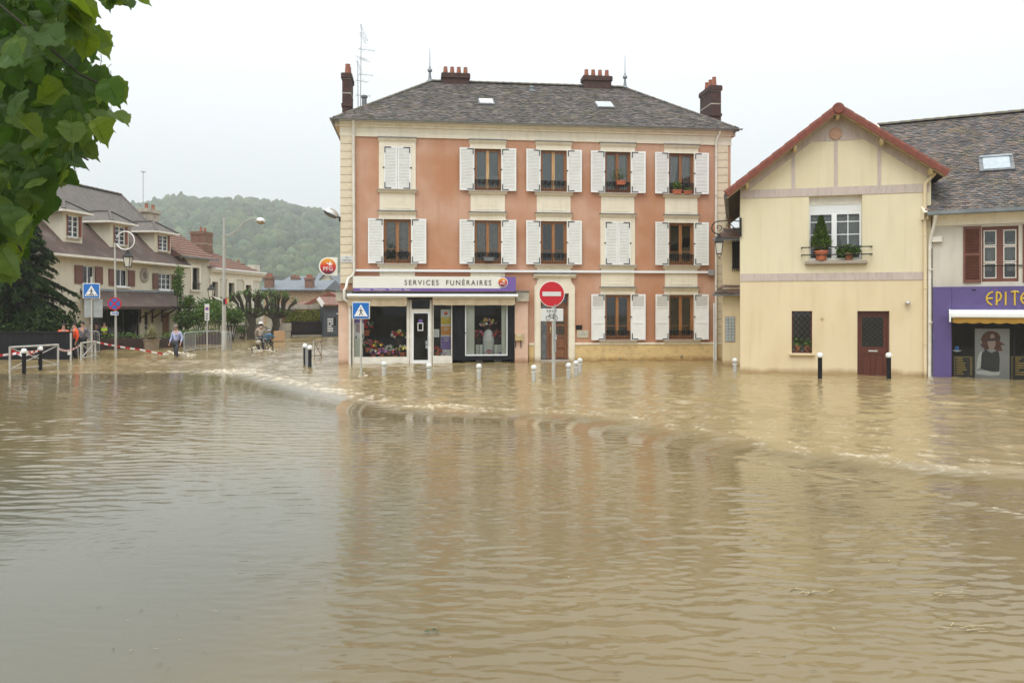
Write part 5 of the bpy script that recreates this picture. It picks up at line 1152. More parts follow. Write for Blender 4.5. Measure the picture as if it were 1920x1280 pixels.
for i in range(3):
    for j in range(8): q = MB(); du, dv = (u1-u0)/3, (z1-z0)/8; q.box(u0+i*du+.008, u0+(i+1)*du-.008, -.03, -.012, z0+j*dv+.008, z0+(j+1)*dv-.008); q.build('glass_block', 'glass_block', GB, bevel=.006)
u0, u1, z0, z1 = FW.u(1374), FW.u(1386), FW.z(1379, 503), FW.z(1379, 452); b = MB(); b.box(u0, u1, .335, .348, z0, z1); BW = b.build('barred_window', 'dark_room', WG); q = MB()
for k in range(4): u = u0+(u1-u0)*k/3; q.box(u-.015, u+.015, .25, .28, z0-.1, z1+.05)
for z_ in (z0, z1-.1): q.box(u0-.03, u1+.03, .255, .275, z_, z_+.03)
q.build('bars', 'iron', BW)
# ================================================================== building with the purple shop
FP = Frame(((1748.5-960)/FPX*25.8, 25.8), (15.776, 24.65)); FP = Frame(tuple(FP.a), tuple(FP.a+FP.dx*9.0))
PB = FP.root('purple_shop_building', 'off white building with grey brown tiled roof and a purple shop front', 'building'); WP = FP.w
pz1 = FP.z(1749, 538); ez = FP.z(1760, 404); 
wu0, wu1, wz0, wz1 = FP.u(1841), FP.u(1910), FP.z(1875, 528), FP.z(1875, 424)
b = MB(); ze = ez+.05
gl0, gl1, glz = FP.u(1784), FP.u(1784)+6.8, FP.z(1800, 604)
wall_cells(b, 0, WP, -.6, ze, 0, .35, [(wu0, wu1, wz0, wz1), (gl0, gl1, -.6, glz)])
b.box(0, .3, .35, 9, -.6, ze); b.box(WP-.3, WP, .35, 9, -.6, ze); b.box(.3, WP-.3, 8.7, 9, -.6, ze); b.build('wall', 'offwhite', PB)
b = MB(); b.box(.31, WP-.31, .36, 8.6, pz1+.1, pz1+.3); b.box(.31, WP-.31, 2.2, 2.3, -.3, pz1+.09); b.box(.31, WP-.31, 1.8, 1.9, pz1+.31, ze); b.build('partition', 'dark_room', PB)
# purple shop front
b = MB(); b.box(.01, gl0, -.12, -.001, -.6, pz1); b.build('pilaster', 'purple', PB, bevel=.008)
b = MB(); b.box(gl0+.004, WP, -.115, -.001, glz+.02, pz1); b.build('fascia', 'purple', PB, bevel=.006)
b = MB(); u, z = FP.uz(1826, 543.5, -.115); b.box(u-.05, u+.05, -.125, -.116, z-.02, z+.02); b.build('vent', 'iron', PB)
# letters of the shop name, drawn as strokes
SGN = FP.root('shop_lettering', 'hand drawn yellow letters EPITE on the purple fascia', 'sign'); lz0, lz1 = FP.z(1880, 572, -.12), FP.z(1880, 546, -.12); lh = lz1-lz0
def stroke(path, t=.026):
    b = MB(); b.tube([(p[0], -.135, lz0+p[1]*lh) for p in path], t, 6); b.v = [(v[0], -.135+(v[1]+.135)*.6, v[2]) for v in b.v]; return b
def uu(px): return FP.u(px, -.12)
def letter(parts):
    m = MB()
    for p in parts: m.join(stroke(p))
    m.build('letter', 'gold_paint', SGN, smooth=True)
def E_at(a, w): letter([[(a+w, .97), (a+w*.45, .86), (a+w*.1, .62), (a+w*.05, .42), (a+w*.3, .18), (a+w*.85, .0)], [(a+w*.08, .48), (a+w*.95, .5)]])
s_ = (uu(1900)-uu(1850))/50
E_at(uu(1849), 13*s_); a = uu(1868.5); letter([[(a, 0), (a, .95)], [(a, .95), (a+6*s_, .88), (a+9*s_, .66), (a+6*s_, .38), (a, .25)]]); a = uu(1885.5); letter([[(a, 0), (a, .97)]]); a = uu(1902.5); letter([[(a, 0), (a, .95)], [(a-7*s_, .93), (a, 1.0), (a+8*s_, .93)]]); E_at(uu(1913.5), 13*s_)
# awning box and scalloped valance
PA = FP.root('box_awning', 'white awning box with golden scalloped valance on the purple shop', 'awning'); zt, zb = FP.z(1790, 584, -.5), FP.z(1790, 594, -.5); u0 = FP.u(1783, -.4); b = MB()
b.prism([(-.116, zt+.06), (-.40, zt+.0), (-.50, zt-.06), (-.50, zb-.0), (-.46, zb-.03), (-.116, zb+.05)], u0, u0+6.6, axis='x'); b.build('cassette', 'white_paint', PA, bevel=.006); b = MB(); b.prism([(-.116, zt+.075), (-.41, zt+.01), (-.53, zt-.07), (-.53, zb-.16), (-.45, zb-.16), (-.40, zb-.02), (-.116, zb+.03)], u0-.05, u0-.002, axis='x'); b.build('end_cap', 'white_paint', PA)
b = MB(); n = 200; L = 6.4; 
for i in range(n):
    def Q(k, top): t = k/n*L; return (u0+.05+t, -.44+.004*math.sin(t*9), zb+.02 if top else zb-.17-.035*abs(math.sin(t*math.pi/.36)))
    b.quad(Q(i, 0), Q(i+1, 0), Q(i+1, 1), Q(i, 1))
b.build('valance', 'valance_gold', PA)
# shop glazing
b = MB(); b.box(gl0, gl0+.04, -.02, .05, -.6, glz); b.box(gl0+.04, gl1, -.02, .05, glz-.05, glz); b.box(FP.u(1901), FP.u(1901)+.03, -.02, .05, -.6, glz-.05); PW = b.build('shop_window', 'iron', PB); g = MB(); g.box(gl0+.04, gl1, .01, .018, -.6, glz-.05); g.build('pane', 'shop_glass', PW)
y = .12; WPO = FP.root('window_poster', 'large pale poster of a red haired figure in a dark sleeveless top, purple shop window', 'poster'); x0, x1, q0, q1 = FP.u(1828, y), FP.u(1893, y), -.3, FP.z(1860, 616, y); q0v = FP.z(1860, 707, y)
b = MB(); b.box(x0, x1, y, y+.02, q0, q1); b.build('sheet', 'poster_grey', WPO); w_, h_ = x1-x0, q1-q0v
def pr(nm, pts, m, d): b = MB(); b.prism([(x0+w_*a, q0v+h_*c) for a, c in pts], y-d, y-d+.002); b.build(nm, m, WPO)
pr('hair_print', [(.30,.55),(.16,.66),(.22,.70),(.17,.78),(.24,.88),(.36,.94),(.5,.95),(.66,.92),(.74,.84),(.72,.74),(.88,.67),(.74,.66),(.80,.55),(.66,.54),(.5,.60)], 'poster_hair', .004)
pr('face_print', [(.38,.66),(.36,.74),(.60,.75),(.60,.66),(.54,.58),(.48,.55),(.42,.58)], 'poster_skin', .007); pr('highlight_print', [(.44,.80),(.46,.88),(.54,.90),(.58,.84),(.54,.80)], 'poster_skin', .007); pr('fringe_print', [(.30,.73),(.36,.78),(.62,.79),(.68,.74),(.62,.76),(.36,.755)], 'poster_black', .009)
pr('top_print', [(.22,.50),(.30,.57),(.38,.54),(.48,.50),(.60,.54),(.66,.55),(.70,.50),(.72,.36),(.70,.13),(.45,.11),(.17,.17),(.15,.36)], 'poster_black', .006); pr('arm_print', [(.02,.12),(.30,.14),(.60,.10),(.74,.12),(.70,.05),(.40,.03),(.05,.06)], 'sign_plain', .0085); pr('shoulder_print', [(.14,.5),(.2,.54),(.17,.2),(.04,.14),(.08,.4)], 'sign_plain', .0075)
for k, (a, c) in enumerate(((1788, 1827), (1895, 1935))):
    x0_, x1_ = FP.u(a, .08), FP.u(c, .08); zt_ = FP.z((a+c)/2, 667, .08); o = FP.root('price_board', ('black price board with yellow lines left of the poster', 'black price board with yellow lines right of the poster')[k], 'price board'); b = MB(); b.box(x0_, x1_, .08, .10, -.4, zt_); b.build('board', 'black_flat', o); b = MB(); b.box(x0_+.03, x1_-.03, .074, .079, zt_-.04, zt_-.03); b.box(x0_+.03, x0_+.04, .074, .079, -.3, zt_-.04)
    for j in range(8): z_ = zt_-.10-.07*j; b.box(x0_+.08, x0_+.08+(x1_-x0_)*random.uniform(.25, .55), .074, .079, z_, z_+.022); b.box(x1_-.12, x1_-.06, .074, .079, z_, z_+.022)
    b.build('lettering', 'gold_paint', o)
b = MB(); u, z = FP.uz(1794, 657, .3); b.add([(u-.14, .3, z), (u, .22, z-.04), (u+.14, .3, z), (u, .36, z+.03)], [(0,1,2,3)]); b.box(u-.05, u+.06, .3, .38, z+.01, z+.13, 1); tag(b.build('brochure', ['white_flat', 'sign_blue'], None, loc=FP.world(0, 0), rot=(0, 0, FP.ang)), 'small blue and white card on the dark ledge in the purple shop window', 'card')
# upper window and shutters
b = MB(); y = .10; b.box(wu0-.03, wu0+.05, y-.02, y+.06, wz0, wz1); b.box(wu1-.05, wu1+.0, y-.02, y+.06, wz0, wz1); b.box(wu0+.05, wu1-.05, y-.02, y+.06, wz1-.10, wz1); b.box(wu0+.05, wu1-.05, y-.04, y+.06, wz0, wz0+.10); cm = (wu0+wu1)/2; b.box(cm-.09, cm+.09, y-.02, y+.06, wz0+.1, wz1-.1)
for s in (-1, 1):
    a0, a1 = sorted((cm+s*.09, (wu0+.05) if s < 0 else (wu1-.05)))
    for k in range(3):
        h = (wz1-.1-wz0-.1)/3; z0 = wz0+.1+k*h
        for (xa, xb, za, zc_) in ((a0, a0+.03, z0+.01, z0+h-.01), (a1-.03, a1, z0+.01, z0+h-.01), (a0+.03, a1-.03, z0+.01, z0+.04), (a0+.03, a1-.03, z0+h-.04, z0+h-.01)): b.box(xa, xb, y-.01, y+.04, za, zc_, 1)
        b.box(a0, a1, y, y+.03, z0-.01, z0+.01)
PWN = b.build('window', ['shutter_brown', 'pipe_white'], PB); g = MB(); g.box(wu0+.05, wu1-.05, y+.032, y+.037, wz0+.1, wz1-.1); g.build('pane', 'glass', PWN); curtain(PWN, cm, wz0+.3, wz1-.4, wu1-wu0, 'tied', y+.2)
b = MB(); b.box(wu0+.02, wu1+.1, -.05, -.02, wz0+.48, wz0+.51); b.build('guard_rail', 'iron', PWN)
def brown_shutter(u0, w, z0, z1):
    b = MB(); h = z1-z0; b.box(u0, u0+.06, -.045, -.005, z0, z1); b.box(u0+w-.06, u0+w, -.045, -.005, z0, z1)
    for t in (0, .475, .95): b.box(u0+.06, u0+w-.06, -.044, -.006, z0+h*t, z0+h*(t+.05))
    for k in range(34): z = z0+.07+(h-.12)*k/34; M = Matrix.Translation((0, -.025, z)) @ Matrix.Rotation(R(-45), 4, 'X'); b.box(u0+.055, u0+w-.055, -.022, .022, -.004, .004, M=M)
    b.box(u0+.055, u0+w-.055, -.012, -.008, z0+.05, z1-.05); b.build('shutter', 'shutter_brown', PWN)
sw = FP.u(1841)-FP.u(1806); brown_shutter(FP.u(1806), sw-.02, wz0-.02, wz1+.03); brown_shutter(FP.u(1917.5), sw, wz0-.02, wz1+.03)
# eave, gutter, roof
b = MB(); b.prism([(-.001, ez-.34), (-.04, ez-.34), (-.06, ez-.22), (-.16, ez-.10), (-.22, ez-.02), (-.22, ez+.04), (-.001, ez+.04)], .0, WP, axis='x'); b.build('cornice', 'cream', PB)
rd = 5.0; rz0 = (FP.z(1680, 231, rd)+FP.z(1920, 213, rd))/2; ev = Vector((-.12, -.36, ez+.06)); L = Vector((0, rd+.36, rz0-ev.z)); b = MB()
SK = Vector((-1.75, 0, 0)); b.add([ev, ev+Vector((WP+.3, 0, 0)), ev+Vector((WP+.3, 0, 0))+L, ev+L+SK], [(0,1,2,3)]); b.add([ev+L+SK, ev+L+Vector((WP+.3,0,0)), Vector((WP+.2, 10.3, ez+.06)), Vector((-.12, 10.3, ez+.06))], [(0,1,2,3)]); PR_ = b.build('roof', 'roof_base', PB)
b = MB(); tile_slope(b, ev, (1,0,0), L.normalized(), [(0,-.04), (WP+.3, -.04), (WP+.3, L.length), (-1.75, L.length)], .175, .118, cols=[(.9,.87,.87), (.78,.79,.83), (1.05,.93,.87), (1.25,1.1,1.0), (.68,.69,.73), (.98,.98,1.0), (1.3,1.05,.88)], seed=12); stuff(b.build('tile_field', 'tile', PR_))
ridge_tiles(PR_, ev+L+SK+Vector((0,0,.02)), ev+L+Vector((WP+.3,0,.02)), .40, .12)
q0_, q1_ = ev, ev+L+SK; b = MB(); b.add([q0_+Vector((-.12,0,.02)), q1_+Vector((-.12,0,.12)), q1_+Vector((-.12,0,-4)), q0_+Vector((-.12,0,-.2)), q0_+Vector((.0,0,.02)), q1_+Vector((.0,0,.12)), q1_+Vector((.0,0,-4)), q0_+Vector((.0,0,-.2))], [(0,1,2,3),(4,7,6,5),(0,4,5,1)]); b.build('gable_parapet', 'cream', PB)
b = MB(); b.prism([(-.36-.07+x, ez+.11+z) for x, z in g_ ] if False else [(-.50, ez+.10), (-.49, ez+.0), (-.43, ez-.04), (-.37, ez+.0), (-.36, ez+.10), (-.38, ez+.10), (-.43, ez-.01), (-.48, ez+.10)], -.15, WP+.2, axis='x'); b.build('gutter', 'zinc', PR_)
def pslope(px, py):
    lo, hi = -.36, rd
    for _ in range(40):
        m_ = (lo+hi)/2; zr = ev.z+(m_+.36)/(rd+.36)*L.z
        if FP.z(px, py, m_) > zr: lo = m_
        else: hi = m_
    return FP.u(px, lo), lo, ev.z+(lo+.36)/(rd+.36)*L.z
u, y, z = pslope(1868, 309.5); M = Matrix.Translation((u, y, z)) @ Matrix.Rotation(math.atan2(L.z, L.y), 4, 'X'); b = MB(); b.box(-.50, .50, -.50, .50, .02, .09, M=M); b.box(-.47, .47, .40, .52, .09, .12, 1, M=M); o = b.build('rooflight', ['lead', 'zinc'], PR_); g = MB(); g.box(-.38, .38, -.40, .38, .091, .098, M=M); g.build('pane', 'glass_block', o)
pipe([(.10, -.43, ez-.02), (.06, -.30, ez-.25), (-.06, -.12, ez-.75), (-.08, -.10, ez-1.1), (-.09, -.10, -.4)], .05, par=PB, rings=(3.5, 1.8))
u, z = FP.uz(1757, 449); b = MB(); b.box(u-.15, u+.15, -.12, -.001, z-.09, z+.09); b.build('meter_box', 'pipe_white', PB, bevel=.015); b = MB(); b.tube([(u-.1, -.03, z-.09), (u-.16, -.03, z-.28), (u-.22, -.03, z-.5), (u-.22, -.03, pz1)], .012, 5); b.tube([(u+.16, -.03, z+.05), (u+.17, -.03, ez-.45), (u+.3, -.03, ez-.38), (WP, -.03, ez-.38)], .010, 5); b.build('cable', 'pipe_white', PB)
# ================================================================== left street: house with dormers
FL = Frame(((130-960)/FPX*42, 42), ((345-960)/FPX*53, 53)); FL = Frame(tuple(FL.a-FL.dx*2.6), tuple(FL.b))
LH = FL.root('dormer_house', 'long cream house with three dormers, brown roof and brown shutters at the left', 'house')
u0, u1 = 0, FL.u(340); ez = FL.z(227, 487)+.05; 
shop0, shop1, shz = FL.u(172), FL.u(262), FL.z(220, 578)
def win(par, u0, u1, z0, z1, y=.08, m='white_pvc', nx=2, nz=1, label='window', f=.05, back='glass'):
    b = MB(); b.box(u0, u0+f, y, y+.06, z0, z1); b.box(u1-f, u1, y, y+.06, z0, z1); b.box(u0+f, u1-f, y, y+.06, z1-f, z1); b.box(u0+f, u1-f, y, y+.06, z0, z0+f)
    for k in range(1, nx): u = u0+(u1-u0)*k/nx; b.box(u-f*.6, u+f*.6, y, y+.05, z0+f, z1-f)
    for k in range(1, nz):
        z = z0+(z1-z0)*k/nz
        for j in range(nx): a = u0+(u1-u0)*j/nx+f*.6; c = u0+(u1-u0)*(j+1)/nx-f*.6; b.box(a, c, y+.01, y+.04, z-f*.3, z+f*.3)
    o = b.build(label, m, par); g = MB(); g.box(u0+f, u1-f, y+.025, y+.03, z0+f, z1-f); g.build('pane', back, o); return o
wins = [(FL.u(155), FL.u(177), FL.z(166, 533), FL.z(166, 498)), (FL.u(217), FL.u(239), FL.z(228, 537), FL.z(228, 505)), (FL.u(297), FL.u(321), FL.z(309, 543), FL.z(309, 513))]
gd = [(FL.u(271), FL.u(280), 0.25, FL.z(275, 583)), (FL.u(304), FL.u(318), -.3, FL.z(311, 586))]
b = MB(); wall_cells(b, u0, u1, -.6, ez, 0, .3, wins+[(shop0, shop1, .45, shz)]+gd); b.box(u1-.3, u1, .3, 9, -.6, ez); b.box(0, .3, .3, 9, -.6, ez); b.box(.3, u1-.3, 8.7, 9, -.6, ez)
b.prism([(0, ez), (9, ez), (5.2, ez+4.0)], u1-.3, u1-.02, axis='x'); b.build('wall', 'house_cream', LH)
b = MB(); b.box(.31, u1-.31, 1.5, 1.6, -.3, ez); b.box(.31, u1-.31, .31, 8, 2.45, 2.6); b.build('partition', 'dark_room', LH)
for k, (a, c, z0, z1) in enumerate(wins):
    o = win(LH, a, c, z0, z1, nx=2 if k < 2 else 3, nz=1 if k < 2 else 3)
    b = MB(); b.box(a-.1, c+.1, -.14, .1, z0-.09, z0-.002); b.build('sill', 'white_pvc', o); w = .62
    for s, uu_ in ((-1, a-w-.04), (1, c+.04)): b = MB(); b.box(uu_, uu_+w, -.06, -.01, z0+.02, z1-.02); b.box(uu_+.05, uu_+w-.05, -.075, -.06, z0+.15, z0+.24); b.box(uu_+.05, uu_+w-.05, -.075, -.06, z1-.24, z1-.15); b.build('shutter', 'shutter_brown', o)
    curtain(o, (a+c)/2, z0+.05, z1-.05, c-a, 'tied', .25)
u, z = FL.uz(270, 516); b = MB(); b.lathe([(.36, 0), (.36, .05), (.24, .06), (.24, .0)], (u, -.065, z), 18, axis='y')
for k in range(16): a = k*math.pi/8; M = Matrix.Translation((u, -.03, z)) @ Matrix.Rotation(a, 4, 'Y'); b.box(.33, .46, -.025, .025, -.045, .045, M=M)
o = b.build('round_window', 'stone_sill', LH); g = MB(); g.lathe([(.23, 0), (.23, .01)], (u, -.02, z), 16, axis='y'); g.build('pane', 'glass', o)
# shop window, brackets, ground floor door
o = win(LH, shop0, shop1, .45, shz, nx=3, m='wood_dark', f=.06); o2 = win(LH, *gd[0], nx=1, nz=2); b = MB(); a, c, z0, z1 = gd[1]; b.box(a, c, .1, .16, z0, z1); 
for k in range(3): x = a+(c-a)*(k+.5)/3; b.box(x-.12, x+.12, .08, .1, .2, z1-.2)
b.build('door', 'wood_brown', LH)
b = MB(); b.box(shop0, u1-.1, -.14, -.001, .32, .42); b.build('ledge', 'concrete', LH)
# lean-to canopy roof
za, zb = FL.z(240, 547), FL.z(240, 574, -1.3); ca, cb = FL.u(150), FL.u(336)
b = MB(); b.add([(ca, -.001, za), (cb, -.001, za), (cb+.15, -1.3, zb), (ca, -1.3, zb), (ca, -.001, za-.12), (cb, -.001, za-.12), (cb+.15, -1.3, zb-.12), (ca, -1.3, zb-.12)], [(0,1,2,3),(4,7,6,5),(3,2,6,7),(1,5,6,2),(0,3,7,4)]); CN = b.build('canopy', 'brown_roof', LH); b = MB(); b.box(ca, cb+.15, -1.36, -1.30, zb-.16, zb-.04); b.build('gutter', 'wood_dark', CN); b = MB(); b.box(ca, cb+.02, -.05, -.0, za+.005, za+.12); b.build('flashing', 'zinc', CN)
for px in (170, 262, 285, 303, 333): u = FL.u(px); b = MB(); b.tube([(u, -.02, zb-.75), (u, -1.05, zb-.1)], .05, 4); b.box(u-.05, u+.05, -.06, -.0, zb-1.0, zb-.1); b.build('bracket', 'wood_dark', CN)
# main roof: lower slope with three dormers, ridge and hip
rd = 4.6; RZL = FL.z(226, 366, rd); ru = FL.u(226, rd); ov = .45; b = MB(); zk = ez-.1
P = lambda u, y, z: Vector((u, y, z))
b.add([P(-.3,-ov,zk), P(u1+.3,-ov,zk), P(ru,rd,RZL), P(-.3,rd,RZL)], [(0,1,2,3)]); b.add([P(u1+.3,-ov,zk), P(u1+.3,9.4,zk), P(ru,rd,RZL)], [(0,1,2)]); b.add([P(-.3,rd,RZL), P(ru,rd,RZL), P(u1+.3,9.4,zk), P(-.3,9.4,zk)], [(0,1,2,3)]); LR = b.build('roof', ['brown_roof', 'grey_roof'], LH)
sl_, rn_ = RZL-zk, rd+ov
def roofz(y): return zk+(y+ov)*sl_/rn_
# grey upper tiling and ridge tiles
y0 = 2.1; b = MB(); q = .03; uh = lambda y: u1+.3+(ru-u1-.3)*(y+ov)/rn_
b.add([P(-.3,y0,roofz(y0)+q), P(uh(y0),y0,roofz(y0)+q), P(ru,rd,RZL+q), P(-.3,rd,RZL+q)], [(0,1,2,3)]); b.build('upper_tiling', 'grey_roof', LR)
ridge_tiles(LR, (-.3, rd, RZL+.03), (ru, rd, RZL+.03), .5, .13, 'grey_roof'); ridge_tiles(LR, P(u1+.3,-ov,zk+.02), (ru, rd, RZL+.03), .5, .11, 'grey_roof', 'hip_tile')
b = MB(); b.box(-.3, u1+.35, -ov-.12, -ov, zk-.08, zk+.04); b.build('gutter', 'pipe_white', LR); b = MB(); b.box(-.3, u1+.3, -ov+.01, -.002, zk-.14, zk-.06); b.build('soffit', 'house_cream', LR)
def dormer(pa, pb, ptop, pbot, k):
    y = .35; a, c = FL.u(pa, y), FL.u(pb, y); zt, zb_ = FL.z((pa+pb)/2, ptop, y), FL.z((pa+pb)/2, pbot, y); yb = (zt-zk)/sl_*rn_-ov+.4; b = MB()
    wa, wc, w0, w1 = a+(c-a)*.24, c-(c-a)*.2, zb_+(zt-zb_)*.24, zt-(zt-zb_)*.12
    wall_cells(b, a, c, zb_-.4, zt, y, y+.15, [(wa, wc, w0, w1)]); b.prism([(y+.15, zb_-.4), (yb+.3, zt), (y+.15, zt)], a, a+.12, axis='x'); b.prism([(y+.15, zb_-.4), (yb+.3, zt), (y+.15, zt)], c-.12, c, axis='x'); D = b.build('dormer', 'house_cream', LR)
    g = MB(); b = MB(); f = .05; b.box(wa, wa+f, y+.04, y+.1, w0, w1); b.box(wc-f, wc, y+.04, y+.1, w0, w1); b.box(wa+f, wc-f, y+.04, y+.1, w1-f, w1); b.box(wa+f, wc-f, y+.04, y+.1, w0, w0+f); m_ = (wa+wc)/2; b.box(m_-.04, m_+.04, y+.04, y+.1, w0+f, w1-f)
    for t in (.25, .5, .75): z = w0+(w1-w0)*t; b.box(wa+f, m_-.04, y+.05, y+.08, z-.015, z+.015); b.box(m_+.04, wc-f, y+.05, y+.08, z-.015, z+.015)
    b.build('frame', 'white_pvc', D); g.box(wa+f, wc-f, y+.07, y+.075, w0+f, w1-f); g.build('pane', 'glass', D)
    b = MB(); b.box(wa-.1, wc+.1, y-.12, y+.03, w0-.1, w0-.01); b.build('sill', 'stone_weather', D); b = MB(); b.box(wc+.02, wc+.2, y-.05, y-.005, w0+.05, w1); b.build('shutter', 'red_tile', D); b = MB(); b.box(wa-.09, wa-.02, y-.04, y-.005, w0+.05, w1); b.build('shutter', 'red_tile', D)
    b = MB(); b.box(wa+.1, wc, y+.4, y+.45, w0-.1, w1+.1); b.build('backing', 'dark_room', D)
    o_ = .38; ze = zt; zr = zt+(c-a)*.40; yr = y-.1+(c-a)*.42; b = MB(); yq = yb+1.6; mid = (a+c)/2
    b.box(a-o_+.02, c+o_-.02, y-.30, yb+.1, ze-.10, ze-.005, 1)
    b.add([P(a-o_,y-.36,ze), P(c+o_,y-.36,ze), P(mid,yr,zr)], [(0,1,2)]); b.add([P(a-o_,y-.36,ze), P(mid,yr,zr), P(mid,yq,zr), P(a-o_,yq,ze)], [(0,1,2,3)]); b.add([P(c+o_,y-.36,ze), P(c+o_,yq,ze), P(mid,yq,zr), P(mid,yr,zr)], [(0,1,2,3)]); b.add([P(a-o_,y-.36,ze), P(a-o_,yq,ze), P(c+o_,yq,ze), P(c+o_,y-.36,ze)], [(0,1,2,3)], 1)
    b.build('dormer_roof', ['grey_roof', 'pipe_white'], D); b = MB(); b.box(a-o_-.03, c+o_+.03, y-.40, y-.365, ze-.09, ze+.02); b.box(a-o_-.04, a-o_-.002, y-.36, yb, ze-.09, ze+.02); b.build('fascia', 'pipe_white', D)
    ridge_tiles(D, (mid, yr, zr+.02), (mid, yq-.3, zr+.02), .45, .09, 'grey_roof')
    for e in (a-o_, c+o_): ridge_tiles(D, (e, y-.36, ze+.02), (mid, yr, zr+.02), .45, .08, 'grey_roof', 'hip_tile')
dormer(118, 154, 397, 460, 0); dormer(206, 241, 418, 472, 1); dormer(290, 320, 436, 481, 2)
# ridge chimney with aerial
b = MB(); cu, cy = FL.u(280, 5.2), 5.2; zc = FL.z(280, 391, 5.2)
b.box(cu-.75, cu+.75, cy-.3, cy+.3, zc-2.0, zc-.05); b.box(cu-.95, cu+.95, cy-.42, cy+.42, zc-.35, zc-.12); CH = b.build('chimney', 'stone_weather', LR)
for d in (-.35, .45): q = MB(); q.lathe([(.14, 0), (.11, .34), (.13, .36), (.08, .36)], (cu+d, cy, zc-.05), 10); q.build('chimney_pot', 'terracotta', CH, smooth=True)
w = FL.world(cu-.75, cy, zc-.1); o = thing('roof_aerial', 'thin television aerial above the left dormer house chimney', 'aerial', w, FL.ang); h = (391-322)/FPX*w[1]; b = MB(); b.tube([(0,0,0), (0,0,h)], .022, 6); b.build('mast', 'galv', o); b = MB(); b.tube([(-.5,-.35,h-.05), (.15,.1,h-.1)], .018, 5)
for k in range(5): b.tube([(-.45+.12*k-.1, -.3+.08*k+.12, h-.05), (-.45+.12*k+.1, -.3+.08*k-.12, h-.05)], .010, 4)
b.build('boom', 'galv', o)
# ------------------------------------------------------------------ white house next door
H2 = FL.root('white_house', 'cream white house with brown banded tile roof beside the dormer house', 'house'); a, c = u1+.02, FL.u(394); zt = FL.z(370, 482); wz = (FL.u(361), FL.u(374), FL.z(367, 543), FL.z(367, 502))
def stripe_roof(par, a, c, yb0, yb1, z0, z1, hipl=0, hipr=0, step=.33, nm='roof', m='stripe_tile'):
    b = MB(); n = max(3, int(math.hypot(yb1-yb0, z1-z0)/step))
    for k in range(n):
        t0, t1 = k/n, (k+1)/n; l0, l1 = a+hipl*t0, a+hipl*t1; r0, r1 = c-hipr*t0, c-hipr*t1; y0, y1 = yb0+(yb1-yb0)*t0, yb0+(yb1-yb0)*t1; q0, q1 = z0+(z1-z0)*t0, z0+(z1-z0)*t1
        b.add([P(l0,y0,q0+.07), P(r0,y0,q0+.07), P(r1,y1,q1+.01), P(l1,y1,q1+.01), P(l0,y0,q0), P(r0,y0,q0)], [(0,1,2,3), (4,5,1,0)])
    b.add([P(c,yb0,z0), P(c-hipr,yb1,z1), P(c,2*yb1-yb0,z0)], [(0,1,2)]); b.add([P(a,yb0,z0), P(a,2*yb1-yb0,z0), P(a+hipl,yb1,z1)], [(0,1,2)]); b.add([P(a,2*yb1-yb0,z0), P(c,2*yb1-yb0,z0), P(c-hipr,yb1,z1), P(a+hipl,yb1,z1)], [(0,1,2,3)])
    return b.build(nm, m, par)
b = MB(); wall_cells(b, a, c, -.6, zt, .05, .35, [wz]); b.box(c-.3, c, .35, 7, -.6, zt); b.box(a, c-.3, 6.7, 7, -.6, zt); b.build('wall', 'house_cream', H2)
o = win(H2, *wz, y=.2, nx=1, m='wood_dark'); b = MB(); b.box(wz[0]-.25, wz[1]+.2, -.08, .05, wz[2]-.14, wz[2]-.01); b.build('sill', 'house_cream', o); b = MB(); b.box(wz[0]+.1, wz[1], .9, 1, wz[2], wz[3]); b.build('backing', 'dark_room', o); b = MB()
for k in range(7): u = wz[0]+(wz[1]-wz[0])*k/6; b.box(u-.012, u+.012, -.05, -.03, wz[2], wz[2]+.45)
b.box(wz[0], wz[1]+.15, -.055, -.025, wz[2]+.42, wz[2]+.46); b.build('railing', 'iron', o)
b = MB()
for x0, x1, z0, z1 in ((wz[0]-.22, wz[0], wz[2], wz[3]+.2), (wz[1], wz[1]+.2, wz[2], wz[3]+.2), (wz[0], wz[1], wz[3], wz[3]+.2)): b.box(x0, x1, -.0, .049, z0, z1)
b.build('surround', 'cream', o)
r2 = stripe_roof(H2, a-.6, c+.35, -.35, 3.2, zt-.1, FL.z(345, 433, 3.2)); b = MB(); b.box(a-.6, c+.4, -.45, -.36, zt-.16, zt-.04); b.build('gutter', 'lead', r2)
cu = FL.u(388, 2.5); zc = FL.z(388, 436, 2.5); chimney(cu-1.1, cu+.3, 2.2, 3.2, zt-.5, zc, [(cu-.7, 2.6), (cu-.1, 2.6)], par=r2, poth=.35, m='old_brick')
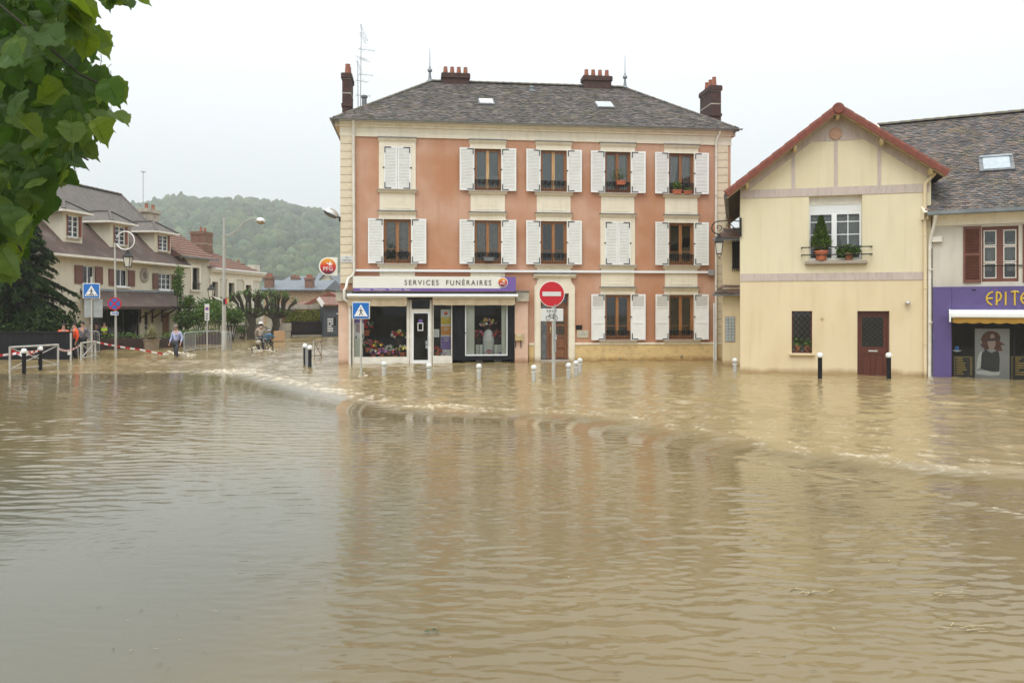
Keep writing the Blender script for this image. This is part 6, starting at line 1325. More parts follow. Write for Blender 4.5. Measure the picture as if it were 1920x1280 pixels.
# ------------------------------------------------------------------ low white house with moulded windows
H3 = FL.root('moulded_house', 'low cream house with moulded windows and red tile roof farther up the street', 'house'); a3, c3 = c+.03, FL.u(489); zt3 = FL.z(440, 512)-.05
ws = [(FL.u(p), FL.u(q_), FL.z(p, zz0), FL.z(p, zz1)) for p, q_, zz0, zz1 in ((398, 409, 563, 528), (429, 440, 566, 530), (461, 471.5, 567, 534))]
b = MB(); wall_cells(b, a3, c3, -.6, zt3, .1, .4, ws+[(FL.u(462), FL.u(471), .1, 1.6)]); b.box(c3-.3, c3, .4, 8, -.6, zt3); b.box(a3, c3-.3, 7.7, 8, -.6, zt3); b.build('wall', 'house_cream', H3)
b = MB(); b.box(a3, c3-.31, 1.2, 1.3, -.3, zt3); b.build('partition', 'dark_room', H3)
for wv in ws:
    o = win(H3, *wv, y=.25, nx=2, m='wood_dark'); b = MB()
    for x0, x1, z0, z1 in ((wv[0]-.25, wv[0], wv[2], wv[3]), (wv[1], wv[1]+.25, wv[2], wv[3]), (wv[0]-.25, wv[1]+.25, wv[3], wv[3]+.25), (wv[0]-.4, wv[1]+.4, wv[3]+.25, wv[3]+.36), (wv[0]-.3, wv[1]+.3, wv[2]-.15, wv[2])): b.box(x0, x1, .0, .099, z0, z1)
    b.build('surround', 'cream', o)
b = MB(); b.prism([(.099, zt3-.45), (.02, zt3-.42), (-.02, zt3-.1), (-.25, zt3+.0), (-.32, zt3+.18), (.1, zt3+.18)], a3, c3+.2, axis='x'); b.build('cornice', 'cream', H3); b = MB(); b.box(a3, c3+.25, -.38, .1, zt3+.18, zt3+.28); b.build('gutter', 'white_pvc', H3)
b = MB(); b.box(a3, c3+.05, .03, .099, FL.z(440, 578), FL.z(440, 574)); b.build('string_course', 'cream', H3)
r3 = stripe_roof(H3, a3-.3, c3+.1, -.1, 3.6, zt3+.25, FL.z(398, 466, 3.6)+.2, 0, 5.0)
cu = FL.u(447, 3.4); chimney(cu-.5, cu+.5, 3.1, 3.7, zt3, FL.z(447, 494, 3.4), [(cu, 3.4)], False, par=r3, m='old_brick', poth=.3); cu = FL.u(476, 1.5); b = MB(); b.box(cu-.5, cu+.5, 1.2, 1.8, zt3, FL.z(476, 497, 1.5)); b.build('chimney', 'offwhite', r3)
# ------------------------------------------------------------------ far end of the street, each house its own thing
def front_frame(pa, pb, d, skew=0): return Frame(((pa-960)/FPX*(d-skew), d-skew), ((pb-960)/FPX*(d+skew), d+skew))
def far_house(nm, lab, pa, pb, d, py_eave, py_ridge, m_wall, m_roof, gable=False, wins=(), chims=(), depth=8, skew=0, verge=None):
    F = front_frame(pa, pb, d, skew); o = F.root(nm, lab, 'house'); w = F.w; ze = F.z((pa+pb)/2, py_eave); zr = F.z((pa+pb)/2, py_ridge, 0 if gable else depth/2)
    b = MB(); hs = [(F.u(a), F.u(c), F.z(a, z0), F.z(a, z1)) for a, c, z0, z1 in wins]; wall_cells(b, 0, w, -.6, ze, 0, .3, hs); b.box(0, .3, .3, depth, -.6, ze); b.box(w-.3, w, .3, depth, -.6, ze); b.box(.3, w-.3, depth-.3, depth, -.6, ze)
    if gable: b.prism([(0, ze), (w, ze), (w/2, zr)], 0, .3)
    b.build('wall', m_wall, o); b = MB(); o_ = .4
    if gable:
        t = (zr-ze)/(w/2); 
        for s in (0, 1):
            e = -o_ if s == 0 else w+o_; b.add([P(e,-o_,ze-t*o_+.05), P(w/2,-o_,zr+.05), P(w/2,depth,zr+.05), P(e,depth,ze-t*o_+.05), P(e,-o_,ze-t*o_+.22), P(w/2,-o_,zr+.22), P(w/2,depth,zr+.22), P(e,depth,ze-t*o_+.22)], [(0,1,2,3),(4,7,6,5),(0,4,5,1),(0,3,7,4)])
    else:
        b.add([P(-o_,-o_,ze), P(w+o_,-o_,ze), P(w+o_,depth/2,zr), P(-o_,depth/2,zr), P(w+o_,depth+o_,ze), P(-o_,depth+o_,ze), P(-o_,-o_,ze-.12), P(w+o_,-o_,ze-.12)], [(0,1,2,3),(3,2,4,5),(1,4,2),(0,3,5),(6,7,1,0)])
    r = b.build('roof', m_roof, o)
    if verge:
        b = MB(); t = (zr-ze)/(w/2)
        for s in (0, 1):
            e = -o_ if s == 0 else w+o_; b.add([P(e,-o_-.04,ze-t*o_-.05), P(w/2,-o_-.04,zr-.05), P(w/2,-o_-.04,zr+.24), P(e,-o_-.04,ze-t*o_+.24), P(e,-o_-.01,ze-t*o_-.05), P(w/2,-o_-.01,zr-.05), P(w/2,-o_-.01,zr+.24), P(e,-o_-.01,ze-t*o_+.24)], [(0,1,2,3),(4,7,6,5),(0,4,5,1),(2,6,7,3)])
        b.build('verge', verge, r)
    for h in hs: win(o, *h, y=.1, f=.06, nx=2)
    for px, py0, py1, hw in chims:
        u = F.u(px); zt_ = F.z(px, py0); q = MB(); q.box(u-hw, u+hw, -.1+.5, 1.2, ze-.3, zt_-.35); q.box(u-hw-.08, u+hw+.08, .3, 1.3, zt_-.35, zt_-.12); k = q.build('chimney', 'old_brick', r)
        for dd in (-.5, .0, .5): p = MB(); p.lathe([(.14, 0), (.11, .35), (.08, .35)], (u+hw*dd, .8, zt_-.13), 8); p.build('chimney_pot', 'terracotta', k)
    return o, F
far_house('slate_roof_house', 'rubble stone house with blue grey slate roof and brick chimneys behind the pollards', 494, 604, 84, 543, 525, 'rubble', 'slate', chims=((501, 516, 0, .42), (577, 518, 0, .42)), depth=9, wins=((553, 557, 566, 556),))
far_house('white_gable_house', 'far white gabled house with slate roof right below the round sign', 597, 628, 118, 529, 511, 'house_cream', 'slate', gable=True, depth=12, wins=((605, 610, 526, 520), (600, 607, 545, 531), (612, 620, 545, 531)))
far_house('grey_roof_house', 'far house with broad grey slate roof and brick chimney at the building corner', 585, 680, 128, 541, 512, 'old_brick', 'slate', depth=12, chims=((633, 533, 0, .5),))
far_house('beige_gable_house', 'beige gabled shed house with red verge boards behind the brick wall', 566, 672, 72, 578, 552, 'house_cream', 'stripe_tile', gable=True, depth=8, verge='red_tile', wins=((611.5, 614, 567, 560),))
far_house('small_window_house', 'low beige house with a white double window behind the second pollard', 500, 546, 61, 579, 571, 'house_cream', 'grey_roof', depth=4, wins=((527, 544, 606, 583),))
far_house('low_red_house', 'low roofed outbuilding with mossy tiles between the pollards and the beige gable', 545, 585, 78, 581, 565, 'rubble', 'stripe_tile', depth=5)
far_house('distant_brick_house', 'distant roof with orange chimneys above the slate roofed house', 535, 575, 140, 527, 518, 'old_brick', 'slate', chims=((549, 517, 0, .5), (556, 519, 0, .4)))
# ------------------------------------------------------------------ walls and fences across the street end
FE = Frame(((425-960)/FPX*58, 58), ((640-960)/FPX*62, 62))
def eu(px, y=0): return FE.u(px, y)
BW_ = FE.root('brick_garden_wall', 'old red brick garden wall with pale stone patches behind the black fence', 'wall'); b = MB(); zb = FE.z(570, 577, .6); b.box(eu(532), eu(606), .6, .9, -.6, zb-.1); b.build('wall', 'old_brick', BW_); b = MB(); b.box(eu(532), eu(606), .55, .95, zb-.1, zb+.25); b.build('coping', 'concrete', BW_)
rr = random.Random(3); b = MB()
for k in range(420): u = rr.uniform(eu(534), eu(603)); z = rr.uniform(1.2, zb-.2); s = rr.uniform(.05, .16); g_ = rr.uniform(.6, 1.3); d = rr.uniform(0, 6.28); b.add([(u-s*math.cos(d), .50+rr.uniform(0, .09), z-s*math.sin(d)), (u+s*.4*math.sin(d), .45, z-s*.4*math.cos(d)), (u+s*math.cos(d), .52, z+s*math.sin(d)), (u-s*.4*math.sin(d), .5, z+s*.4*math.cos(d))], [(0,1,2,3)], 0, (g_*2.0, g_*1.25, g_*.7))
tag(stuff(b.build('climbing_plant', 'shrub', None, loc=(FE.a.x, FE.a.y, 0), rot=(0, 0, FE.ang))), 'yellowing creeper on the brick garden wall', 'creeper')
FB = FE.root('black_fence', 'black board fence on a low mossy stone wall across the street end', 'fence'); z0, z1 = FE.z(570, 629), FE.z(570, 603); b = MB(); b.box(eu(547), eu(604), -.1, .25, -.6, z0-.05); b.build('base_wall', 'stone_weather', FB); b = MB(); b.box(eu(547), eu(604), -.16, .3, z0-.05, z0+.04); b.build('coping', 'concrete', FB)
n = 34; me = MB().box(0, (eu(603)-eu(546))/n-.015, 0, .03, z0+.04, z1).mesh('board', 'black_paint')
for k in range(n): obj('board', me, FB, 0, (eu(546)+(eu(603)-eu(546))*k/n, random.uniform(-.004, .004), random.uniform(-.02, .01)))
b = MB()
for z in (z0+.2, z1-.2): b.box(eu(546), eu(603), .031, .08, z, z+.08)
b.build('rail', 'black_paint', FB)
GW = FE.root('rendered_garden_wall', 'stained grey rendered garden wall with square pillar left of the black fence', 'wall'); b = MB(); zt = FE.z(500, 614); b.box(eu(424), eu(493), 0, .3, -.6, FE.z(450, 611)); b.prism([(eu(493), -.6), (eu(511), -.6), (eu(511), FE.z(505, 620)), (eu(500), FE.z(505, 612)), (eu(493), FE.z(500, 611))], 0, .3); b.build('wall', 'concrete', GW); b = MB(); b.box(eu(424), eu(493), -.06, .36, FE.z(450, 611), FE.z(450, 609)); b.build('coping', 'lead', GW)
b = MB(); b.box(eu(464), eu(481), -.08, .32, -.6, FE.z(470, 606.5)); b.box(eu(511), eu(546), -.06, .34, .5, FE.z(520, 606)); b.box(eu(512), eu(545), -.02, .3, -.6, .5); b.build('pillar', 'concrete', GW)
b = MB(); b.box(eu(427), eu(439), -.09, -.01, FE.z(433, 634), FE.z(433, 621)); o = tag(b.build('wall_notice', 'white_flat', None, .01, loc=(FE.a.x, FE.a.y, 0), rot=(0, 0, FE.ang)), 'white square panel on the grey garden wall', 'panel')
b = MB(); b.box(eu(449), eu(455), -.03, -.01, FE.z(452, 640), FE.z(452, 631)); b.build('opening', 'dark_room', GW)
GT = FE.root('grey_gatehouse', 'dark grey gate block with a pierced door under a small tiled roof', 'gate'); b = MB(); zg = FE.z(620, 573); b.box(eu(603.5), eu(645), -.5, .6, -.6, zg); b.build('panel', 'anthracite', GT); b = MB(); b.box(eu(609), eu(630), -.54, -.501, .2, FE.z(620, 585)); DR = b.build('door', 'anthracite', GT)
for i in range(4):
    for j in range(6):
        if (i*7+j*3) % 11 == 5: continue
        b = MB(); u = eu(610.5)+i*(eu(621)-eu(610.5))/4; z = FE.z(615, 621)+j*(FE.z(615, 595)-FE.z(615, 621))/6; b.box(u, u+.09, -.56, -.541, z, z+.11); b.build('light_hole', 'sign_plain', DR)
b = MB(); b.box(eu(622.5), eu(626.5), -.555, -.541, FE.z(620, 610), FE.z(620, 594)); b.build('pane', 'black_paint', DR); b = MB(); b.box(eu(627), eu(633), -.62, -.541, FE.z(629, 588.5), FE.z(629, 587)); b.build('handle', 'white_pvc', DR)
b = MB(); za, zb = zg, FE.z(620, 566); b.add([P(eu(601),-.8,za), P(eu(647),-.8,za), P(eu(647),.8,zb+.3), P(eu(601),.8,zb+.3), P(eu(601),-.8,za+.1), P(eu(647),-.8,za+.1), P(eu(647),.8,zb+.4), P(eu(601),.8,zb+.4)], [(0,1,2,3),(4,7,6,5),(0,4,5,1),(0,3,7,4)]); b.build('roof', 'stripe_tile', GT)
b = MB(); u, z = eu(597), FE.z(597, 566); M = Matrix.Translation((u, -.7, z)) @ Matrix.Rotation(R(-35), 4, 'Y'); b.box(-.16, .16, -.06, .06, -.35, .35, M=M); tag(b.build('security_lamp', 'white_flat', None, .02, loc=(FE.a.x, FE.a.y, 0), rot=(0, 0, FE.ang)), 'tilted white lamp housing beside the grey gate roof', 'lamp')
# ================================================================== street furniture
def at(px, py): x, y = ground_at(px, py); return (x, y, 0)
def scale_at(py): return FPX*CAM_H/(py-HOR)/FPX      # metres per pixel at the distance of a waterline point
# grey ball-top bollards
def grey_bollard(lab):
    o = thing('grey_bollard', lab, 'bollard', group='grey bollards along the pavement edge'); b = MB(); b.lathe([(.068, -.5), (.068, .33), (.055, .345)], (0,0,0), 14); b.build('post', 'grey_paint', o, smooth=True); b = MB(); b.lathe([(.074, .30), (.080, .31), (.080, .335), (.074, .345)], (0,0,0), 14); b.build('collar', 'sign_plain', o, smooth=True); b = MB(); b.ball((0,0,.445), .095, 14); b.build('ball', 'sign_plain', o, smooth=True); return o
gb = [(720,708,'grey ball top bollard, leftmost, in front of the shop window'),(804.5,712.5,'grey ball top bollard in front of the glass shop door'),(898,714,'grey ball top bollard before the veiled figure window'),(1001,717,'grey ball top bollard left of the no entry sign'),(1066,712,'grey ball top bollard just right of the no entry post'),(1080,706,'middle one of the three clustered grey bollards right of the entrance'),(1087.5,700,'rearmost of the three clustered grey bollards right of the entrance'),(1378,700,'grey ball top bollard at the left corner of the yellow house')]
g0 = grey_bollard(gb[0][2]); g0.location = at(*gb[0][:2])
for px, py, lb in gb[1:]: dup(g0, at(px, py), random.uniform(0, 6), lb)
def black_bollard(lab):
    o = thing('black_bollard', lab, 'bollard', group='black bollards with white heads'); b = MB(); b.lathe([(.066, -.5), (.066, .72), (.05, .735)], (0,0,0), 14); b.build('post', 'black_paint', o, smooth=True); b = MB(); b.lathe([(.07, .715), (.085, .73), (.092, .77), (.088, .82), (.06, .86), (.01, .875)], (0,0,0), 14); b.build('head', 'white_paint', o, smooth=True); return o
bb_ = [(1537.5,713,'black bollard with white head left of the red door'),(1666.5,713,'black bollard with white head in front of the red door edge'),(581,691,'nearer black bollard beside the grey panel at the street mouth'),(572,686,'farther black bollard half behind the grey panel'),(45,701,'nearest black bollard inside the white cross barrier, left'),(75.5,694,'second black bollard inside the white cross barrier')]
k0 = black_bollard(bb_[0][2]); k0.location = at(*bb_[0][:2])
for px, py, lb in bb_[1:]: dup(k0, at(px, py), random.uniform(0, 6), lb)
b = MB(); p = Vector(at(574, 688)); b.box(-.03, .03, -.55, .55, -.4, .74); tag(b.build('flat_barrier', 'galv', None, .02, loc=(p.x-.06, p.y+.3, 0), rot=(0, 0, R(21))), 'flat grey panel standing edge on between the two street bollards', 'barrier')
# white barriers with crossed bars
def cross_barrier(pa, pb, h, lab):
    a, c = Vector(at(*pa)), Vector(at(*pb)); d = c-a; L = d.length; o = thing('cross_barrier', lab, 'barrier', a, math.atan2(d.y, d.x), 'white cross bar barriers')
    for x in (0, L): b = MB(); b.tube([(x, 0, -.5), (x, 0, h)], .036, 10); b.build('post', 'grey_paint', o, smooth=True)
    b = MB(); b.tube([(0, 0, h-.03), (L, 0, h-.03)], .034, 8); b.build('top_rail', 'grey_paint', o, smooth=True); b = MB(); b.tube([(0, 0, .14), (L, 0, .14)], .022, 8); b.build('bottom_rail', 'grey_paint', o, smooth=True)
    for z0, z1 in ((.14, h-.06), (h-.06, .14)): b = MB(); b.tube([(.03, .0, z0), (L-.03, .0, z1)], .02, 8); b.build('cross_bar', 'grey_paint', o, smooth=True)
    b = MB(); b.lathe([(.06, -.02), (.06, .02)], (L/2, 0, (h+.08)/2), 10, axis='y'); b.build('hub', 'grey_paint', o)
cross_barrier((18.5, 699), (109, 691), .92, 'wide white cross bar barrier at the far left around two bollards'); cross_barrier((152, 677), (179, 673), .80, 'narrow white cross bar barrier in front of the left crossing sign'); cross_barrier((588.5, 674), (602, 671), .82, 'small white cross bar barrier behind the street bollards')
# road signs
def pole(o, h, r=.038, m='grey_pole'): b = MB(); b.tube([(0,0,-.5), (0,0,h)], r, 10); b.lathe([(r+.004, h-.01), (r+.004, h+.01)], (0,0,0), 10); return b.build('pole', m, o, smooth=True)
def crossing_sign(px, py, tp, bt, hw, lab, bars=False, back=False, extra=None):
    x, y, _ = at(px, py); s = y/FPX; o = thing('crossing_sign', lab, 'road sign', (x, y, 0), -math.atan2(x, y)*.6, 'blue pedestrian crossing signs'); z1 = CAM_H+(HOR-tp)*s; z0 = CAM_H+(HOR-bt)*s; c = (z0+z1)/2; h = (z1-z0)/2; pole(o, z1-.05 if not back else z1-.1)
    b = MB(); b.box(-h*1.04, h*1.04, -.075, -.05, c-h, c+h); b.build('plate', 'sign_plain', o, bevel=.03); b = MB(); b.box(-h*.92, h*.92, -.082, -.076, c-h*.9, c+h*.9); b.build('blue_field', 'sign_blue', o); b = MB(); b.prism([(-h*.80, c-h*.68), (h*.80, c-h*.68), (0, c+h*.72)], -.088, -.083); b.build('triangle', 'white_flat', o)
    b = MB(); q = h*.9
    for pts in ([(-.05,.30),(.05,.30),(.10,.08),(.07,-.10),(-.07,-.10),(-.10,.08)], [(-.07,-.08),(.03,-.08),(-.12,-.55),(-.24,-.55)], [(-.02,-.08),(.08,-.08),(.28,-.55),(.17,-.55)], [(-.06,.28),(-.10,.16),(-.30,.02),(-.32,.08)], [(.06,.28),(.10,.16),(.26,.0),(.30,.06)]): b.prism([(x_*q, c-.02+z_*q*.95-.04*q) for x_, z_ in pts], -.092, -.0885)
    b.lathe([(.075*q, 0), (.075*q, .004)], (0, -.092, c+.34*q), 12, axis='y')
    if bars:
        for k in range(5): x_ = (-.6+.3*k)*q; b.prism([(x_-.09*q, c-.70*q), (x_+.05*q, c-.70*q), (x_+.09*q, c-.52*q), (x_-.02*q, c-.52*q)], -.093, -.0895)
    b.build('pedestrian', 'black_flat', o)
    if back: b = MB(); z1_, z0_ = z0-.03, z0-.03-.8; b.box(-.30, .42, .045, .06, z0_, z1_); b.build('rear_plate', 'galv', o, bevel=.03); b = MB(); b.box(-.04, .04, -.05, .03, z1, z1+.28); b.build('pole_top', 'grey_pole', o)
    return o
crossing_sign(677, 706, 566, 598, 16, 'blue pedestrian crossing sign standing before the shop window'); crossing_sign(172, 674, 531, 559.5, 16, 'blue pedestrian crossing sign at the left by the conifer', bars=True, back=True)
# no entry sign with SAUF cycles plate
x, y, _ = at(1038, 713); s = y/FPX; NE = thing('no_entry_sign', 'round red no entry sign with a SAUF bicycle plate on a leaning grey post', 'road sign', (x, y, 0), -.02); zc = CAM_H+(HOR-551)*s; r = 24.2*s; pole(NE, CAM_H+(HOR-570)*s, .058)
b = MB(); b.tube([(.06, -.07, .9), (.035, -.085, CAM_H+(HOR-571)*s)], .02, 8); b.build('strut', 'galv', NE, smooth=True); dx = -.06
b = MB(); b.lathe([(r, 0), (r, .03)], (dx, -.055, zc), 40, axis='y'); b.build('disc_edge', 'white_flat', NE); b = MB(); b.lathe([(r*.95, 0), (r*.95, .005)], (dx, -.062, zc), 40, axis='y'); b.build('disc', 'sign_red', NE); b = MB(); b.box(dx-r*.72, dx+r*.72, -.070, -.0645, zc-r*.17, zc+r*.17); b.build('bar', 'sign_plain', NE)
z1, z0 = CAM_H+(HOR-578.5)*s, CAM_H+(HOR-602)*s; b = MB(); b.box(dx-.345, dx+.36, -.062, -.045, z0, z1); b.build('plate', 'sign_plain', NE, bevel=.03); MB().join(text_mb('SAUF', .125, .004, 1.2), Matrix.Translation((dx, -.066, z1-.075))).build('lettering', 'black_flat', NE)
b = MB(); zc2 = z0+.10
for q in (-.115, .115): b.tube([(dx+q+.068*math.cos(a), -.066, zc2+.068*math.sin(a)) for a in [k*math.pi/8 for k in range(16)]], .007, 5, closed=True)
for p0, p1 in (((-.115, 0), (-.06, .11)), ((-.06, .11), (.07, .09)), ((.07, .09), (.115, 0)), ((-.06, .09), (0, 0)), ((0, 0), (.07, .09)), ((0, 0), (.115, 0)), ((-.06, .11), (-.08, .15)), ((-.08, .15), (-.05, .155)), ((.07, .09), (.06, .125)), ((.04, .128), (.09, .128))): b.tube([(dx+p0[0], -.066, zc2+p0[1]), (dx+p1[0], -.066, zc2+p1[1])], .006, 5)
b.build('bicycle_symbol', 'black_flat', NE); b = MB(); b.box(.03, .10, -.08, .0, 1.35, 1.42); b.ball((.065, -.08, 1.30), .04, 8); b.build('clamp', 'galv', NE)
# ring lamp post with lantern, no stopping sign on it
x, y, _ = at(217, 670); s = y/FPX; RL = thing('ring_lamp_post', 'pale lamp post ending in a ring with a hanging black lantern', 'street lamp', (x, y, 0), 0); zt = CAM_H+(HOR-455)*s; b = MB(); b.tube([(0,0,-.5), (0,0,1.5), (-.04,0,zt)], [.06, .05, .035], 10); b.build('pole', 'grey_pole', RL, smooth=True)
rx, rz = (233-215)*s, zt; R_ = 17*s; b = MB(); b.tube([(rx+R_*math.cos(a), 0, rz+.1+R_*math.sin(a)) for a in [math.pi-.3-i*2*math.pi*.9/28 for i in range(29)]], .023, 8); b.build('ring', 'white_paint', RL, smooth=True); lantern(RL, Matrix.Translation((rx+.12, 0, CAM_H+(HOR-482)*s)), 1.05)
NS = thing('no_stopping_sign', 'round blue no stopping sign with red cross on the ring lamp post', 'road sign', (x, y-.1, 0), .12); zc = CAM_H+(HOR-569.5)*s; r = 12.2*s; b = MB(); b.lathe([(r, 0), (r, .02)], (0, -.02, zc), 30, axis='y'); b.build('rim', 'sign_red', NS); b = MB(); b.lathe([(r*.80, 0), (r*.80, .004)], (0, -.026, zc), 30, axis='y'); b.build('field', 'sign_blue', NS); b = MB()
for a in (math.pi/4, -math.pi/4): M = Matrix.Translation((0, -.029, zc)) @ Matrix.Rotation(a, 4, 'Y'); b.box(-r*.82, r*.82, -.002+.001*(a > 0), .002, -r*.1, r*.1, M=M)
b.build('cross', 'sign_red', NS); b = MB(); b.box(-.17, .17, -.03, -.01, zc-r-.22, zc-r-.06); b.build('plate', 'sign_plain', NS); b = MB(); b.box(-.12, .05, -.034, -.031, zc-r-.16, zc-r-.11); b.box(.08, .15, -.034, -.031, zc-r-.19, zc-r-.09); b.build('lettering', 'sign_blue', NS)
# parking restriction post
x, y, _ = at(388.5, 658); s = y/FPX; PK = thing('parking_sign', 'tall narrow parking restriction sign on a thin pole behind the barriers', 'road sign', (x, y, 0), .1); pole(PK, CAM_H+(HOR-572)*s, .032); z1, z0 = CAM_H+(HOR-570)*s, CAM_H+(HOR-601)*s; b = MB(); b.box(-.12, .12, -.05, -.03, z0, z1); b.build('plate', 'sign_plain', PK, bevel=.01); b = MB(); b.lathe([(.09, 0), (.09, .004)], (0, -.055, z1-.24), 20, axis='y'); b.build('disc', 'sign_red', PK); b = MB(); b.lathe([(.06, 0), (.06, .004)], (0, -.060, z1-.24), 20, axis='y'); b.build('field', 'sign_blue', PK); b = MB()
for k in range(4): b.box(-.07, .05+.02*(k % 2), -.055, -.051, z0+.06+.09*k, z0+.10+.09*k)
b.build('lettering', 'black_flat', PK)
# tall street lamp with curved arm
x, y, _ = at(420, 657); s = y/FPX; SL = thing('curved_street_lamp', 'tall grey street lamp with one swan neck arm and a lower lantern', 'street lamp', (x, y, 0), 0); H = CAM_H+(HOR-408)*s; b = MB(); b.tube([(0,0,-.5), (0,0,3.2), (0,0,H)], [.12, .095, .055], 12); b.lathe([(.13, 0), (.13, 1.0), (.10, 1.05)], (0,0,0), 12); b.build('pole', 'grey_pole', SL, smooth=True)
zz = lambda py: CAM_H+(HOR-py)*s; b = MB(); pts = [(420, 440), (428, 440), (438, 437), (450, 428), (462, 416), (474, 411), (485, 410)]; b.tube([((p[0]-420)*s, -.05*i, zz(p[1])) for i, p in enumerate(pts)], .035, 8); b.tube([((p[0]-420)*s, -.05*i, zz(p[1]+3)) for i, p in enumerate(pts[:4])], .02, 6); b.build('arm', 'grey_pole', SL, smooth=True)
M = Matrix.Translation(((492-420)*s, -.3, zz(416))) @ Matrix.Rotation(R(12), 4, 'Y'); b = MB(); b.lathe2([(.24*math.sin(a), .20*math.cos(a)) for a in [math.pi/2*i/6 for i in range(7)]], (0,0,0), 16, 0, (1,1,1)); MB().join(b, M).build('dome', 'chrome_dome', SL, smooth=True); b = MB(); b.lathe([(.235, -.005), (.19, -.10), (.08, -.15), (.01, -.16)], (0,0,0), 16); MB().join(b, M).build('bowl', 'straw', SL, smooth=True)
b = MB(); b.tube([(0,0,zz(564)), ((404-420)*s, -.05, zz(558)), ((399-420)*s, -.1, zz(555))], .028, 8); b.build('lower_arm', 'white_paint', SL, smooth=True); lantern(SL, Matrix.Translation(((397.5-420)*s, -.1, zz(543))), .95)
b = MB(); b.box(.0, .10, -.115, -.105, zz(571), zz(560)); b.box(.10, .2, -.115, -.105, zz(570), zz(559), 1); b.box(.2, .29, -.115, -.105, zz(569), zz(559), 2); b.build('flag_sticker', ['cloth_black', 'sign_red', 'letterbox'], SL)
# crowd control barriers
def crowd_barrier(pa, pb, lab, h=1.0, n=16):
    a, c = Vector(at(*pa)), Vector(at(*pb)); d = c-a; L = d.length; o = thing('crowd_barrier', lab, 'barrier', a, math.atan2(d.y, d.x), 'galvanised crowd barriers'); b = MB(); r = .12; z0 = .10
    path = [(r, 0, h), (L-r, 0, h), (L-r*.3, 0, h-r*.3), (L, 0, h-r), (L, 0, z0), (0, 0, z0), (0, 0, h-r), (r*.3, 0, h-r*.3)]; b.tube(path, .022, 8, closed=True); b.build('frame', 'galv', o, smooth=True)
    for k in range(1, n): b = MB(); b.tube([(L*k/n, 0, z0), (L*k/n, 0, h)], .009, 5); b.build('bar', 'galv', o)
    for x in (.2*L, .8*L): b = MB(); b.tube([(x, -.3, -.3), (x, 0, z0), (x, .3, -.3)], .02, 6); b.build('foot', 'galv', o)
crowd_barrier((345, 662), (367, 657), 'crowd barrier right beside the walking man', 1.0, 14); crowd_barrier((367, 656.5), (416, 652.5), 'long crowd barrier in front of the parking sign', .98, 18); crowd_barrier((421, 656), (434, 655), 'short crowd barrier right of the tall lamp post', .95, 10)
crowd_barrier((133, 668), (148, 659), 'dark crowd barrier by the orange jacketed people', 1.25, 8); crowd_barrier((150, 664), (186, 663), 'crowd barrier behind the narrow cross barrier', 1.1, 12)
# red and white tape
def tape(pts, lab):
    b = MB(); n = 0; P_ = [Vector(p) for p in pts]; tot = []
    for p, q in zip(P_[:-1], P_[1:]):
        L = (q-p).length; m = max(1, int(L/.22))
        for k in range(m):
            a, c = p.lerp(q, k/m), p.lerp(q, (k+1)/m); sag = lambda t: -.10*L/8*4*t*(1-t); a = a+Vector((0,0,sag(k/m))); c = c+Vector((0,0,sag((k+1)/m))); up = Vector((0, .0, .04)); b.add([a-up, c-up, c+up, a+up], [(0,1,2,3)], n % 2); n += 1
    o = b.build('barrier_tape', ['sign_red', 'white_flat'], None); return tag(o, lab, 'tape')
def pt(px, py, D): return ((px-960)/FPX*D, D, CAM_H+(HOR-py)/FPX*D)
tape([pt(-30, 668, 27), pt(17, 664, 27.9), pt(44, 659.5, 27.4), pt(75, 657, 29.1)], 'red and white tape through the left cross barrier'); tape([pt(19, 655, 27.9), pt(42, 667, 27.9), pt(75, 656, 29)], 'loose loop of red and white tape inside the left cross barrier')
tape([pt(109, 653, 29.8), pt(131, 656.5, 33), pt(150, 647, 34.5)], 'red and white tape between the two left cross barriers'); tape([pt(174, 639, 35.2), pt(216, 648, 36.5), pt(262, 655, 37.4), pt(316, 665, 38.2)], 'long red and white tape running to the walking man')
x, y, _ = at(133, 676); s = y/FPX; o = thing('marker_post', 'slim white post with a small notice at the corner of the dark wall', 'post', (x, y, 0)); b = MB(); b.tube([(0,0,-.5), (0,0,CAM_H+(HOR-624)*s)], .04, 8); b.build('post', 'grey_paint', o); b = MB(); b.box(-.11, .05, -.06, -.045, CAM_H+(HOR-665)*s, CAM_H+(HOR-656)*s); b.build('notice', 'poster_pale', o)
# low dark wall / planter boxes by the left house
DW = 34.8; b = MB(); x0, x1 = (70-960)/FPX*DW, (131-960)/FPX*DW; zw = CAM_H+(HOR-623.5)/FPX*DW; b.box(x0-5, x1, DW, DW+.25, -.6, zw); b.box(x0-5, x1+.04, DW-.04, DW+.29, zw, zw+.04); tag(b.build('dark_garden_wall', 'black_paint'), 'low dark garden wall below the conifer', 'wall')
def plank_box(pa, pb, h, lab, n):
    a, c = Vector(at(*pa)), Vector(at(*pb)); d = c-a; L = d.length; o = thing('plank_planter', lab, 'planter', a, math.atan2(d.y, d.x), 'brown plank planters'); me = MB().box(0, L/n-.02, -.03, .0, -.4, h).mesh('plank', 'wood_dark')
    for k in range(n): obj('plank', me, o, 0, (L*k/n, random.uniform(-.01, .01), random.uniform(-.02, .02)))
    b = MB(); b.box(0, L, .001, .6, -.4, h-.08); b.build('soil', 'soil', o); b = MB(); leafy(b, (L/2, .3, h+.05), L*.5, .25, .22, int(L*90), .16, int(L*10)); b.build('planting', 'shrub', o)
plank_box((186, 656), (272, 653.5), .60, 'long dark plank planter in front of the left shop window', 18); plank_box((305, 652.5), (328, 651.5), .55, 'dark plank planter behind the walking man', 6); plank_box((352, 648), (424, 645), .72, 'brown plank fence planter behind the crowd barriers', 22)
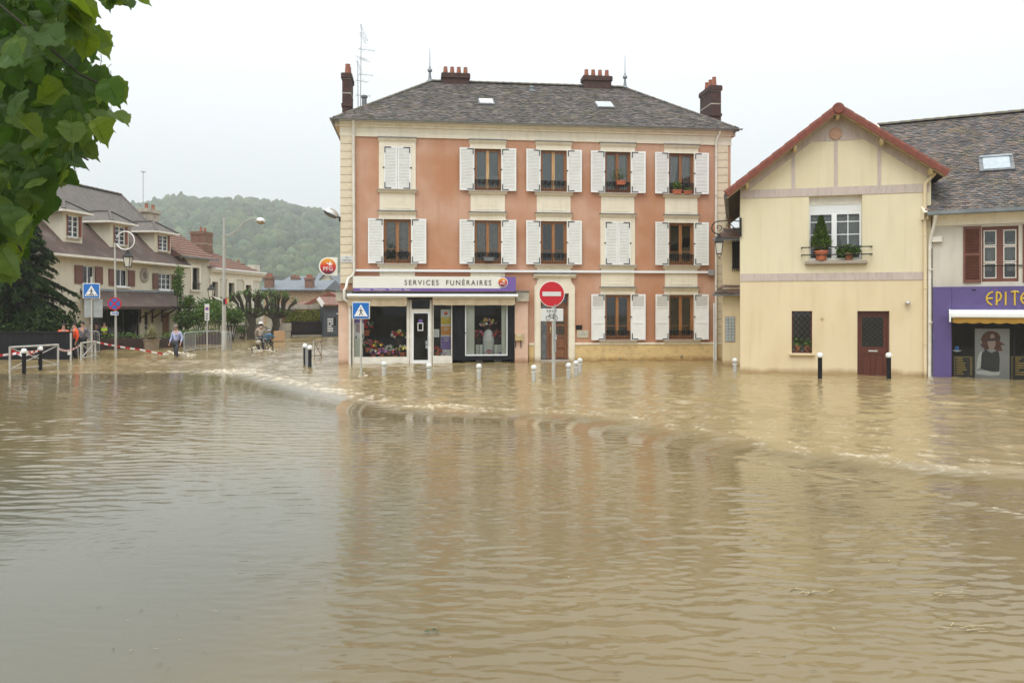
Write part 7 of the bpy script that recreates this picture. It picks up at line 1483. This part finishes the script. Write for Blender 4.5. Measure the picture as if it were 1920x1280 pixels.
# round planter with spiky plant
x, y, _ = at(284, 656); o = thing('round_planter', 'big round stone planter with a spiky leaved plant', 'planter', (x, y, 0)); b = MB(); b.lathe([(.30, -.5), (.34, 0), (.40, .50), (.43, .52), (.43, .58), (.37, .58), (.35, .5)], (0,0,0), 18); b.build('pot', 'stoneware', o, smooth=True); rr = random.Random(2); b = MB()
for k in range(130):
    a = rr.uniform(0, 6.28); el = rr.uniform(.25, 1.5); L = rr.uniform(.5, 1.05); w = .022; p = Vector((rr.uniform(-.15,.15), rr.uniform(-.15,.15), .55)); d = Vector((math.cos(a)*math.cos(el), math.sin(a)*math.cos(el), math.sin(el))); s_ = d.cross(Vector((0,0,1))).normalized()*w; m1 = p+d*L*.6; e_ = p+d*L-Vector((0,0,.22*L*math.cos(el))); b.add([p-s_, p+s_, m1+s_, m1-s_], [(0,1,2,3)]); b.add([m1-s_, m1+s_, e_], [(0,1,2)])
b.build('leaves', 'agave', o)
x, y, _ = at(398, 646); o = thing('spiky_plant', 'spiky sword leaved plant behind the parking sign', 'plant', (x, y, .5)); b = MB()
for k in range(70):
    a = rr.uniform(0, 6.28); el = rr.uniform(.5, 1.5); L = rr.uniform(.6, 1.2); d = Vector((math.cos(a)*math.cos(el), math.sin(a)*math.cos(el), math.sin(el))); s_ = d.cross(Vector((0,0,1))).normalized()*.03; b.add([-s_, s_, d*L], [(0,1,2)])
b.build('leaves', 'agave', o)
# cardboard box by the fence
p = Vector(at(524, 641)); b = MB(); b.box(-.32, .32, -.2, .2, .08, .72); o = tag(b.build('cardboard_box', 'box_card', None, .01, loc=(p.x, p.y, 0)), 'plain brown cardboard box floating beside the low fence wall', 'box')
# ================================================================== people
def skin_obj(name, verts, edges, radii, m, par, sub=1, root=0):
    me = bpy.data.meshes.new(name); me.from_pydata([tuple(v) for v in verts], edges, []); me.materials.append(MATS[m]); o = obj(name, me, par)
    sk = o.modifiers.new('skin', 'SKIN'); sk.use_smooth_shade = True; sk.branch_smoothing = .6
    if not me.skin_vertices: bpy.context.view_layer.update()
    for i, r in enumerate(radii): d = me.skin_vertices[0].data[i]; d.radius = r if isinstance(r, tuple) else (r, r); d.use_root = (i == root)
    s = o.modifiers.new('sub', 'SUBSURF'); s.levels = sub; s.render_levels = sub; return o
def person(lab, loc, rz, J, H=1.75, top='shirt_blue', bottom='trouser_grey', hair='hair_grey', vest=None, cat='person', helmet=None, hood=False, group=None):
    """J overrides joints of a standing figure that faces -y; heights are for 1.75 m"""
    b = dict(pel=(0,.0,.95), wai=(0,0,1.10), che=(0,0,1.32), nek=(0,.0,1.48), hed=(0,-.02,1.58), crn=(0,-.01,1.68),
             lsh=(.17,0,1.41), lel=(.24,.02,1.14), lwr=(.25,-.06,.90), lha=(.25,-.09,.80), rsh=(-.17,0,1.41), rel=(-.24,.02,1.14), rwr=(-.25,-.06,.90), rha=(-.25,-.09,.80),
             lhi=(.09,0,.92), lkn=(.10,-.02,.50), lan=(.10,.03,.09), lto=(.11,-.13,.04), rhi=(-.09,0,.92), rkn=(-.10,-.02,.50), ran=(-.10,.03,.09), rto=(-.11,-.13,.04)); b.update(J); k = H/1.75
    V = {n: Vector(p)*k for n, p in b.items()}; o = thing('person', lab, cat, loc, rz, group)
    names = list(V); idx = {n: i for i, n in enumerate(names)}; verts = [V[n] for n in names]
    E = [('pel','wai'),('wai','che'),('che','nek'),('nek','hed'),('hed','crn'),('che','lsh'),('lsh','lel'),('lel','lwr'),('lwr','lha'),('che','rsh'),('rsh','rel'),('rel','rwr'),('rwr','rha'),('pel','lhi'),('lhi','lkn'),('lkn','lan'),('lan','lto'),('pel','rhi'),('rhi','rkn'),('rkn','ran'),('ran','rto')]
    rad = dict(pel=.12, wai=.115, che=(.15,.11), nek=.052, hed=.085, crn=.075, lsh=.062, rsh=.062, lel=.042, rel=.042, lwr=.028, rwr=.028, lha=.034, rha=.034, lhi=.085, rhi=.085, lkn=.056, rkn=.056, lan=.04, ran=.04, lto=.035, rto=.035)
    def sc(r, f=1, a=0): return tuple((x*f+a)*k for x in r) if isinstance(r, tuple) else (r*f+a)*k
    ed = [(idx[a], idx[c]) for a, c in E]; rr = [sc(rad[n]) for n in names]
    # fingers and thumb on each hand, nose on the face
    for h, w in (('lha','lwr'), ('rha','rwr')):
        d = (V[h]-V[w]).normalized(); s = d.orthogonal().normalized()
        for q, L in ((-.024, .07), (-.008, .085), (.008, .08), (.024, .065)): verts.append(V[h]+s*q*k+d*L*k); rr.append(.009*k); ed.append((idx[h], len(verts)-1))
    f = (V['hed']-V['nek']); verts.append(V['hed']+Vector((0, -.10*k, .0))); rr.append(.014*k); ed.append((idx['hed'], len(verts)-1))
    skin_obj('body', verts, ed, rr, 'skin', o)
    def garment(nm, ns, m, f, a):
        ii = {n: i for i, n in enumerate(ns)}; skin_obj(nm, [V[n] for n in ns], [(ii[p], ii[q]) for p, q in E if p in ii and q in ii], [sc(rad[n], f, a) for n in ns], m, o)
    garment('top', ['pel','wai','che','nek','lsh','lel','lwr','rsh','rel','rwr'], top, 1.08, .016); garment('trousers', ['pel','lhi','lkn','lan','rhi','rkn','ran'], bottom, 1.10, .012); garment('shoes', ['lan','lto'], 'cloth_black', 1.1, .012); garment('shoes', ['ran','rto'], 'cloth_black', 1.1, .012)
    if vest: garment('vest', ['pel','wai','che','lsh','rsh'], vest, 1.13, .03)
    c = V['hed']*.35+V['crn']*.65; bm_ = MB(); q = MB(); q.ball((0,0,0), .098*k, 14, sc=(.95, 1.08, 1)); q2 = MB()
    keep = [p for p in q.v]; cut = -.012*k
    for fc in q.f:
        cz = sum(q.v[i][2]+q.v[i][1]*-.0 for i in fc)/len(fc); cy = sum(q.v[i][1] for i in fc)/len(fc)
        if cz > cut or cy > .03*k: bm_.add([(q.v[i][0]+c.x, q.v[i][1]+c.y+.012*k, q.v[i][2]+c.z) for i in fc], [tuple(range(len(fc)))])
    bm_.build('hair', hair, o, smooth=True)
    if helmet: hb = MB(); hb.lathe2([(.125*k*math.sin(a), .10*k*math.cos(a)) for a in [math.pi/2*i/6 for i in range(7)]], (c.x, c.y+.01, c.z+.035*k), 14, 0, (1, 1.15, 1)); hb.build('helmet', helmet, o, smooth=True)
    if hood: hb = MB(); p = V['nek']; hb.ball((p.x, p.y+.07*k, p.z-.01), .09*k, 10, sc=(1.3, .8, .6)); hb.build('hood', top, o, smooth=True)
    return o
x, y, _ = at(331, 667.5)
MAN = person('man in a pale blue shirt and dark trousers wading through the flood', (x, y, -.30), R(-8), dict(lel=(.25,.06,1.15), lwr=(.24,-.04,.93), lha=(.23,-.07,.84), rel=(-.25,.05,1.14), rwr=(-.31,-.03,.92), rha=(-.33,-.05,.83), lkn=(.10,-.20,.56), lan=(.13,-.10,.18), lto=(.13,-.24,.12), rkn=(-.08,.02,.5), ran=(-.09,.18,.10), hed=(-.01,-.05,1.57), crn=(-.01,-.05,1.67)), 1.78)
b = MB(); b.box(.02, .12, -.155, -.145, 1.24, 1.28); b.build('badge', 'black_flat', MAN)
x, y, _ = at(489, 657)
person('cyclist in a pale hooded jacket and white helmet walking beside a bicycle', (x, y, -.22), R(205), dict(lel=(.22,-.16,1.18), lwr=(.20,-.34,1.02), lha=(.20,-.42,1.0), rel=(-.24,-.05,1.14), rwr=(-.24,-.22,.98), rha=(-.24,-.29,.95), lkn=(.11,-.16,.52), lan=(.12,-.03,.14), rkn=(-.09,.06,.5), ran=(-.10,.26,.14), rto=(-.11,.12,.06)), 1.70, 'jacket_pale', 'cloth_black', 'hair_dark', helmet='white_paint', hood=True)
x, y, _ = at(500.5, 658)
def bicycle(lab, loc, rz, k=.8):
    o = thing('bicycle', lab, 'bicycle', loc, rz); r = .31*k
    for yy in (0, -1.0*k):
        w = MB(); w.tube([(0, yy+r*math.cos(a), r+r*math.sin(a)) for a in [i*math.pi/10 for i in range(20)]], .020, 6, closed=True); wo = w.build('wheel', 'rubber', o, smooth=True); s = MB()
        for i in range(10): a = i*math.pi/5; s.tube([(0, yy, r), (0, yy+r*.95*math.cos(a), r+r*.95*math.sin(a))], .003, 3)
        s.build('spokes', 'galv', wo)
    b = MB(); C0, C1, C2, C3 = (0,0,r), (0,-1.0*k,r), (0,-.42*k,r*.95), (0,-.26*k,.78*k); hd = (0,-.86*k,.84*k)
    for p, q in ((C0, C2), (C0, C3), (C2, C3), (C2, hd), (C3, hd), (hd, C1)): b.tube([p, q], .016, 6)
    b.build('frame', 'iron', o); b = MB(); b.tube([(-.26*k,-.80*k,.98*k), (0,-.88*k,.97*k), (.26*k,-.80*k,.98*k)], .014, 6); b.tube([hd, (0,-.88*k,.97*k)], .014, 6); b.build('handlebar', 'galv', o); b = MB(); b.box(-.07, .07, -.36*k, -.14*k, .80*k, .85*k); b.build('saddle', 'cloth_black', o, bevel=.02); b = MB(); b.ball((.16, -.95*k, .72*k), .13, 10); b.build('front_bag', 'jacket_pale', o, smooth=True); return o
bicycle('dark child bicycle pushed through the water beside the cyclist', (x+.10, y, -.16), R(-28), .9)
ch = person('child in a blue top and helmet sitting on the bicycle', (x+.02, y+.2, .02), R(150), dict(pel=(0,0,.82), lhi=(.07,0,.80), rhi=(-.07,0,.80), lkn=(.12,-.32,.72), lan=(.12,-.28,.36), lto=(.12,-.42,.30), rkn=(-.12,-.32,.66), ran=(-.12,-.26,.28), rto=(-.12,-.40,.22), wai=(0,-.02,.98), che=(0,-.05,1.2), nek=(0,-.06,1.36), hed=(0,-.08,1.46), crn=(0,-.07,1.55), lsh=(.16,-.05,1.29), rsh=(-.16,-.05,1.29), lel=(.22,-.24,1.12), lwr=(.22,-.46,1.08), lha=(.22,-.54,1.08), rel=(-.22,-.24,1.12), rwr=(-.22,-.46,1.08), rha=(-.22,-.54,1.08)), 1.15, 'cloth_blue', 'trouser_grey', 'hair_dark', helmet='glass_block')
p = Vector((x-.02, y-.02, .0)); o = thing('backpack', 'grey blue backpack with a red badge on the child', 'backpack', p, R(-20)); b = MB(); b.box(-.17, .17, -.11, .07, .42, .88); b.build('bag', 'cloth_teal', o, bevel=.06); b = MB(); b.box(-.12, .12, -.15, -.11, .46, .64); b.build('pocket', 'galv', o, bevel=.02); b = MB(); b.prism([(-.05, .56), (.05, .56), (0, .66)], -.156, -.151); b.build('badge', 'red_flat', o)
def stander(px, D, topz, lab, top, vest=None, hair='hair_dark', rz=0, J={}, bottom='cloth_black', H=1.72): person(lab, ((px-960)/FPX*D, D, topz-H*.99), rz, J, H, top, bottom, hair, vest, group='people standing in the water at the left')
fold = dict(lel=(.26,-.05,1.16), lwr=(.02,-.20,1.18), lha=(-.06,-.21,1.19), rel=(-.26,-.05,1.15), rwr=(-.02,-.22,1.14), rha=(.06,-.22,1.13))
stander(119, 35.6, 1.56, 'person in a bright orange jacket behind the dark wall, leftmost', 'vest_orange', rz=R(40), J=fold); stander(141, 35.4, 1.60, 'person in a bright orange jacket beside the slim white post', 'vest_orange', rz=R(-40), bottom='trouser_grey')
stander(155, 36.6, 1.62, 'person in a grey jacket left of the crossing sign post', 'jacket_grey', rz=R(15)); stander(181, 44, 1.42, 'person in dark clothes beside the yellow vest', 'jacket_grey', rz=R(-30), J=fold); stander(195.5, 43.5, 1.50, 'person in a bright yellow safety vest with folded arms', 'cloth_black', 'vest_yellow', rz=R(25), J=fold)
# froth kicked up around the walkers
b = MB(); rr = random.Random(5)
for px, py, n, sp in ((317, 664, 26, .32), (335, 664, 22, .28), (345, 667, 14, .5), (478, 656, 16, .35), (494, 659, 16, .4), (677, 707, 8, .2), (505, 659, 12, .4)):
    x, y, _ = at(px, py)
    for k in range(n): r = rr.uniform(.02, .07); b.ball((x+rr.gauss(0, sp*.6), y+rr.gauss(0, sp*.5), rr.uniform(0, .16)*math.exp(-rr.random())), r, 6, sc=(1.3, 1, .8))
tag(stuff(b.build('splash', 'froth', None, smooth=True)), 'white froth splashed up around the wading people', 'splash')
# ================================================================== vegetation
# foreground lime branch, upper left
EDGE = [(-40,0,178),(30,0,176),(60,0,176),(95,0,206),(130,0,236),(180,0,242),(235,0,232),(255,0,196),(300,0,172),(325,0,178),(345,0,132),(380,0,126),(405,0,98),(432,0,62),(455,0,58),(500,0,42),(530,0,30),(545,0,2)]
def edge_x(py): return float(np.interp(py, [e[0] for e in EDGE], [e[2] for e in EDGE]))
LT_ = thing('lime_tree', 'leafy lime tree branch hanging into the upper left foreground', 'tree', (-5.2, 4.4, -.55))
def LP(px, py, D): return Vector(((px-960)/FPX*D+5.2, D-4.4, CAM_H+(HOR-py)/FPX*D+.55))
b = MB(); b.tube([(0,0,-.2), (.05,.05,1.5), (-.05,0,3.2), (.1,.1,5.2), (.0,.1,7.5)], [.26, .21, .18, .13, .05], 12); b.build('trunk', 'bark', LT_, smooth=True)
for pts, r in (([(0,0), None], .03),): pass
limbs = [[(.02,.02,3.6), LP(-60,-40,4.6), LP(60,60,4.3), LP(150,140,4.1), LP(215,170,4.0)], [(.02,.05,3.2), LP(-80,180,4.6), LP(20,230,4.3), LP(110,270,4.1), LP(165,300,4.0)], [(.0,.0,3.0), LP(-90,300,4.5), LP(-10,380,4.3), LP(40,470,4.2)], [(.05,.05,4.0), LP(20,-120,4.6), LP(140,-40,4.4), LP(215,5,4.2), LP(245,12,4.2)], [(.02,.02,3.4), LP(-60,90,5.2), LP(40,150,5.0), LP(150,190,4.9)]]
for L in limbs: b = MB(); b.tube(L, [.03]+[.011/(i+1)+.002 for i in range(len(L)-1)], 7); b.build('branch', 'bark', LT_, smooth=True)
def leaf_mesh_tree(seed, tint):
    rr = random.Random(seed); out = [(0,0), (.20,-.06), (.40,.04), (.50,.22), (.47,.30), (.52,.40), (.42,.52), (.40,.62), (.28,.72), (.20,.84), (.07,.92), (0,1.10)]; out = [(x*rr.uniform(.93, 1.07), y*rr.uniform(.97, 1.03)) for x, y in out]; b = MB(); cup = rr.uniform(-.4, .5); droop = rr.uniform(.05, .55); fold = rr.uniform(.05, .45)
    def P3(x, y): return (x, y, fold*abs(x)+cup*x*x*1.5-droop*y*y+.03*math.sin(x*11+y*9))
    for s in (1, -1):
        pr_ = [(s*x, y) for x, y in out]
        for i in range(1, len(pr_)-1):
            mid0 = (0, max(0, pr_[i][1]*.92)); mid1 = (0, min(1.08, max(0, pr_[i+1][1]*.92)))
            v = [P3(*mid0), P3(*pr_[i]), P3(*pr_[i+1]), P3(*mid1)]
            b.add(v if s > 0 else v[::-1], [(0,1,2,3)], 0, tint)
    b.tube([(0,0,0), (0,-.2,.05), (.03,-.42,.16)], .012, 4, 0); b.tube([(0,0,.004), (0,.5,.004-droop*.25), (0,.98,.004-droop*.96)], [.014, .01, .003], 4, 0, cap=False); 
    for i in range(len(b.t)):
        if b.t[i] == (1, 1, 1): b.t[i] = tint
    return b
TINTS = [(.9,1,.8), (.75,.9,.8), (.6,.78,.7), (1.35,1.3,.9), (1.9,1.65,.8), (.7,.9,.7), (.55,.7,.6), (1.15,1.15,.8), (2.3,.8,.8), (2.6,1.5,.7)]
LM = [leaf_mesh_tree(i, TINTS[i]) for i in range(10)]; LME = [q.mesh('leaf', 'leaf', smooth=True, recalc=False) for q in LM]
rr = random.Random(21)
def leaf_matrix(p, size):
    d = Vector((rr.uniform(-.75, .75), rr.uniform(-.5, .5), rr.uniform(-1.2, -.1))).normalized()          # tip direction, hanging
    n = Vector((rr.uniform(-.6, .6), rr.uniform(-1, -.15), rr.uniform(.0, 1.0))); n = (n-d*n.dot(d)).normalized(); s = d.cross(n).normalized(); M = Matrix((s, d, n)).transposed().to_4x4(); return Matrix.Translation(p) @ M @ Matrix.Scale(size, 4)
cnt = 0
while cnt < 280:
    py = rr.uniform(-40, 520); ex = edge_x(py)+14*math.sin(py*.09)+8*math.sin(py*.23); px = rr.uniform(-40, ex-30) if rr.random() < .7 else rr.uniform(ex-80, ex-22)
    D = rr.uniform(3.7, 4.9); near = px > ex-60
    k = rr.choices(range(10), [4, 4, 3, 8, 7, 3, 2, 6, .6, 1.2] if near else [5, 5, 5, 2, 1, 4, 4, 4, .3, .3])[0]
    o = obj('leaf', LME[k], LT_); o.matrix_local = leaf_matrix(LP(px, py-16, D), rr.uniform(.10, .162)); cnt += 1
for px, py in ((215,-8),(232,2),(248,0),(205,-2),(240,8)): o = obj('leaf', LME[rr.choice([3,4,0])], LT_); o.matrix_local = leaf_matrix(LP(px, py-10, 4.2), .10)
b = MB()
for k in range(760):
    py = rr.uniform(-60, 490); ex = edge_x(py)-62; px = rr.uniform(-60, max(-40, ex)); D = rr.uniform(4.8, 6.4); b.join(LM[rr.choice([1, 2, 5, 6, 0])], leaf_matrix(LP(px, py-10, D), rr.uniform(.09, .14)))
for k in range(3800):      # rest of the crown, unseen, added around the view to shade the leaves
    a = rr.uniform(0, 6.28); q = rr.random()**.5; z = rr.uniform(3.2, 8.0); w = 4.6*math.sin(max(.15, (z-2.4)/6.0)*math.pi)**.6*q; p = Vector((w*math.cos(a), w*math.sin(a), z))
    wx, wy, wz_ = p.x-5.2, p.y+4.4, p.z-.55
    if -.2 < wy < 1.2: continue
    ppx, ppy = (960+FPX*wx/wy, HOR-FPX*(wz_-CAM_H)/wy) if wy > 0 else (-999, 0)
    if ppx > edge_x(min(540, max(-40, ppy)))-80 and ppy > -70 and ppx < 1900: continue
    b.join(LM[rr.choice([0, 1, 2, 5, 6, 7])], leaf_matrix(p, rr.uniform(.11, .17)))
stuff(b.build('inner_and_shading_leaves', 'leaf', LT_, smooth=True))
# dark conifer
def conifer():
    D = 39.0; o = thing('conifer', 'dark drooping conifer in front of the left house', 'tree', ((22-960)/FPX*D, D, -.5)); b = MB(); b.tube([(0,0,-.3), (.05,0,4), (0,0,8.4)], [.24, .16, .03], 10); b.build('trunk', 'bark', o, smooth=True); f = MB(); bt = MB(); rr = random.Random(8)
    for k in range(185):
        t = (k+.5)/185; z = 1.9+t*6.3; a = k*2.399+rr.uniform(-.3, .3); L = (3.1*(1-t)**.75*(.72+.28*min(1, t*6))+.25)*rr.uniform(.75, 1.12); d = Vector((math.cos(a), math.sin(a), 0)); pts = []
        for i in range(7): s = i/6; pts.append(Vector((0,0,z))+d*L*s+Vector((0,0,.28*L*s-.52*L*s*s)))
        bt.tube(pts, [.04*(1-i/7)+.006 for i in range(7)], 4)
        for i in range(int(62*L)):
            s = rr.uniform(.15, 1.0)**.7; q = s*6; j = min(5, int(q)); p = pts[j].lerp(pts[j+1], q-j); w = d.cross(Vector((0,0,1)))*rr.choice((-1, 1)); dr = (d*rr.uniform(.2, .9)+w*rr.uniform(.3, 1)+Vector((0,0,rr.uniform(-1.3, -.2)))).normalized(); ln = rr.uniform(.2, .46)*(1.1-s*.4); g = rr.uniform(.4, .9)+1.0*max(0, s-.72)*3*rr.random(); sd = dr.cross(Vector((rr.uniform(-.5,.5), rr.uniform(-.5,.5), 1))).normalized()
            for m_ in range(4): c = p+dr*ln*(m_*.25); e = c+(dr*.8+sd*rr.choice((-1, 1))*.8+Vector((0,0,-.4))).normalized()*ln*.4; q2 = dr.cross(sd)*.017; f.add([c-q2*1.6, c+q2*1.6, e+q2, e-q2], [(0,1,2,3)], 0, (g, g*1.05, g*.85))
            q2 = sd*.03; f.add([p-q2, p+q2, p+dr*ln+q2*.3, p+dr*ln-q2*.3], [(0,1,2,3)], 0, (g*.9, g, g*.8))
    bt.build('branch', 'bark', o); stuff(f.build('crown', 'needle', o))
conifer()
# undergrowth in shade below the conifer
def bush(px, py, D, rx, rz_, n, lab, size=.16, nm='shrub', seed=1, cat='shrub', base=0, m='shrub'):
    x = (px-960)/FPX*D; z = CAM_H+(HOR-py)/FPX*D; o = thing(nm, lab, cat, (x, D, base)); f = MB(); rr = random.Random(seed)
    for k in range(9): c = (rr.uniform(-.6, .6)*rx, rr.uniform(-.4, .4)*rx, z-base+rr.uniform(-.5, .5)*rz_); leafy(f, c, rx*.55, rx*.5, rz_*.55, n//9, size, seed*31+k)
    f.build('foliage', m, o); b = MB()
    for k in range(6): b.tube([(rr.uniform(-.2,.2), rr.uniform(-.2,.2), -.3), (rr.uniform(-.5,.5)*rx, rr.uniform(-.3,.3)*rx, z-base)], [.05, .015], 5)
    b.build('stem', 'bark', o); return o
bush(20, 622, 37.4, 2.6, .75, 2200, 'dark shrubbery in the shade under the conifer', .2, seed=3, m='needle'); bush(92, 605, 37.2, 1.2, .8, 1200, 'dark bush between the conifer and the low dark wall', .2, seed=13, m='needle')
bush(372, 592, 50, 1.45, 1.0, 2600, 'rounded green bush in front of the white house', .17, seed=4); bush(402, 584, 51.5, 1.1, .95, 1900, 'taller green bush behind the parking sign', .17, seed=5); bush(434, 596, 54, 1.0, .75, 1500, 'green bush right of the tall lamp post', .17, seed=6)
bush(338, 528, 49.6, .45, 1.0, 900, 'climbing vine on the corner of the dormer house', .15, 'climbing_vine', 7, 'climber'); bush(352, 566, 49.6, .5, .55, 600, 'lower tuft of climber hanging above the bushes', .15, 'climbing_vine', 9, 'climber')
bush(343, 628, 46, .9, .35, 600, 'small plants behind the man and the crowd barrier', .14, seed=10); bush(455, 619, 57, .5, .25, 260, 'grassy tuft on the grey garden wall left part', .14, seed=11, base=0)
# pollarded trees
def pollard(px, D, lab, hw, seed, top=544):
    rr = random.Random(seed); x = (px-960)/FPX*D; o = thing('pollarded_tree', lab, 'tree', (x, D, -.4), 0, 'pollarded trees at the street end'); H = CAM_H+(HOR-594)/FPX*D+.4; zt = CAM_H+(HOR-top)/FPX*D+.4; b = MB(); b.tube([(.1,0,-.2), (-.05,0,.9), (.08,.05,H*.7), (0,0,H)], [.34, .26, .25, .30], 10); b.build('trunk', 'bark', o, smooth=True); f = MB(); R_ = hw/FPX*D
    for k in range(11):
        a = k*2*math.pi/11+rr.uniform(-.3, .3); r = R_*(rr.uniform(.8, 1.05) if k % 2 else rr.uniform(.35, .7)); e = Vector((math.cos(a)*r, math.sin(a)*r*.5, zt-rr.uniform(0, .4)-.62*(abs(math.cos(a))*r/R_)**2)); s = Vector((0,0,H-.15)); m1 = s.lerp(e, .5)+Vector((math.cos(a)*.18, 0, -.30)); m2 = s.lerp(e, .75)+Vector((0,0,-.08)); b = MB(); b.tube([s, m1, m2, e-Vector((0,0,.1)), e+Vector((0,0,.12))], [.13, .09, .085, .15, .05], 8)
        b.v = [(p[0]+rr.uniform(-.02,.02), p[1]+rr.uniform(-.02,.02), p[2]+rr.uniform(-.02,.02)) for p in b.v]; b.build('limb', 'bark', o, smooth=True); leafy(f, e, .3, .3, .28, 52, .14, seed*50+k); leafy(f, m1, .28, .25, .25, 26, .14, seed*70+k)
    f.build('foliage', 'shrub', o)
pollard(471, 56.5, 'knobbly pollarded tree with mossy limbs, left of the pair', 40, 3); pollard(516, 58, 'knobbly pollarded tree, right of the pair, beside the black fence', 46, 4, 546)
# flotsam
b = MB(); rr = random.Random(9); 
for k in range(70):
    py = rr.uniform(860, 1270); px = rr.uniform(150, 1900); x, y, _ = at(px, py); a = rr.uniform(0, 3.14); L = rr.uniform(.006, .02); w = .0028; d = Vector((math.cos(a), math.sin(a), 0))*L; s = Vector((-math.sin(a), math.cos(a), 0))*w; p = Vector((x, y, .012)); b.add([p-d-s, p+d-s, p+d+s, p-d+s], [(0,1,2,3)], rr.choice((0, 0, 1, 1)))
for cx, cy in ((1815, 1178), (1520, 1110), (1780, 1115)):
    x0, y0, _ = at(cx, cy)
    for k in range(12): a = rr.uniform(-.6, .9); L = rr.uniform(.02, .06); d = Vector((math.cos(a), math.sin(a), 0))*L; s = Vector((-math.sin(a), math.cos(a), 0))*.003; p = Vector((x0+rr.gauss(0, .10), y0+rr.gauss(0, .04), .014)); b.add([p-d-s, p+d-s, p+d+s, p-d+s], [(0,1,2,3)], 0)
x0, y0, _ = at(813, 1186)
for k in range(9): a = k*.7; p = Vector((x0+rr.gauss(0, .02), y0+rr.gauss(0, .015), .016)); d = Vector((math.cos(a), math.sin(a), .2))*.025; s = Vector((-math.sin(a), math.cos(a), 0))*.012; b.add([p, p+d*.5+s, p+d, p+d*.5-s], [(0,1,2,3)], 3)
tag(stuff(b.build('floating_debris', ['straw', 'bark', 'white_flat', 'fl_green'])), 'straw and leaf bits floating on the flood water', 'debris')
# ================================================================== damp haze in the valley air
b = MB(); b.box(-3300, 3300, -260, 3300, -1.6, 172); hz = b.build('haze', 'white_flat'); hz.data.materials.clear()
hm = bpy.data.materials.new('damp_air'); hm.use_nodes = True; n = hm.node_tree; n.nodes.remove(n.nodes['Principled BSDF']); pv = n.nodes.new('ShaderNodeVolumePrincipled'); pv.inputs['Color'].default_value = C(.90,.94,.96); pv.inputs['Density'].default_value = .0005; pv.inputs['Anisotropy'].default_value = .2
n.links.new(pv.outputs[0], n.nodes['Material Output'].inputs['Volume']); hz.data.materials.append(hm); stuff(hz); hz.display_type = 'WIRE'; hz['label'] = 'thin damp haze filling the valley air'
